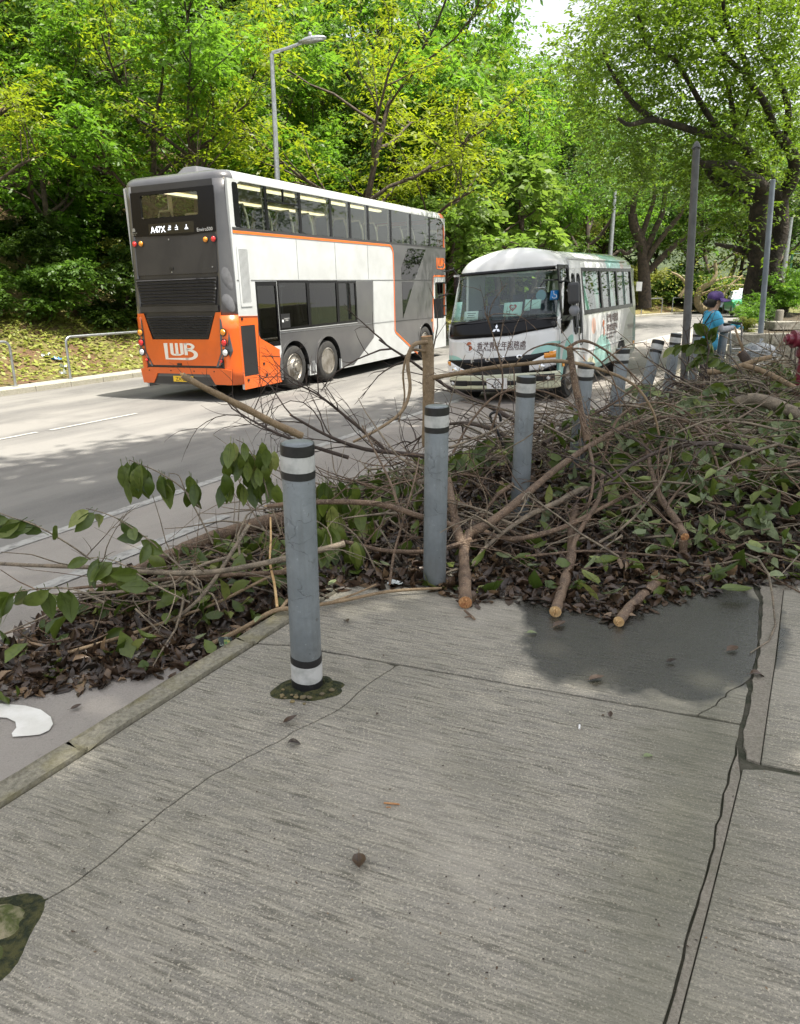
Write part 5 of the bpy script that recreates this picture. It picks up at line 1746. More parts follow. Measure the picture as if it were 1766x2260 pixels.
S_PROTO = [tree_proto('shrub', 21, 2.4, .05, 1.5, LF_DRK, M_BARK, 55, .32, .15, .5, nkids=(8, 4, 3), first=.08),
           tree_proto('shrub', 22, 2.2, .05, 1.6, LF_MID, M_BARK, 55, .32, .14, .5, nkids=(8, 4, 3), first=.08),
           tree_proto('shrub', 23, 2.8, .05, 1.4, LF_BRT, M_BARK, 45, .34, .16, .5, nkids=(8, 4, 3), first=.08),
           tree_proto('shrub', 24, 2.2, .05, 1.5, LF_OLV, M_BARK, 50, .32, .13, .45, nkids=(8, 4, 3), first=.08)]
used = set()
T_LAB = ['bright green tree on the wooded hillside', 'dark green tree in the shade of the wooded hillside', 'yellow green tree on the wooded hillside', 'mid green tree on the wooded hillside', 'olive green tree on the wooded hillside', 'broad leaved green tree on the wooded hillside']
S_LAB = ['dark green shrub at the foot of the wooded slope', 'mid green shrub at the foot of the wooded slope', 'bright green shrub at the foot of the wooded slope', 'olive green shrub at the foot of the wooded slope']
def put(kind, i, p, sc, rz, label=None, group=None, sz=None, cat=None, row=''):
    lib = T_PROTO if kind == 't' else S_PROTO
    key = (kind, i)
    o = lib[i] if key not in used else copy_tree(lib[i])
    used.add(key)
    o.location = p
    o.rotation_euler = (rnd.uniform(-.06, .06), rnd.uniform(-.06, .06), rz)
    o.scale = (sc, sc, sz or sc)
    if label is None:
        x_ = pxof(p)[0]
        zn = 'past the left edge' if x_ < 0 else 'at the left edge' if x_ < 150 else 'just left of the bus' if x_ < 290 else 'above the tail of the bus' if x_ < 470 else 'beside the street lamp' if x_ < 680 else 'above the middle of the bus' if x_ < 850 else 'above the front of the bus' if x_ < 1000 else 'above the minibus windscreen' if x_ < 1180 else 'above the minibus roof' if x_ < 1340 else 'right of the minibus'
        kd = (T_LAB if kind == 't' else S_LAB)[i].split(' on the')[0].split(' at the')[0].split(' in the')[0]
        label = '%s, %s row on the slope, %s' % (kd, row, zn)
        group = label
    tag(o, label or (T_LAB if kind == 't' else S_LAB)[i], cat or ('tree' if kind == 't' else 'shrub'), group or (T_LAB if kind == 't' else S_LAB)[i])
    return o
def pxof(p):
    d = Vector(p) - Vector((0, 0, HCAM))
    Fd = d.y * math.cos(PITCH) - d.z * math.sin(PITCH)
    U = d.y * math.sin(PITCH) + d.z * math.cos(PITCH)
    return CX + FPX * d.x / Fd, CY - FPX * U / Fd
def ztop_ok(p, h):
    """keep the gap of open sky between the hill and the roadside tree"""
    x, y = pxof((p[0], p[1], p[2] + h))
    w = 2.6 * FPX / max(p[1], 1)
    if x + w * .75 < 1120 or x - w > 1300:
        return h
    k = h
    while k > 2 and pxof((p[0], p[1], p[2] + k))[1] < 118:
        k -= .25
    return k
rnd = random.Random(31)
# trees of the hillside, row by row
for row_, (t0, ds_, hs) in enumerate(((-18.3, 3.9, .85), (-22.0, 4.2, 1.0), (-26.5, 4.6, 1.2), (-32, 5.0, 1.45), (-39, 5.6, 1.6))):
    s = -12
    while s < 75:
        t = t0 + rnd.uniform(-1.1, 1.1)
        p = ST(s, t, 0)
        az_ = math.degrees(math.atan2(p.x, p.y))
        if p.y > 3 and -34 < az_ < 36 and not (s > 48 and t0 > -20):
            z = bankz(s, t)
            w = [3, 3, 1.6, 3.5, 1.4, 1.2] if t0 > -24 else [4, 2.5, 1.6, 4, 1.2, .3]
            i = rnd.choices(range(6), w)[0]
            sc = hs * rnd.uniform(.85, 1.2)
            h = T_PROTO[i]['_h'] * sc
            k = ztop_ok((p.x, p.y, z), h)
            if k > 4:
                put('t', i, (p.x, p.y, z - .15), sc * max(k / h, .55), rnd.uniform(0, 6.28), sz=sc * k / h, row=('front', 'second', 'third', 'fourth', 'rearmost')[row_])
        s += ds_ * rnd.uniform(.75, 1.3)
# undergrowth
for row_, (t0, ds_, a, b) in enumerate(((-17.0, 1.55, -6, 60), (-18.6, 1.7, -8, 60), (-20.6, 2.0, -8, 55), (-23.5, 2.6, -8, 50))):
    s = a
    while s < b:
        t = t0 + rnd.uniform(-.7, .5)
        if s < 14 and t0 > -18: t -= .8 * rnd.random()
        p = ST(s, t, 0)
        az_ = math.degrees(math.atan2(p.x, p.y))
        if p.y > 3 and -34 < az_ < 34:
            i = rnd.choices(range(4), [4, 3, 2, 1.5])[0]
            put('s', i, (p.x, p.y, bankz(s, t) - .1), rnd.uniform(.75, 1.35), rnd.uniform(0, 6.28), row=('lowest', 'second', 'third', 'highest')[row_])
        s += ds_ * rnd.uniform(.7, 1.3)
# trees one can tell apart in the picture
def at_bank(px, y, t_hint=None):
    p = PY(px, 620, y)
    s, t = toST(p)
    return (p.x, p.y, bankz(s, t) if t < -13.6 else -.6)
def named(i, px, y, sc, label, sz=None):
    p = at_bank(px, y)
    put('t', i, p, sc, rnd.uniform(0, 6.28), label, None, sz)
    bpy.context.scene.collection.objects[-1]
named(0, 430, 24.5, 1.05, 'tall bright green tree directly above the tail of the bus')
named(2, 745, 27.5, 1.15, 'tall yellow green tree with dark thin trunk right of the street lamp')
named(5, 1090, 33, 1.45, 'low broad leaved tree with bright leaves between the bus and the minibus')
named(5, 985, 31, 1.1, 'small broad leaved tree just above the front of the bus')
named(0, 1010, 43, 1.25, 'tall pale green tree standing against the sky in the middle', 1.85)
named(2, 900, 38, 1.3, 'golden green feathery tree left of the tall middle tree')
named(3, 960, 47, 1.3, 'tall mid green tree between the golden tree and the sky', 1.95)
named(0, 835, 36, 1.3, 'tall leafy tree rising behind the street lamp head', 1.6)
for px_, y_, i_, lb_ in ((1165, 47, 3, 'rounded mid green tree below the gap of sky'), (1225, 53, 0, 'bright green tree under the right side of the sky gap'), (1285, 50, 3, 'dense mid green tree left of the big dark tree crown'), (1130, 40, 0, 'bright tree filling the foot of the sky gap')):
    p_ = at_bank(px_, y_)
    k_ = 3.0
    while pxof((p_[0], p_[1], p_[2] + k_))[1] > (130 if px_ < 1260 else 60): k_ += .2
    f_ = k_ / T_PROTO[i_]['_h']
    put('t', i_, p_, min(1.15, f_), rnd.uniform(0, 6.28), lb_, None, f_)
# wood closing the view beyond the bend
for px, y, i, sc in ((1180, 52, 3, 1.1), (1240, 58, 4, 1.2), (1300, 62, 0, 1.25), (1390, 66, 3, 1.4), (1450, 72, 1, 1.45), (1510, 66, 0, 1.35), (1570, 74, 3, 1.6), (1640, 70, 4, 1.6), (1700, 64, 0, 1.5), (1760, 58, 3, 1.45), (1830, 52, 1, 1.4), (1345, 80, 0, 1.6), (1480, 88, 3, 1.8), (1600, 90, 0, 1.9), (1720, 86, 2, 1.9)):
    p = PY(px, 620, y)
    h = T_PROTO[i]['_h'] * sc
    k = ztop_ok((p.x, p.y, -.4), h)
    put('t', i, (p.x, p.y, -.5), sc, rnd.uniform(0, 6.28), ['tree closing the view beyond the bend of the road', 'dark tree closing the view beyond the bend', 'yellow green tree closing the view beyond the bend', 'mid green tree closing the view beyond the bend', 'olive tree closing the view beyond the bend', ''][i], 'trees beyond the bend, kind %d' % i, sc * k / h)
for k in range(26):
    px = 1310 + k * 18 + rnd.uniform(-8, 8)
    y = rnd.uniform(56, 74)
    p = PY(px, 620, y)
    i = rnd.choice([1, 2, 3, 0])
    put('s', i, (p.x, p.y, -.5), rnd.uniform(1.0, 1.7), rnd.uniform(0, 6.28), ['dark shrub beyond the bend of the road', 'mid green shrub beyond the bend of the road', 'bright shrub beyond the bend of the road', 'olive shrub beyond the bend of the road'][i], 'shrubs beyond the bend, kind %d' % i)

# distant wooded hill
V, F = [], []
na, nr = 60, 14
rngh = np.random.default_rng(5)
for i in range(na + 1):
    a = R(-45 + 90 * i / na)
    for j in range(nr + 1):
        d = 170 + j * 16
        f = math.sin(min(1, j / (nr * .8)) * math.pi / 2)
        adeg = math.degrees(a)
        top = 78 * (1 / (1 + math.exp((adeg - 10.5) * .55))) + 26 * math.exp(-((adeg - 24) / 12) ** 2) + 8
        z = -2 + f * top * (1 + .04 * math.sin(i * 1.7)) + rngh.uniform(-1, 1) * 1.6
        V.append((d * math.sin(a), d * math.cos(a), z))
for i in range(na):
    for j in range(nr):
        q = i * (nr + 1) + j
        F.append((q, q + nr + 1, q + nr + 2, q + 1))
mb = MB(); mb.add(V, F)
m, nt, b = newmat('distant_wood')
co = objco(nt)
c = mix(nt, ramp(nt, noise(nt, .35, 6, .7, co), .36, .62), (.030, .055, .022), (.10, .135, .045))
nt.links.new(c, b.inputs['Base Color']); b.inputs['Roughness'].default_value = .9
bump(nt, b, noise(nt, .5, 6, .75, co), 1.0, 2.0)
tag(mb.build('far_hill', m, smooth=True), kind='structure')
far_pts = []
rngf = np.random.default_rng(8)
P = []
for k in range(900):
    a = R(rngf.uniform(-6, 15)); d = rngf.uniform(300, 385)
    adeg = math.degrees(a)
    j = (d - 170) / 16
    f = math.sin(min(1, j / (nr * .8)) * math.pi / 2)
    top = 78 * (1 / (1 + math.exp((adeg - 10.5) * .55))) + 26 * math.exp(-((adeg - 24) / 12) ** 2) + 8
    c0 = np.array([d * math.sin(a), d * math.cos(a), -2 + f * top + 1.5])
    P.append(c0 + rngf.normal(size=(26, 3)) * np.array([2.2, 2.2, 1.9]))
P = np.concatenate(P)
V, F = leaf_quads(P, 1.5, rngf, .8, .4, .2)
tag(numesh('far_hill_woodland', V, F, LF_MID), 'woodland of tiny tree tops on the distant ridge', 'woodland', kind='stuff')

# ------------------------------------------------------------------ the big dark tree at the right, limb by limb
def chain(pts, ys, r0, r1):
    n = len(pts)
    P = [PY(q[0], q[1], ys[0] + (ys[1] - ys[0]) * i / (n - 1)) for i, q in enumerate(pts)]
    # smooth
    out = []
    for i in range(n - 1):
        a, b = P[max(0, i - 1)], P[i]
        c, d = P[i + 1], P[min(n - 1, i + 2)]
        for k in range(3):
            t = k / 3
            out.append(.5 * ((2 * b) + (c - a) * t + (2 * a - 5 * b + 4 * c - d) * t * t + (-a + 3 * b - 3 * c + d) * t ** 3))
    out.append(P[-1])
    m = len(out)
    return out, [r0 + (r1 - r0) * i / (m - 1) for i in range(m)]
BT = tag(empty('roadside_tree', PY(1700, 668, 18.2)), 'big dark roadside tree with twisting limbs at the right', 'tree')
BT.location.z = 1.0
off0 = BT.location.copy()
TL = [([(1664, 690), (1666, 640), (1674, 600), (1674, 564), (1677, 527), (1672, 490), (1677, 447), (1684, 417), (1667, 398), (1637, 381), (1618, 366), (1581, 364), (1550, 361), (1538, 347)], (18.0, 15.8), .27, .05),
      ([(1716, 690), (1712, 640), (1700, 596), (1706, 562), (1720, 525), (1723, 482), (1722, 440)], (18.3, 18.0), .24, .17),
      ([(1722, 440), (1748, 397), (1754, 355), (1737, 321), (1726, 304)], (18.0, 17.4), .16, .10),
      ([(1726, 304), (1709, 287), (1697, 244), (1677, 210), (1655, 182), (1626, 148), (1598, 119), (1570, 80)], (17.4, 15.5), .095, .03),
      ([(1726, 304), (1740, 278), (1738, 227), (1720, 182), (1697, 136), (1677, 102), (1675, 28), (1690, -40)], (17.4, 16.5), .08, .025),
      ([(1722, 440), (1697, 397), (1677, 366), (1640, 321), (1598, 301), (1555, 295), (1499, 278), (1442, 264), (1391, 275), (1365, 262)], (18.0, 15.0), .13, .03),
      ([(1677, 447), (1650, 437), (1625, 425), (1594, 408), (1569, 386), (1560, 374)], (17.8, 17.0), .15, .06),
      ([(1655, 182), (1640, 120), (1612, 70), (1598, 28), (1596, -30)], (16.4, 15.5), .06, .025),
      ([(1598, 301), (1560, 250), (1520, 180), (1493, 136), (1470, 122), (1442, 111), (1425, 94), (1419, 60), (1400, 20)], (16.6, 15.2), .06, .02),
      ([(1442, 264), (1400, 230), (1370, 190), (1345, 150), (1330, 110)], (15.8, 15.0), .06, .02),
      ([(1640, 321), (1620, 260), (1610, 200), (1590, 150)], (17.2, 16.6), .08, .02),
      ([(1684, 417), (1666, 360), (1648, 330), (1640, 290), (1652, 240)], (17.5, 17.2), .07, .02),
      ([(1674, 564), (1640, 552), (1610, 545), (1580, 538)], (18.0, 17.0), .10, .03)]
mb = MB()
limb_pts = []
for pts, ys, r0, r1 in TL:
    P, rs = chain(pts, ys, r0, r1)
    mb.tube([q - off0 for q in P], rs, 9)
    if r1 < .08:
        limb_pts += [np.array(q) for q in P[len(P) // 3:]]
mb.build('trunk', M_BARKD, BT, smooth=True)
rngr = np.random.default_rng(77)
P = []
def cl(c, k, rad):
    P.append(np.array(c)[None])
for q in limb_pts:
    for _ in range(2):
        cl(q + rngr.normal(size=3) * np.array([.7, .9, .5]) + np.array([0, 0, .35]), 55, .34)
crown_poly = [(1270, 150, 330), (1330, 60, 330), (1400, -20, 340), (1480, -60, 360), (1560, -60, 350), (1640, -80, 300), (1720, -80, 240), (1766, -80, 330)]
for k in range(800):
    u = rngr.uniform(0, 1) ** .9
    px = 1262 + u * 530
    top = 90 - min(1, (px - 1262) / 100) * 170
    bot = 430 - max(0, (px - 1600) / 166) * 60
    py = top + (bot - top) * rngr.uniform(0, 1) ** 1.35
    y = rngr.uniform(14.0, 22)
    py += rngr.normal() * 25
    if py > 170 and y < 17.2: y = rngr.uniform(17.2, 24)
    if 1640 < px < 1720 and py < 140 and rngr.uniform() < .75:
        continue
    c = PY(px, py, y)
    cl(c, 62, .42)
for k in range(90):   # lower hanging sprays left of the trunk
    px = rngr.uniform(1380, 1660); py = rngr.uniform(300, 520) 
    if py > 420 and px < 1560: continue
    cl(PY(px, py, rngr.uniform(16, 24)), 45, .36)
for k in range(120):   # the crown goes on above the picture
    c = (rngr.uniform(3.5, 13), rngr.uniform(11, 20), rngr.uniform(7.5, 11))
    cl(c, 40, .5)
P = np.concatenate(P) - np.array(off0)
V, F = spray_quads(P, 5, .60, 11, .118, rngr, .44, .35, .18)
LF_RT = leafmat('leaf_roadside_tree', (.050, .100, .012), (.135, .205, .020), (.09, .14, .012), .48)
c = numesh('crown', V, F, LF_RT, BT); c['kind'] = 'stuff'

# the tree on the far bank with spreading stems, behind the minibus
FT = tag(empty('spreading_tree', PY(1425, 655, 39)), 'spreading brown stemmed tree on the far bank behind the minibus tail', 'tree')
FT.location.z = -.5
o0 = FT.location.copy()
TL = [([(1424, 680), (1422, 620), (1420, 570), (1414, 530), (1400, 500), (1396, 470)], (39, 39), .34, .22),
      ([(1420, 570), (1440, 520), (1462, 470), (1470, 420), (1490, 380), (1500, 330)], (39, 38), .18, .06),
      ([(1420, 590), (1445, 545), (1480, 500), (1510, 460), (1530, 400), (1560, 360)], (39, 37.5), .17, .05),
      ([(1430, 600), (1470, 560), (1510, 525), (1560, 512), (1590, 490)], (39, 37), .18, .05),
      ([(1396, 470), (1405, 420), (1420, 380), (1410, 330), (1400, 290)], (39, 38), .15, .05),
      ([(1414, 530), (1430, 480), (1445, 430), (1440, 370), (1455, 310)], (39, 38.5), .15, .05),
      ([(1414, 530), (1385, 560), (1370, 552), (1350, 565)], (39, 38), .12, .05)]
mb = MB(); tips = []
for pts, ys, r0, r1 in TL:
    Q, rs = chain(pts, ys, r0, r1)
    mb.tube([q - o0 for q in Q], rs, 8)
    tips += [np.array(q) for q in Q[len(Q) // 2:]]
mb.build('trunk', M_BARK, FT, smooth=True)
P = []
for q in tips:
    cl(q + rngr.normal(size=3) * np.array([1.2, 1.2, .6]) + np.array([0, 0, .6]), 60, .65)
for k in range(110):
    cl(PY(rngr.uniform(1290, 1600), rngr.uniform(250, 430), rngr.uniform(34, 42)), 55, .7)
P = np.concatenate(P) - np.array(o0)
V, F = spray_quads(P, 6, 1.1, 10, .20, rngr, .45, .35, .3)
c = numesh('crown', V, F, LF_MID, FT); c['kind'] = 'stuff'
mb = MB(); q = PY(1411, 632, 38.3) - o0
mb.box(q.x - .14, q.y, q.z - .22, q.x + .14, q.y + .02, q.z + .22); mb.build('notice_board', M_WPLATE, FT)

# trees beside and above the photographer: out of the picture, they shade the pavement
def overhead(base, c, rx, ry, rz_, n, seed, label, size=.26):
    rng = np.random.default_rng(seed)
    root = tag(empty('shade_tree', base), label, 'tree')
    b0 = np.array(base)
    mb = MB()
    c = np.array(c) - b0
    P = []
    mb.tube([(0, 0, -.2), (.1, 0, 2), tuple(c * np.array([.25, .25, .5])), tuple(c * np.array([.6, .6, .85]))], [.30, .25, .22, .16], 10)
    for k in range(26):
        a = k * 2.4; f = math.sqrt((k + .5) / 26)
        e_ = c + np.array([rx * f * math.cos(a), ry * f * math.sin(a), rng.uniform(-.4, .6) * rz_])
        m_ = c * np.array([.6, .6, .85])
        mid = (m_ + e_) / 2 + np.array([0, 0, .3])
        mb.tube([tuple(m_), tuple(mid), tuple(e_)], [.10, .06, .02], 5)
    mb.build('trunk', M_BARKD, root, smooth=True)
    nc = n // 90
    for k in range(nc):
        a = rng.uniform(0, 6.283); f = math.sqrt(rng.uniform())
        q = c + np.array([rx * f * math.cos(a), ry * f * math.sin(a), rng.normal() * rz_ * .5])
        P.append(q + rng.normal(size=(90, 3)) * np.array([.55, .55, .3]))
    P = np.concatenate(P)
    V, F = leaf_quads(P, size, rng, .6, 1.2, .2)
    c_ = numesh('crown', V, F, LF_SHD, root); c_['kind'] = 'stuff'
overhead((7.6, 1.6, 0), (5.5, 2.3, 16), 7.0, 6.2, 1.8, 38000, 3, 'shade tree standing right of the photographer, above the picture')
overhead((9.6, 6.4, 0), (7.2, 6.9, 15.5), 4.8, 4.4, 1.6, 19000, 4, 'shade tree standing right of the debris, above the picture')

# ------------------------------------------------------------------ planter, bank and small things at the right
M_SOIL = simple('planter_soil', (.10, .075, .045), .95, col2=(.05, .042, .026), nscale=7, bumpv=(18, 1.0, .05))
M_GRASSB = simple('grassy_bed', (.11, .14, .03), .95, col2=(.16, .15, .05), nscale=3, bumpv=(30, 1.0, .05))
PC = Vector((5.62, 12.65, 0))
WD = Vector((1, .16, 0)).normalized()
LD = Vector((DS.x, DS.y, 0))
V, F = [], []
ni, nj = 14, 12
for i in range(ni + 1):
    for j in range(nj + 1):
        q = PC + LD * (i * 1.25 + .12) + WD * (j * 1.2 + .12)
        V.append((q.x, q.y, .74 + .030 * i * 1.25 + .02 * j + .03 * math.sin(i * 2.1 + j * 1.3)))
for i in range(ni):
    for j in range(nj):
        a = i * (nj + 1) + j
        F.append((a, a + 1, a + nj + 2, a + nj + 1))
mb = MB(); mb.add(V, F, 0)
for k, f in enumerate(mb.f):
    mb.m[k] = 1 if k // nj > 4 else 0
tag(mb.build('planting_bed', [M_SOIL, M_GRASSB], smooth=True), kind='structure')
wall = tag(empty('planter_wall', PC), 'low planter wall of rough stone blocks behind the trolley', 'wall')
def block(o, d, n_, L, dep, z0, z1, mat=M_STONE, name='stone_block'):
    mb = MB()
    j = lambda: rnd.uniform(-.012, .012)
    a, b, c, e_ = o, o + d * L, o + d * L + n_ * dep, o + n_ * dep
    V = [(q.x + j(), q.y + j(), z0) for q in (a, b, c, e_)] + [(q.x + j(), q.y + j(), z1 + j()) for q in (a, b, c, e_)]
    mb.add(V, [(0, 3, 2, 1), (4, 5, 6, 7), (0, 1, 5, 4), (1, 2, 6, 5), (2, 3, 7, 6), (3, 0, 4, 7)])
    mb.build(name, mat, wall, bevel=.015)
nW = Vector((-WD.y, WD.x, 0))
nL = Vector((LD.y, -LD.x, 0))
x = 0.0
while x < 5:
    L = rnd.uniform(.5, .8)
    block(WD * x, WD, nW, L - .02, .32, .62, .80, name='coping_stone')
    x += L
for r_ in range(2):
    x = .02
    while x < 5:
        L = rnd.uniform(.35, .6)
        block(WD * x + nW * .03, WD, nW, L - .025, .25, .0 + .31 * r_, .30 + .31 * r_)
        x += L
x = .36
while x < 16:
    L = rnd.uniform(.7, 1.0)
    block(LD * x, LD, nL, L - .02, .30, .45 + .03 * x, .80 + .03 * x, name='coping_stone')
    block(LD * x + nL * .03, LD, nL, L - .03, .24, .0, .445 + .03 * x)
    x += L
q = PY(1722, 716, 13.7) - PC
block(Vector((q.x - .1, q.y, 0)), WD, nW, .55, .3, .80, .95)
b = PY(1718, 712, 14.2)
cp = tag(empty('concrete_post', (b.x, b.y, .78)), 'short round pale concrete post on the planting bed', 'post')
mb = MB(); mb.lathe([(.072, -.1), (.072, .34), (.066, .355), (.05, .36)], 18); mb.build('shaft', M_RIM, cp, auto=40)
# leafy plants on the bed
rp = random.Random(5)
for k, (px, py, y, i, sc, lb) in enumerate(((1648, 706, 13.4, 2, .17, 'bright ferny plant on the planter beside the trolley'), (1668, 700, 14.0, 2, .20, 'bright leafy plant left of the blue grey pole'), (1652, 715, 13.2, 3, .15, 'straggly plant at the corner of the planter'),
                                             (1690, 690, 15.2, 1, .26, 'green plant at the foot of the big dark tree'), (1740, 672, 17, 2, .36, 'yellow green shrub right of the big dark tree'), (1775, 668, 18, 2, .4, 'yellow green shrub at the right edge of the picture'), (1672, 680, 16.5, 2, .22, 'bright young shrub just right of the taxi'))):
    p = PY(px, py, y)
    put('s', i, (p.x, p.y, .75 + .02 * (y - 13)), sc, rp.uniform(0, 6.28), lb, 'plants on the planting bed', cat='plant')
# fire hydrant, half out of the picture
M_HYD = simple('maroon_hydrant_paint', (.20, .022, .045), .35, col2=(.14, .015, .03), nscale=7, bumpv=(40, .2), coat=.3)
b = PY(1792, 740, 8.6)
hy = tag(empty('fire_hydrant', (b.x, b.y, 0)), 'maroon fire hydrant cut off by the right edge', 'hydrant')
mb = MB(); mb.lathe([(.16, 0), (.16, .05), (.11, .07), (.10, .80), (.135, .83), (.135, .90), (.125, .92), (.13, 1.10), (.12, 1.16), (.08, 1.21), (.03, 1.23), (.03, 1.28), (.02, 1.285)], 22); mb.build('barrel', M_HYD, hy, auto=35)
for sx_ in (-1, 1):
    mb = MB(); mb.lathe([(.085, 0), (.085, .10), (.10, .105), (.10, .13), (.062, .135), (.062, .19), (.035, .195), (.035, .22), (.02, .222)], 18, axis='x', c=(0, 0, 0))
    mb.v = [(v[0] * sx_ + sx_ * .08, v[1], v[2] + 1.02) for v in mb.v]
    o = mb.build('outlet_cap', M_HYD, hy, auto=35)

# ------------------------------------------------------------------ woman in blue with a trolley
M_SKIN = simple('skin', (.50, .32, .23), .55)
M_SHIRT = simple('blue_polo_shirt', (.055, .36, .56), .75, col2=(.04, .29, .47), nscale=9, bumpv=(14, .4, .02))
M_SLEEVE = simple('grey_arm_sleeves', (.42, .43, .46), .8)
M_GLOVE = simple('blue_gloves', (.01, .40, .62), .45)
M_TROU = simple('dark_trousers', (.02, .022, .03), .85)
M_HAT = simple('purple_sun_hat', (.085, .045, .18), .8, col2=(.05, .028, .115), nscale=10, bumpv=(20, .4))
M_HAIR = simple('black_hair', (.012, .010, .009), .6)
M_MASK = simple('pale_face_mask', (.62, .70, .76), .8)
wp = PY(1570, 700, 11.35)
WM = tag(empty('person', (wp.x - .0, wp.y, 0)), 'woman in blue polo shirt and purple sun hat holding a trolley handle', 'person')
WM.scale = (.94, .94, .96)
def skin(name, verts, edges, radii, mat, parent, sub=2, root=0):
    me = bpy.data.meshes.new(name)
    me.from_pydata(verts, edges, [])
    me.materials.append(mat)
    o = link(bpy.data.objects.new(name, me), parent)
    o.modifiers.new('skin', 'SKIN')
    for i, sv in enumerate(me.skin_vertices[0].data):
        r_ = radii[i]
        sv.radius = r_ if hasattr(r_, '__len__') else (r_, r_)
        sv.use_root = (i == root)
    o.modifiers['skin'].use_smooth_shade = True
    s_ = o.modifiers.new('sub', 'SUBSURF'); s_.levels = sub; s_.render_levels = sub
    return o
bv = [(0, 0, .80), (.0, 0, .95), (.01, 0, 1.08), (.01, 0, 1.20), (.02, 0, 1.29), (.045, 0, 1.36), (.055, 0, 1.43), (.05, 0, 1.49),
      (.0, .15, 1.22), (.10, .19, 1.02), (.32, .13, 1.035), (.0, -.15, 1.22), (.10, -.19, 1.00), (.32, -.13, 1.02),
      (.0, .085, .76), (.03, .09, .42), (.0, .09, .07), (.12, .10, .03), (.0, -.085, .76), (-.03, -.09, .42), (-.07, -.09, .07), (.05, -.10, .03)]
be = [(0, 1), (1, 2), (2, 3), (3, 4), (4, 5), (5, 6), (6, 7), (3, 8), (8, 9), (9, 10), (3, 11), (11, 12), (12, 13), (0, 14), (14, 15), (15, 16), (16, 17), (0, 18), (18, 19), (19, 20), (20, 21)]
br = [.115, .105, .105, .09, .048, .075, .09, .06, .06, .045, .03, .06, .045, .03, .085, .06, .04, .03, .085, .06, .04, .03]
skin('body', bv, be, br, M_SKIN, WM)
mb = MB()   # nose, brow on the face side, ears
mb.tube([(.125, 0, 1.435), (.152, 0, 1.405), (.135, 0, 1.395)], [.010, .014, .010], 6); mb.build('nose', M_SKIN, WM, smooth=True)
for s_ in (-1, 1):
    mb = MB(); mb.lathe([(.008, -.004), (.022, 0), (.018, .008), (.004, .010)], 10, axis='y', c=(.035, s_ * .088, 1.42)); mb.build('ear', M_SKIN, WM, smooth=True)
    mb = MB(); mb.lathe([(.004, -.002), (.011, 0), (.004, .003)], 8, axis='x', c=(.128, s_ * .032, 1.44)); mb.build('eye', M_HAIR, WM, smooth=True)
def loft(rows, n, mat, name, parent, cap=True):
    """rows: (centre, rx, ry)"""
    mb = MB(); V, F = [], []
    for c, rx, ry in rows:
        for j in range(n):
            a = 2 * math.pi * j / n
            V.append((c[0] + rx * math.cos(a), c[1] + ry * math.sin(a), c[2]))
    for i in range(len(rows) - 1):
        for j in range(n):
            F.append((i * n + j, i * n + (j + 1) % n, (i + 1) * n + (j + 1) % n, (i + 1) * n + j))
    if cap:
        F.append(tuple(range(n))[::-1]); F.append(tuple((len(rows) - 1) * n + j for j in range(n)))
    mb.add(V, F)
    return mb.build(name, mat, parent, smooth=True)
sh = loft([((-.01, 0, .70), .145, .185), ((-.01, 0, .80), .15, .19), ((.0, 0, .95), .135, .165), ((.015, 0, 1.06), .135, .165), ((.02, 0, 1.16), .13, .185), ((.01, 0, 1.23), .10, .175), ((.01, 0, 1.265), .075, .12), ((.02, 0, 1.29), .058, .07)], 20, M_SHIRT, 'shirt', WM)
for s_ in (-1, 1):
    mb = MB(); mb.tube([(.0, s_ * .12, 1.23), (.02, s_ * .175, 1.18), (.07, s_ * .19, 1.08)], [.075, .078, .072], 12); mb.build('short_sleeve', M_SHIRT, sh, smooth=True)
    mb = MB(); mb.tube([(.06, s_ * .19, 1.09), (.10, s_ * .19, 1.01), (.20, s_ * .165, 1.02), (.32, s_ * .13, 1.035)], [.055, .052, .045, .036], 12); mb.build('arm_sleeve', M_SLEEVE, WM, smooth=True)
    c = Vector((.34, s_ * .12, 1.04))
    gv = [tuple(c), tuple(c + Vector((.05, 0, .01)))]
    ge = [(0, 1)]
    gr_ = [.030, (.036, .02)]
    for k in range(4):
        o_ = (k - 1.5) * .019
        i0 = len(gv)
        gv += [tuple(c + Vector((.085, o_, .018))), tuple(c + Vector((.115, o_, .004))), tuple(c + Vector((.118, o_, -.026)))]
        ge += [(1, i0), (i0, i0 + 1), (i0 + 1, i0 + 2)]
        gr_ += [.011, .010, .008]
    i0 = len(gv)
    gv += [tuple(c + Vector((.045, -s_ * .035, -.01))), tuple(c + Vector((.085, -s_ * .045, -.024)))]
    ge += [(0, i0), (i0, i0 + 1)]
    gr_ += [.013, .010]
    skin('gloved_hand', gv, ge, gr_, M_GLOVE, WM, 1)
# straps of the apron across the shoulder
for s_ in (-1, 1):
    mb = MB(); mb.tube([(.10, s_ * .07, 1.25), (.05, s_ * .10, 1.285), (-.06, s_ * .12, 1.24), (-.12, s_ * .10, 1.12), (-.145, s_ * .06, .95)], .010, 6); mb.build('strap', M_BLACK, sh, smooth=True)
mb = MB(); mb.tube([(.10, .05, 1.25), (.16, .0, 1.12), (.17, -.02, 1.02)], .006, 6); mb.box(.15, -.05, .97, .18, .02, 1.05); mb.build('lanyard', M_BLACK, sh)
tr = loft([((0, .085, .02), .06, .06), ((0.02, .09, .42), .075, .075), ((0, .085, .74), .10, .10)], 12, M_TROU, 'trouser_leg', WM)
loft([((-.06, -.085, .02), .06, .06), ((-.03, -.09, .42), .075, .075), ((0, -.085, .74), .10, .10)], 12, M_TROU, 'trouser_leg', WM)
loft([((0, 0, .66), .125, .175), ((0, 0, .82), .13, .175)], 16, M_TROU, 'trouser_waist', WM)
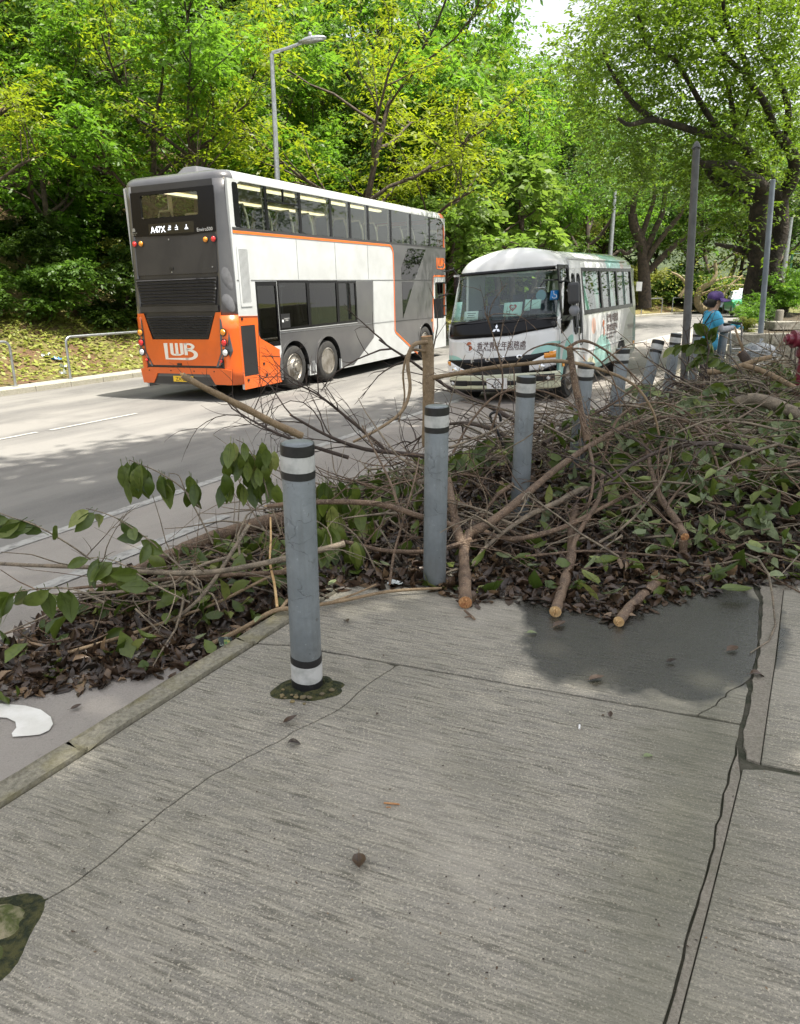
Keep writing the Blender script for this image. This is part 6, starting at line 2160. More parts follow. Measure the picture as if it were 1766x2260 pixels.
ht = loft([((.03, 0, 1.44), .122, .112), ((.03, 0, 1.49), .124, .115), ((.03, 0, 1.535), .11, .10), ((.03, 0, 1.565), .07, .065), ((.03, 0, 1.575), .02, .02)], 18, M_HAT, 'sun_hat', WM)
V, F = [], []
for i in range(4):
    for j in range(13):
        a = R(-80 + 160 * j / 12); f = i / 3
        V.append((.03 + (.118 + f * .125 * math.cos(a * .9)) * math.cos(a), (.112 + f * .06) * math.sin(a), 1.465 - f * .035 - .02 * f * abs(math.sin(a))))
for i in range(3):
    for j in range(12):
        F.append((i * 13 + j, i * 13 + j + 1, (i + 1) * 13 + j + 1, (i + 1) * 13 + j))
mb = MB(); mb.add(V, F); o = mb.build('brim', M_HAT, ht, smooth=True); sd = o.modifiers.new('thickness', 'SOLIDIFY'); sd.thickness = .008
loft([((-.015, 0, 1.33), .05, .06), ((-.03, 0, 1.38), .085, .095), ((-.01, 0, 1.44), .10, .105), ((.02, 0, 1.48), .10, .10)], 14, M_HAIR, 'hair', WM)
mb = MB(); mb.lathe([(.01, -.05), (.04, -.03), (.045, 0), (.03, .03), (.01, .045)], 12, c=(-.105, 0, 1.40)); mb.build('hair_bun', M_HAIR, WM, smooth=True)
V, F = [], []
for i in range(4):
    for j in range(9):
        a = R(-62 + 124 * j / 8)
        z = 1.425 - i * .03
        r_ = .105 if i in (1, 2) else .098
        V.append((.045 + r_ * math.cos(a) + .012 * (1 if j in (3, 4, 5) and i in (0, 1) else 0), r_ * .93 * math.sin(a), z))
for i in range(3):
    for j in range(8):
        F.append((i * 9 + j, (i + 1) * 9 + j, (i + 1) * 9 + j + 1, i * 9 + j + 1))
mb = MB(); mb.add(V, F); o = mb.build('face_mask', M_MASK, WM, smooth=True); sd = o.modifiers.new('thickness', 'SOLIDIFY'); sd.thickness = .006
# trolley
M_BAG = simple('clear_plastic_bag', (.50, .52, .53), .25, col2=(.25, .27, .28), nscale=14, bumpv=(16, 1.0, .05))
TR = tag(empty('trolley', (wp.x + .36, wp.y, 0)), 'grey wire trolley in front of the woman in blue', 'trolley')
mb = MB()
for y_ in (-.2, .2):
    mb.tube([(.10, y_, .10), (.08, y_, .62), (.02, y_, 1.02), (-.0, y_, 1.05)], .016, 8)
    mb.tube([(.10, y_, .22), (.66, y_, .22), (.68, y_, .66), (.10, y_, .66)], .012, 8)
mb.build('frame', M_GALV, TR, smooth=True)
mb = MB(); mb.tube([(0, -.21, 1.055), (0, .21, 1.055)], .020, 10); mb.build('handle', M_BLACK, TR, smooth=True)
for k in range(8):
    z = .25 + k * .058
    mb = MB(); mb.tube([(.10, -.2, z), (.67, -.2, z), (.67, .2, z), (.10, .2, z), (.10, -.2, z)], .006, 5); mb.build('basket_wire', M_GALV, TR)
for x, y_ in ((.14, -.2), (.14, .2), (.62, -.2), (.62, .2)):
    mb = MB(); mb.lathe([(.03, -.02), (.075, -.018), (.075, .018), (.03, .02)], 14, axis='y', c=(x, y_, .075)); mb.build('caster', M_TYRE, TR)
PB = tag(empty('plastic_bag', (wp.x + .36 + .4, wp.y, .62)), 'crumpled clear plastic bag heaped in the trolley', 'bag')
rb = np.random.default_rng(3)
V, F = [], []
for i in range(8):
    for j in range(18):
        th = math.pi * .5 * i / 7; a = j / 18 * 6.283
        w = 1 + rb.uniform(-.09, .09)
        V.append((.27 * w * math.cos(th) ** .6 * math.cos(a), .18 * w * math.cos(th) ** .6 * math.sin(a), -.05 + .19 * math.sin(th) * w))
for i in range(7):
    for j in range(18):
        F.append((i * 18 + j, i * 18 + (j + 1) % 18, (i + 1) * 18 + (j + 1) % 18, (i + 1) * 18 + j))
mb = MB(); mb.add(V, F); mb.build('sheet', M_BAG, PB, smooth=True)
mb = MB(); mb.tube([(.02, 0, .12), (.03, .01, .17), (.05, .03, .19)], [.02, .012, .03], 7); mb.build('knot', M_BAG, PB, smooth=True)

# ------------------------------------------------------------------ taxi waiting far down the road
M_TGREEN = simple('taxi_green', (.01, .34, .16), .3, coat=.5)
M_TWHITE = simple('taxi_white', (.74, .75, .74), .3, coat=.5)
tp_ = PY(1650, 700, 46)
TX = tag(empty('taxi', (tp_.x, tp_.y, prof(-4)), R(-14)), 'green taxi with a white roof far down the road by the tree', 'taxi')
def sect(rows, name, mat, parent=TX, n=None):
    """car body from cross sections: (y, [(x, z) half outline from the middle top to the side bottom])"""
    mb = MB(); V, F = [], []
    k = None
    for y, half in rows:
        full = [(-x, z) for x, z in reversed(half)] + [(x, z) for x, z in half[1:]]
        k = len(full)
        V += [(x, y, z) for x, z in full]
    for i in range(len(rows) - 1):
        for j in range(k - 1):
            F.append((i * k + j, i * k + j + 1, (i + 1) * k + j + 1, (i + 1) * k + j))
    F.append(tuple(range(k))); F.append(tuple((len(rows) - 1) * k + j for j in range(k))[::-1])
    mb.add(V, F)
    return mb.build(name, mat, parent, auto=50)
lowb = lambda h, w: [(0, h), (w * .75, h), (w * .97, h - .06), (w, h - .25), (w, .35), (w * .95, .25)]
sect([(0, lowb(.72, .78)), (.12, lowb(.80, .84)), (.6, lowb(.88, .85)), (1.25, lowb(.95, .85)), (3.4, lowb(.96, .85)), (4.3, lowb(.92, .83)), (4.55, lowb(.80, .78))], 'body', M_TGREEN)
cab = lambda h, w, wb: [(0, h), (w * .7, h - .01), (w, h - .06), (wb, .93)]
sect([(1.22, cab(.97, .70, .80)), (1.85, cab(1.42, .58, .79)), (2.2, cab(1.47, .58, .79)), (3.1, cab(1.46, .58, .79)), (3.7, cab(.98, .70, .80))], 'cabin_glass', simple('taxi_glass', (.28, .34, .36), .1, coat=.6))
sect([(1.80, [(0, 1.435), (.45, 1.425), (.60, 1.37)]), (2.2, [(0, 1.49), (.45, 1.48), (.61, 1.41)]), (3.1, [(0, 1.48), (.45, 1.47), (.61, 1.40)]), (3.3, [(0, 1.36), (.45, 1.35), (.62, 1.30)])], 'roof', M_TWHITE)
mb = MB(); mb.box(-.28, 2.3, 1.48, .28, 2.42, 1.60); mb.build('roof_sign', M_TWHITE, TX, bevel=.02)
for s_ in (-1, 1):
    mb = MB(); mb.tube([(s_ * .80, 1.25, .96), (s_ * .60, 1.85, 1.41)], .035, 6); mb.build('windscreen_pillar', M_TWHITE, TX)
    mb = MB(); mb.box(s_ * .62 - .14, -.03, .58, s_ * .62 + .14, .05, .70); mb.build('headlamp', M_CLEAR, TX, bevel=.02)
    mb = MB(); mb.box(s_ * .95 - .08, 1.35, .95, s_ * .95 + .08, 1.42, 1.08); mb.build('door_mirror', M_BLACK, TX, bevel=.02)
    for y_ in (.85, 3.65):
        mb = MB(); mb.lathe([(.18, -.10), (.30, -.09), (.31, 0), (.30, .09), (.18, .10)], 20, axis='x', c=(s_ * .76, y_, .31)); mb.build('wheel', M_TYRE, TX, smooth=True)
mb = MB(); mb.box(-.44, -.035, .56, .44, .04, .69); mb.build('grille', M_CHROME, TX)
mb = MB(); mb.box(-.84, -.10, .28, .84, .06, .52); mb.build('front_bumper', M_BLACK, TX, bevel=.04)
mb = MB(); mb.box(-.24, -.115, .36, .24, -.10, .48); mb.build('number_plate', M_WPLATE, TX)

# ------------------------------------------------------------------ far things beyond the bend
M_YEL = simple('yellow_railing_paint', (.65, .40, .03), .5)
fe = PY(1440, 610, 68)
YF = tag(empty('yellow_fence', (fe.x, fe.y, -.5)), 'yellow railing far away between the trees', 'fence')
for k in range(10):
    mb = MB(); mb.box(k * .9, 0, 0, k * .9 + .05, .05, 1.9); mb.build('post', M_YEL, YF)
for z in (.6, 1.2, 1.85):
    mb = MB(); mb.box(0, -.01, z, 8.2, .02, z + .05); mb.build('rail', M_YEL, YF)
GF = tag(empty('green_fence', PY(1735, 650, 21)), 'thin green wire fence at the right edge behind the shrubs', 'fence')
GF.location.z = 1.1
M_GRN = simple('green_fence_paint', (.03, .12, .06), .5)
for k in range(4):
    mb = MB(); mb.box(k * 1.0, 0, -.1, k * 1.0 + .05, .05, 1.3); mb.build('post', M_GRN, GF)
for z in (.4, .8, 1.25):
    mb = MB(); mb.tube([(0, .02, z), (3.05, .02, z)], .014, 5); mb.build('rail', M_GRN, GF)

# ------------------------------------------------------------------ storm debris
def mat_branch(name, c1, c2, c3):
    m, nt, b = newmat(name)
    co = objco(nt)
    c = mix(nt, ramp(nt, noise(nt, 16, 5, .6, co), .36, .64), c1, c2)
    c = mix(nt, math_(nt, 'MULTIPLY', ramp(nt, noise(nt, 150, 2, .6, co), .56, .64), .7), c, c3)
    nt.links.new(c, b.inputs['Base Color'])
    b.inputs['Roughness'].default_value = .75
    bump(nt, b, noise(nt, 110, 4, .65, co), .6, .006)
    return m
M_BR = mat_branch('branch_bark', (.070, .043, .028), (.175, .115, .072), (.34, .265, .18))
M_BRG = mat_branch('branch_bark_grey', (.10, .080, .057), (.245, .195, .135), (.34, .30, .22))
M_BRD = mat_branch('branch_bark_dark', (.035, .024, .018), (.075, .052, .040), (.12, .09, .07))
M_BRT = mat_branch('branch_bark_tan', (.17, .115, .062), (.28, .20, .115), (.36, .29, .19))
M_CUT = simple('broken_wood', (.50, .28, .12), .8, col2=(.34, .15, .06), nscale=40, bumpv=(60, .8))
M_CUTP = simple('fresh_split_wood', (.62, .44, .22), .8, col2=(.45, .28, .12), nscale=30, bumpv=(60, .6))

def leafmat2(name, c1, c2, c3, rough=.5, trans=.2):
    m, nt, b = newmat(name)
    out = nt.nodes['Material Output']
    geo = ND(nt, 'ShaderNodeNewGeometry'); oi = ND(nt, 'ShaderNodeObjectInfo')
    co = objco(nt)
    rr = math_(nt, 'FRACT', math_(nt, 'ADD', geo.outputs['Random Per Island'], oi.outputs['Random']))
    col = mix(nt, ramp(nt, rr, .1, .8), c1, c2)
    col = mix(nt, ramp(nt, rr, .86, .94), col, c3)
    col = mix(nt, math_(nt, 'MULTIPLY', ramp(nt, noise(nt, 40, 4, .6, co), .5, .7), .35), col, (c1[0] * .4, c1[1] * .4, c1[2] * .4))
    nt.links.new(col, b.inputs['Base Color'])
    b.inputs['Roughness'].default_value = rough
    tl = ND(nt, 'ShaderNodeBsdfTranslucent')
    nt.links.new(col, tl.inputs[0])
    mx = ND(nt, 'ShaderNodeMixShader'); mx.inputs[0].default_value = trans
    nt.links.new(b.outputs[0], mx.inputs[1]); nt.links.new(tl.outputs[0], mx.inputs[2])
    nt.links.new(mx.outputs[0], out.inputs[0])
    return m
LB = leafmat2('dead_leaf', (.026, .017, .011), (.088, .054, .032), (.22, .145, .08), .36, .08)
LGD = leafmat2('fallen_green_leaf', (.052, .088, .012), (.120, .165, .025), (.26, .29, .08), .4, .25)
LGP = leafmat2('pale_leaf_underside', (.17, .22, .11), (.26, .31, .15), (.30, .36, .12), .55, .25)

# outline of the litter on the ground, front edge first
front = [(-260, 1500), (-120, 1482), (0, 1468), (150, 1455), (290, 1436), (420, 1428), (500, 1400), (600, 1345), (700, 1318), (790, 1296), (900, 1300), (985, 1312), (1040, 1340), (1120, 1325), (1210, 1345), (1290, 1352), (1350, 1375), (1430, 1345), (1500, 1322), (1600, 1300), (1700, 1292), (1800, 1285), (1930, 1275)]
zone = [Vector(G2(*q)) for q in front] + [Vector(S2(*q)) for q in ((6.0, 3.4), (9, 3.4), (13, 3.2), (13.4, 1.2), (12.6, .7), (10.5, .35), (9, .1), (8.0, -.3), (7.2, -.75), (6.4, -1.2), (5.6, -1.55), (4.8, -1.75), (4.2, -1.55), (3.6, -1.75), (2.9, -1.7), (2.1, -1.45), (1.3, -1.5), (.6, -1.4))]
ZP = np.array([(q.x, q.y) for q in zone])
def inside(Q):
    x, y = Q[:, 0], Q[:, 1]
    r_ = np.zeros(len(Q), bool)
    n = len(ZP); j = n - 1
    for i in range(n):
        xi, yi = ZP[i]; xj, yj = ZP[j]
        c = ((yi > y) != (yj > y)) & (x < (xj - xi) * (y - yi) / (yj - yi + 1e-12) + xi)
        r_ ^= c
        j = i
    return r_
def edge_dist(Q):
    d = np.full(len(Q), 1e9)
    n = len(ZP)
    for i in range(n):
        a, b = ZP[i], ZP[(i + 1) % n]
        ab = b - a
        t = np.clip(((Q - a) @ ab) / (ab @ ab), 0, 1)
        d = np.minimum(d, np.linalg.norm(Q - (a + t[:, None] * ab), axis=1))
    return d
DTn, DSn = np.array([DT.x, DT.y]), np.array([DS.x, DS.y])
vprof = np.vectorize(prof)
def ground_z(Q):
    t = Q @ DTn - K0
    return np.where(t > -.12, 0.0, vprof(np.minimum(t, -1e-4)))
def pile_h(Q):
    d = edge_dist(Q)
    s = Q @ DSn; t = Q @ DTn - K0
    top = np.where(t < -.1, .17, .25) + .22 * np.exp(-((t - 1.7) / 1.5) ** 2) * np.clip((s - 4.0) / 2, 0, 1) + .20 * np.exp(-((s - 5.3) / 1.3) ** 2 - ((t + .2) / 1.0) ** 2)
    top = top * np.where((t > .2) & (s < 5.6), .38 + .62 * np.clip((s - 4.3) / 1.3, 0, 1), 1.0)
    top = top + .05 * np.sin(s * 3.1 + t * 2.3) + .04 * np.sin(s * 1.7 - t * 4.1)
    return np.maximum(.012, top * (1 - np.exp(-np.maximum(d - .12, 0) / .45)))
rngd = np.random.default_rng(99)
lo_, hi_ = ZP.min(0), ZP.max(0)
def sample(n, near=1.0):
    out = np.empty((0, 2))
    while len(out) < n:
        Q = rngd.uniform(lo_, hi_, size=(n * 3, 2))
        Q = Q[inside(Q)]
        d = np.hypot(Q[:, 0], Q[:, 1])
        w = np.clip((4.2 / d) ** near, 0, 1)
        Q = Q[rngd.uniform(size=len(Q)) < w]
        out = np.concatenate([out, Q])
    return out[:n]
def curled(P, L, rng, aspect=.5, tilt=.5, curl=.3, fold=.25, N=None, A=None):
    """eight-point leaf blades with a fold along the midrib and a curl along the length"""
    n = len(P)
    if N is None:
        N = rng.normal(size=(n, 3)) * tilt; N[:, 2] += 1.0
    N = N / np.linalg.norm(N, axis=1)[:, None]
    if A is None:
        A = rng.normal(size=(n, 3))
    A = A - N * np.sum(A * N, axis=1)[:, None]
    A /= np.linalg.norm(A, axis=1)[:, None]
    B = np.cross(N, A)
    Wd = L * aspect * rng.uniform(.75, 1.25, n) * .5
    cu = L * curl * rng.uniform(-.6, 1.4, n)
    fo = Wd * fold * rng.uniform(-.5, 1.6, n) * 2
    def pt(f, w, side, h):
        return P + A * (L * f)[:, None] + B * (Wd * w * side)[:, None] + N * (cu * (4 * f * (1 - f) * -1 + f * f) * .8 + fo * abs(side) * h)[:, None]
    V = np.stack([pt(0, 0, 0, 0), pt(.28, .95, 1, 1), pt(.28, 0, 0, 0), pt(.28, .95, -1, 1), pt(.64, .80, 1, .9), pt(.64, 0, 0, 0), pt(.64, .80, -1, .9), pt(1.0, 0, 0, 0)], 1)
    base = np.array([(0, 1, 2), (0, 2, 3), (1, 4, 5), (1, 5, 2), (2, 5, 6), (2, 6, 3), (4, 7, 5), (5, 7, 6)])
    F = (np.arange(n) * 8)[:, None, None] + base[None]
    return V.reshape(-1, 3), F.reshape(-1, 3)
# carpet of dead leaves, mass of green leaves, tangle of thin twigs
Q = sample(27000, 1.5)
h = pile_h(Q)
f = rngd.uniform(0, 1, len(Q)) ** .8
Z = ground_z(Q) + .006 + h * .38 * f
V, F = curled(np.column_stack([Q, Z]), rngd.uniform(.025, .105, len(Q)), rngd, .46, .38, .40, .5)
V[:, 2] = np.maximum(V[:, 2], np.repeat(ground_z(Q), 8) + .004)
tag(numesh('dead_leaf_litter', V, F, LB), 'carpet of brown dead leaves under the broken branches', 'leaf litter', kind='stuff')
Q = sample(6600, .85)
t_ = Q @ DTn - K0; s_ = Q @ DSn
keep = rngd.uniform(size=len(Q)) < np.clip(.12 + .34 * (s_ > 5.2) * (t_ > .4) + .30 * (t_ < -.2) * (s_ > 2.6) + .12 * (t_ > 1.4) * (s_ > 4.6), 0, 1)
Q = Q[keep]
h = pile_h(Q)
Z = ground_z(Q) + .02 + h * rngd.uniform(.45, 1.15, len(Q))
V, F = curled(np.column_stack([Q, Z]), rngd.uniform(.08, .17, len(Q)), rngd, .5, .8, .25, .35)
V[:, 2] = np.maximum(V[:, 2], np.repeat(ground_z(Q), 8) + .006)
tag(numesh('green_leaf_litter', V, F, LGD), 'mass of torn green leaves lying among the broken branches', 'leaf litter', kind='stuff')
Q = sample(2600, .6)
t_ = Q @ DTn - K0; s_ = Q @ DSn
Q = Q[(s_ > 4.6) & (t_ > .6)]
h = pile_h(Q)
Z = ground_z(Q) + .03 + h * rngd.uniform(.6, 1.1, len(Q))
V, F = curled(np.column_stack([Q, Z]), rngd.uniform(.08, .14, len(Q)), rngd, .48, .7, .3, .4)
tag(numesh('pale_leaf_litter', V, F, LGP), 'pale undersides of torn leaves in the heap at the right', 'leaf litter', kind='stuff')

def twig_path(p, d, L, n, bendv, rng, grav=.0):
    pts = [np.array(p, float)]
    d = np.array(d, float); d /= np.linalg.norm(d)
    for i in range(n):
        d = d + bendv / n + rng.normal(size=3) * .10 + np.array([0, 0, -grav / n])
        d /= np.linalg.norm(d)
        pts.append(pts[-1] + d * L / n)
    return pts
def tangle(n, near, mat, name, label, rmin, rmax, Lmin, Lmax, zf, tiltz, flt=None):
    mb = MB()
    Q = sample(n, near)
    Q = Q[edge_dist(Q) > .12 + .35 * Lmax * (Q @ DSn < 4.6) * .8]
    thin = (Q @ DSn < 5.2) & (Q @ DTn - K0 > .25)
    Q = Q[~thin | (rngd.uniform(size=len(Q)) < .42)]
    if flt is not None:
        Q = Q[flt(Q @ DSn, Q @ DTn - K0)]
    hh = pile_h(Q); gz = ground_z(Q)
    for k in range(len(Q)):
        L = rngd.uniform(Lmin, Lmax); r_ = rngd.uniform(rmin, rmax)
        a = rngd.uniform(0, 6.283)
        if rngd.uniform() < .55: a = rngd.normal(math.pi / 2 - AZ + math.pi / 2, .6) + (math.pi if rngd.uniform() < .5 else 0)
        d = np.array([math.cos(a), math.sin(a), rngd.normal() * tiltz])
        p = np.array([Q[k, 0], Q[k, 1], gz[k] + .015 + hh[k] * rngd.uniform(*zf)])
        pts = twig_path(p, d, L, 6, rngd.normal(size=3) * .9, rngd, .35)
        for q in pts: q[2] = max(q[2], gz[k] + .006)
        mb.tube(pts, [r_ * (1 - .7 * i / 6) for i in range(7)], 4, cap=False)
        if rngd.uniform() < .6:
            i = rngd.integers(1, 5)
            dd = (pts[i + 1] - pts[i]); dd /= np.linalg.norm(dd)
            mb.tube(twig_path(pts[i], dd + rngd.normal(size=3) * .6, L * .45, 4, rngd.normal(size=3) * .6, rngd), [r_ * .55, r_ * .45, r_ * .35, r_ * .28, r_ * .2], 3, cap=False)
    return tag(mb.build(name, mat, smooth=True), label, 'twigs', kind='stuff')
tangle(1050, 1.0, M_BR, 'twig_tangle', 'tangle of thin brown twigs in the debris heap', .003, .009, .3, 1.0, (.3, 1.35), .25)
tangle(620, .8, M_BRG, 'twig_tangle', 'tangle of grey brown twigs over the debris heap', .004, .012, .4, 1.4, (.7, 1.5), .28)
tangle(700, .6, M_BRD, 'twig_tangle', 'dark bare twigs sticking up from the debris heap', .0025, .0055, .3, .75, (.8, 1.2), .9, lambda s, t: (s > 4.0) & (t < 1.4))

# ---- leaves one can pick out
def leaf_mesh(name, L, aspect, curl, fold, mat, seed):
    rng = np.random.default_rng(seed)
    # finer blade with a wavy margin and a short stalk
    n = 7
    V, F = [], []
    for i in range(n + 1):
        f_ = i / n
        w = L * aspect * .5 * (math.sin(math.pi * f_ ** .85) ** .8) * (1 if i not in (0, n) else 0)
        zc = curl * L * (f_ * f_ - f_ * .5)
        for sd_ in (-1, -.5, 0, .5, 1):
            V.append((f_ * L, w * sd_ * (1 + rng.uniform(-.08, .08)), zc + abs(sd_) * fold * w + rng.uniform(-.04, .04) * w))
    for i in range(n):
        for j in range(4):
            a = i * 5 + j
            F.append((a, a + 5, a + 6, a + 1))
    mb = MB(); mb.add(V, F)
    mb.tube([(-.22 * L, 0, .02 * L), (-.1 * L, 0, 0), (.0, 0, 0), (.9 * L, 0, curl * L * .42 - .002)], [.0016, .0014, .0013, .0005], 4, cap=False)
    me = bpy.data.meshes.new(name)
    me.from_pydata(mb.v, [], mb.f)
    me.materials.append(mat)
    me.polygons.foreach_set('use_smooth', [True] * len(mb.f))
    me.update()
    return me
LM = {'g': [leaf_mesh('leaf', .13, .50, c_, f_, LGD, k) for k, (c_, f_) in enumerate(((.2, .3), (-.25, .45), (.45, .2), (-.5, .25)))],
      'b': [leaf_mesh('leaf', .10, .55, c_, f_, LB, 10 + k) for k, (c_, f_) in enumerate(((.5, .7), (-.5, .6), (.9, .3), (.2, .5)))],
      'p': [leaf_mesh('leaf', .12, .50, c_, f_, LGP, 20 + k) for k, (c_, f_) in enumerate(((.2, .3), (-.3, .35), (.5, .2)))]}
def leaf_obj(kind, p, axis, nrm, sc, parent=None, k=None, name='leaf'):
    me = LM[kind][rnd.randrange(len(LM[kind])) if k is None else k]
    o = link(bpy.data.objects.new(name, me), parent)
    a = Vector(axis).normalized()
    n_ = Vector(nrm); n_ = (n_ - a * n_.dot(a))
    if n_.length < 1e-4: n_ = a.orthogonal()
    n_.normalize()
    b_ = n_.cross(a)
    m_ = Matrix(((a.x, b_.x, n_.x, 0), (a.y, b_.y, n_.y, 0), (a.z, b_.z, n_.z, 0), (0, 0, 0, 1)))
    o.matrix_basis = Matrix.Translation(p) @ m_ @ Matrix.Scale(sc, 4)
    return o
def flat_leaf(kind, px, py, sc, label, z=.006, rz=None, k=None, tilt=.15):
    p = PZ(px, py, z)
    s, t = toST(p)
    if t < -.12:
        for _ in range(10):
            zz = prof(t) + z; p = PZ(px, py, zz); s, t = toST(p)
    a = rz if rz is not None else rnd.uniform(0, 6.28)
    o = leaf_obj(kind, p + Vector((0, 0, .004)), (math.cos(a), math.sin(a), rnd.uniform(-tilt, tilt) * .3), (rnd.uniform(-tilt, tilt), rnd.uniform(-tilt, tilt), 1), sc, None, k, 'fallen_leaf')
    tag(o, label, 'leaf', 'single leaves on the pavement')
    return o
flat_leaf('b', 792, 1885, .75, 'purple brown leaf lying alone in the middle of the pavement', .006, -1.5, 0)
flat_leaf('b', 1300, 1502, .75, 'brown leaf beside the wet patch', .006, .3, 3)
flat_leaf('p', 1163, 1398, .45, 'small pale green scrap of leaf left of the wet patch', .008, .2, 1)
flat_leaf('b', 1222, 1385, .85, 'flat brown leaf in front of the mossy broken log', .006, .6, 3)
flat_leaf('b', 625, 1597, .6, 'curled brown leaf on the crack below the nearest bollard', .008, .5, 0)
flat_leaf('b', 635, 1641, .5, 'rolled brown leaf lying across the crack', .008, .1, 1)
flat_leaf('b', 1655, 1489, .7, 'brown leaf on the mortar rim at the right', .008, .0, 1)
flat_leaf('b', 1604, 1438, .7, 'brown leaf stuck to the wet slab', .004, .4, 3)
flat_leaf('b', 1346, 1585, .35, 'small rolled leaf beyond the cigarette end', .01, 1.2, 0)
flat_leaf('b', 155, 1567, .5, 'small brown leaf on the lay by near the white paint', .006, .4, 0)
flat_leaf('g', 320, 1484, .8, 'dark green leaf at the front edge of the litter on the lay by', .02, 2.0, 0)
flat_leaf('b', 768, 1375, .5, 'small brown leaf right of the nearest bollard', .01, 2.0, 1)
flat_leaf('b', 1470, 1462, .5, 'thin rolled leaf in the wet patch', .005, .1, 0)
flat_leaf('b', 830, 1580, .22, 'tiny brown leaf scrap beyond the nearest bollard', .004, 1.0, 1)
flat_leaf('p', 1420, 1672, .35, 'small pale scrap on the pavement right of the middle', .004, .3, 1)
for px, py, k_, sc in ((1290, 1255, 'p', 1.0), (1215, 1215, 'p', .8), (1340, 1240, 'p', .9), (1165, 1245, 'p', 1.1), (1370, 1300, 'p', 1.2), (1300, 1150, 'p', .7), (1430, 1225, 'p', 1.0), (1350, 1195, 'p', .8), (1590, 1215, 'p', .9), (1680, 1235, 'p', 1.1), (1560, 1270, 'g', 1.5), (1590, 1300, 'g', 1.4), (1320, 1290, 'g', 1.4), (1480, 1285, 'g', 1.1), (1520, 1250, 'g', 1.0), (1740, 1240, 'g', 1.1), (1730, 1270, 'p', .9), (1190, 1160, 'p', .8), (1420, 1160, 'p', .9), (1235, 1170, 'p', .7), (1400, 1120, 'p', .9), (1540, 1200, 'p', .8), (1450, 1265, 'p', .8), (1130, 1230, 'p', .9), (740, 1280, 'p', .7), (580, 1362, 'p', .7), (860, 1250, 'p', .6), (430, 1408, 'p', .6)):
    p = PZ(px, py, .08)
    o = flat_leaf(k_, px, py, sc, '', .06, None, None, .7)
    tag(o, 'green leaf lying on top of the litter at the front of the heap' if k_ == 'g' else 'pale green leaf lying on top of the litter at the front of the heap', 'leaf', 'green leaves on the litter' if k_ == 'g' else 'pale leaves on the litter')

# ---- branches one can pick out (photo pixels with the height above ground)
def smooth(P, k=3):
    n = len(P); out = []
    for i in range(n - 1):
        a, b = P[max(0, i - 1)], P[i]
        c, d = P[i + 1], P[min(n - 1, i + 2)]
        for q in range(k):
            t = q / k
            out.append(.5 * ((2 * b) + (c - a) * t + (2 * a - 5 * b + 4 * c - d) * t * t + (-a + 3 * b - 3 * c + d) * t ** 3))
    out.append(P[-1])
    return out
def side_twigs(root, P, n, L, r_, mat, spread=1.0, up_=.2, lo=.25, rng=None, sub=True):
    rng = rng or rngd
    for k in range(n):
        f_ = lo + (1 - lo) * (k + rng.uniform(.1, .9)) / n
        i = min(int(f_ * (len(P) - 1)), len(P) - 2)
        p = np.array(P[i]) + (np.array(P[i + 1]) - np.array(P[i])) * (f_ * (len(P) - 1) - i)
        d = np.array(P[i + 1]) - np.array(P[i]); d /= np.linalg.norm(d) + 1e-9
        dd = d * .8 + rng.normal(size=3) * spread * .6 + np.array([0, 0, up_])
        mb = MB()
        l_ = L * rng.uniform(.6, 1.3)
        pts = twig_path(p, dd, l_, 7, rng.normal(size=3) * .7, rng, .3)
        mb.tube(pts, [r_ * (1 - .75 * q / 7) for q in range(8)], 5, cap=False)
        if sub:
            for j in (2, 3, 5, 6):
                e_ = pts[j] - pts[j - 1]; e_ /= np.linalg.norm(e_)
                mb.tube(twig_path(pts[j], e_ + rng.normal(size=3) * .55, l_ * rng.uniform(.2, .45), 4, rng.normal(size=3) * .5, rng), [r_ * .5, r_ * .4, r_ * .32, r_ * .25, r_ * .15], 4, cap=False)
        mb.build('twig', mat, root, smooth=True)
def branch(label, pix, r0, r1, mat=None, cut=None, twigs=0, tl=.35, tr=.005, sides=(), up_=.2, name='fallen_branch', knots=True, ylist=None, group=None, cutend=None):
    mat = mat or M_BR
    P = [PZ(q[0], q[1], q[2]) if ylist is None else PY(q[0], q[1], q[2]) for q in pix]
    P = smooth(P, 4)
    root = tag(empty(name, P[0]), label, 'branch', group)
    o0 = P[0].copy()
    P = [q - o0 for q in P]
    n = len(P)
    rs = [(r0 + (r1 - r0) * i / (n - 1)) * (1 + (rnd.uniform(-.09, .09) if knots else 0)) for i in range(n)]
    mb = MB(); mb.tube(P, rs, 12 if r0 > .015 else 7, mi=0, mcap=1)
    mb.build('limb', [mat, cut or M_CUT], root, auto=60)
    if cut is not None:
        d = (P[0] - P[1]).normalized()
        mb = MB()
        for k in range(7):   # splinters standing on the broken face
            a = rnd.uniform(0, 6.28); rr = rnd.uniform(0, .75) * r0
            e1 = d.orthogonal().normalized(); e2 = d.cross(e1)
            c_ = P[0] + (e1 * math.cos(a) + e2 * math.sin(a)) * rr
            mb.tube([c_ - d * .01, c_ + d * rnd.uniform(.006, .022)], [r0 * .28, r0 * .05], 5)
        mb.build('broken_end', cut, root)
    for spx, a, b in sides:
        S = [PZ(q[0], q[1], q[2]) if ylist is None else PY(q[0], q[1], q[2]) for q in spx]
        S = [q - o0 for q in smooth(S, 4)]
        mb = MB(); m_ = len(S)
        mb.tube(S, [(a + (b - a) * i / (m_ - 1)) * (1 + rnd.uniform(-.08, .08)) for i in range(m_)], 10 if a > .01 else 6)
        mb.build('side_branch', mat, root, smooth=True)
        if twigs:
            side_twigs(root, S, max(2, twigs // 2), tl * .8, tr * .9, mat, up_=up_)
    if twigs:
        side_twigs(root, P, twigs, tl, tr, mat, up_=up_)
    return root, P, o0

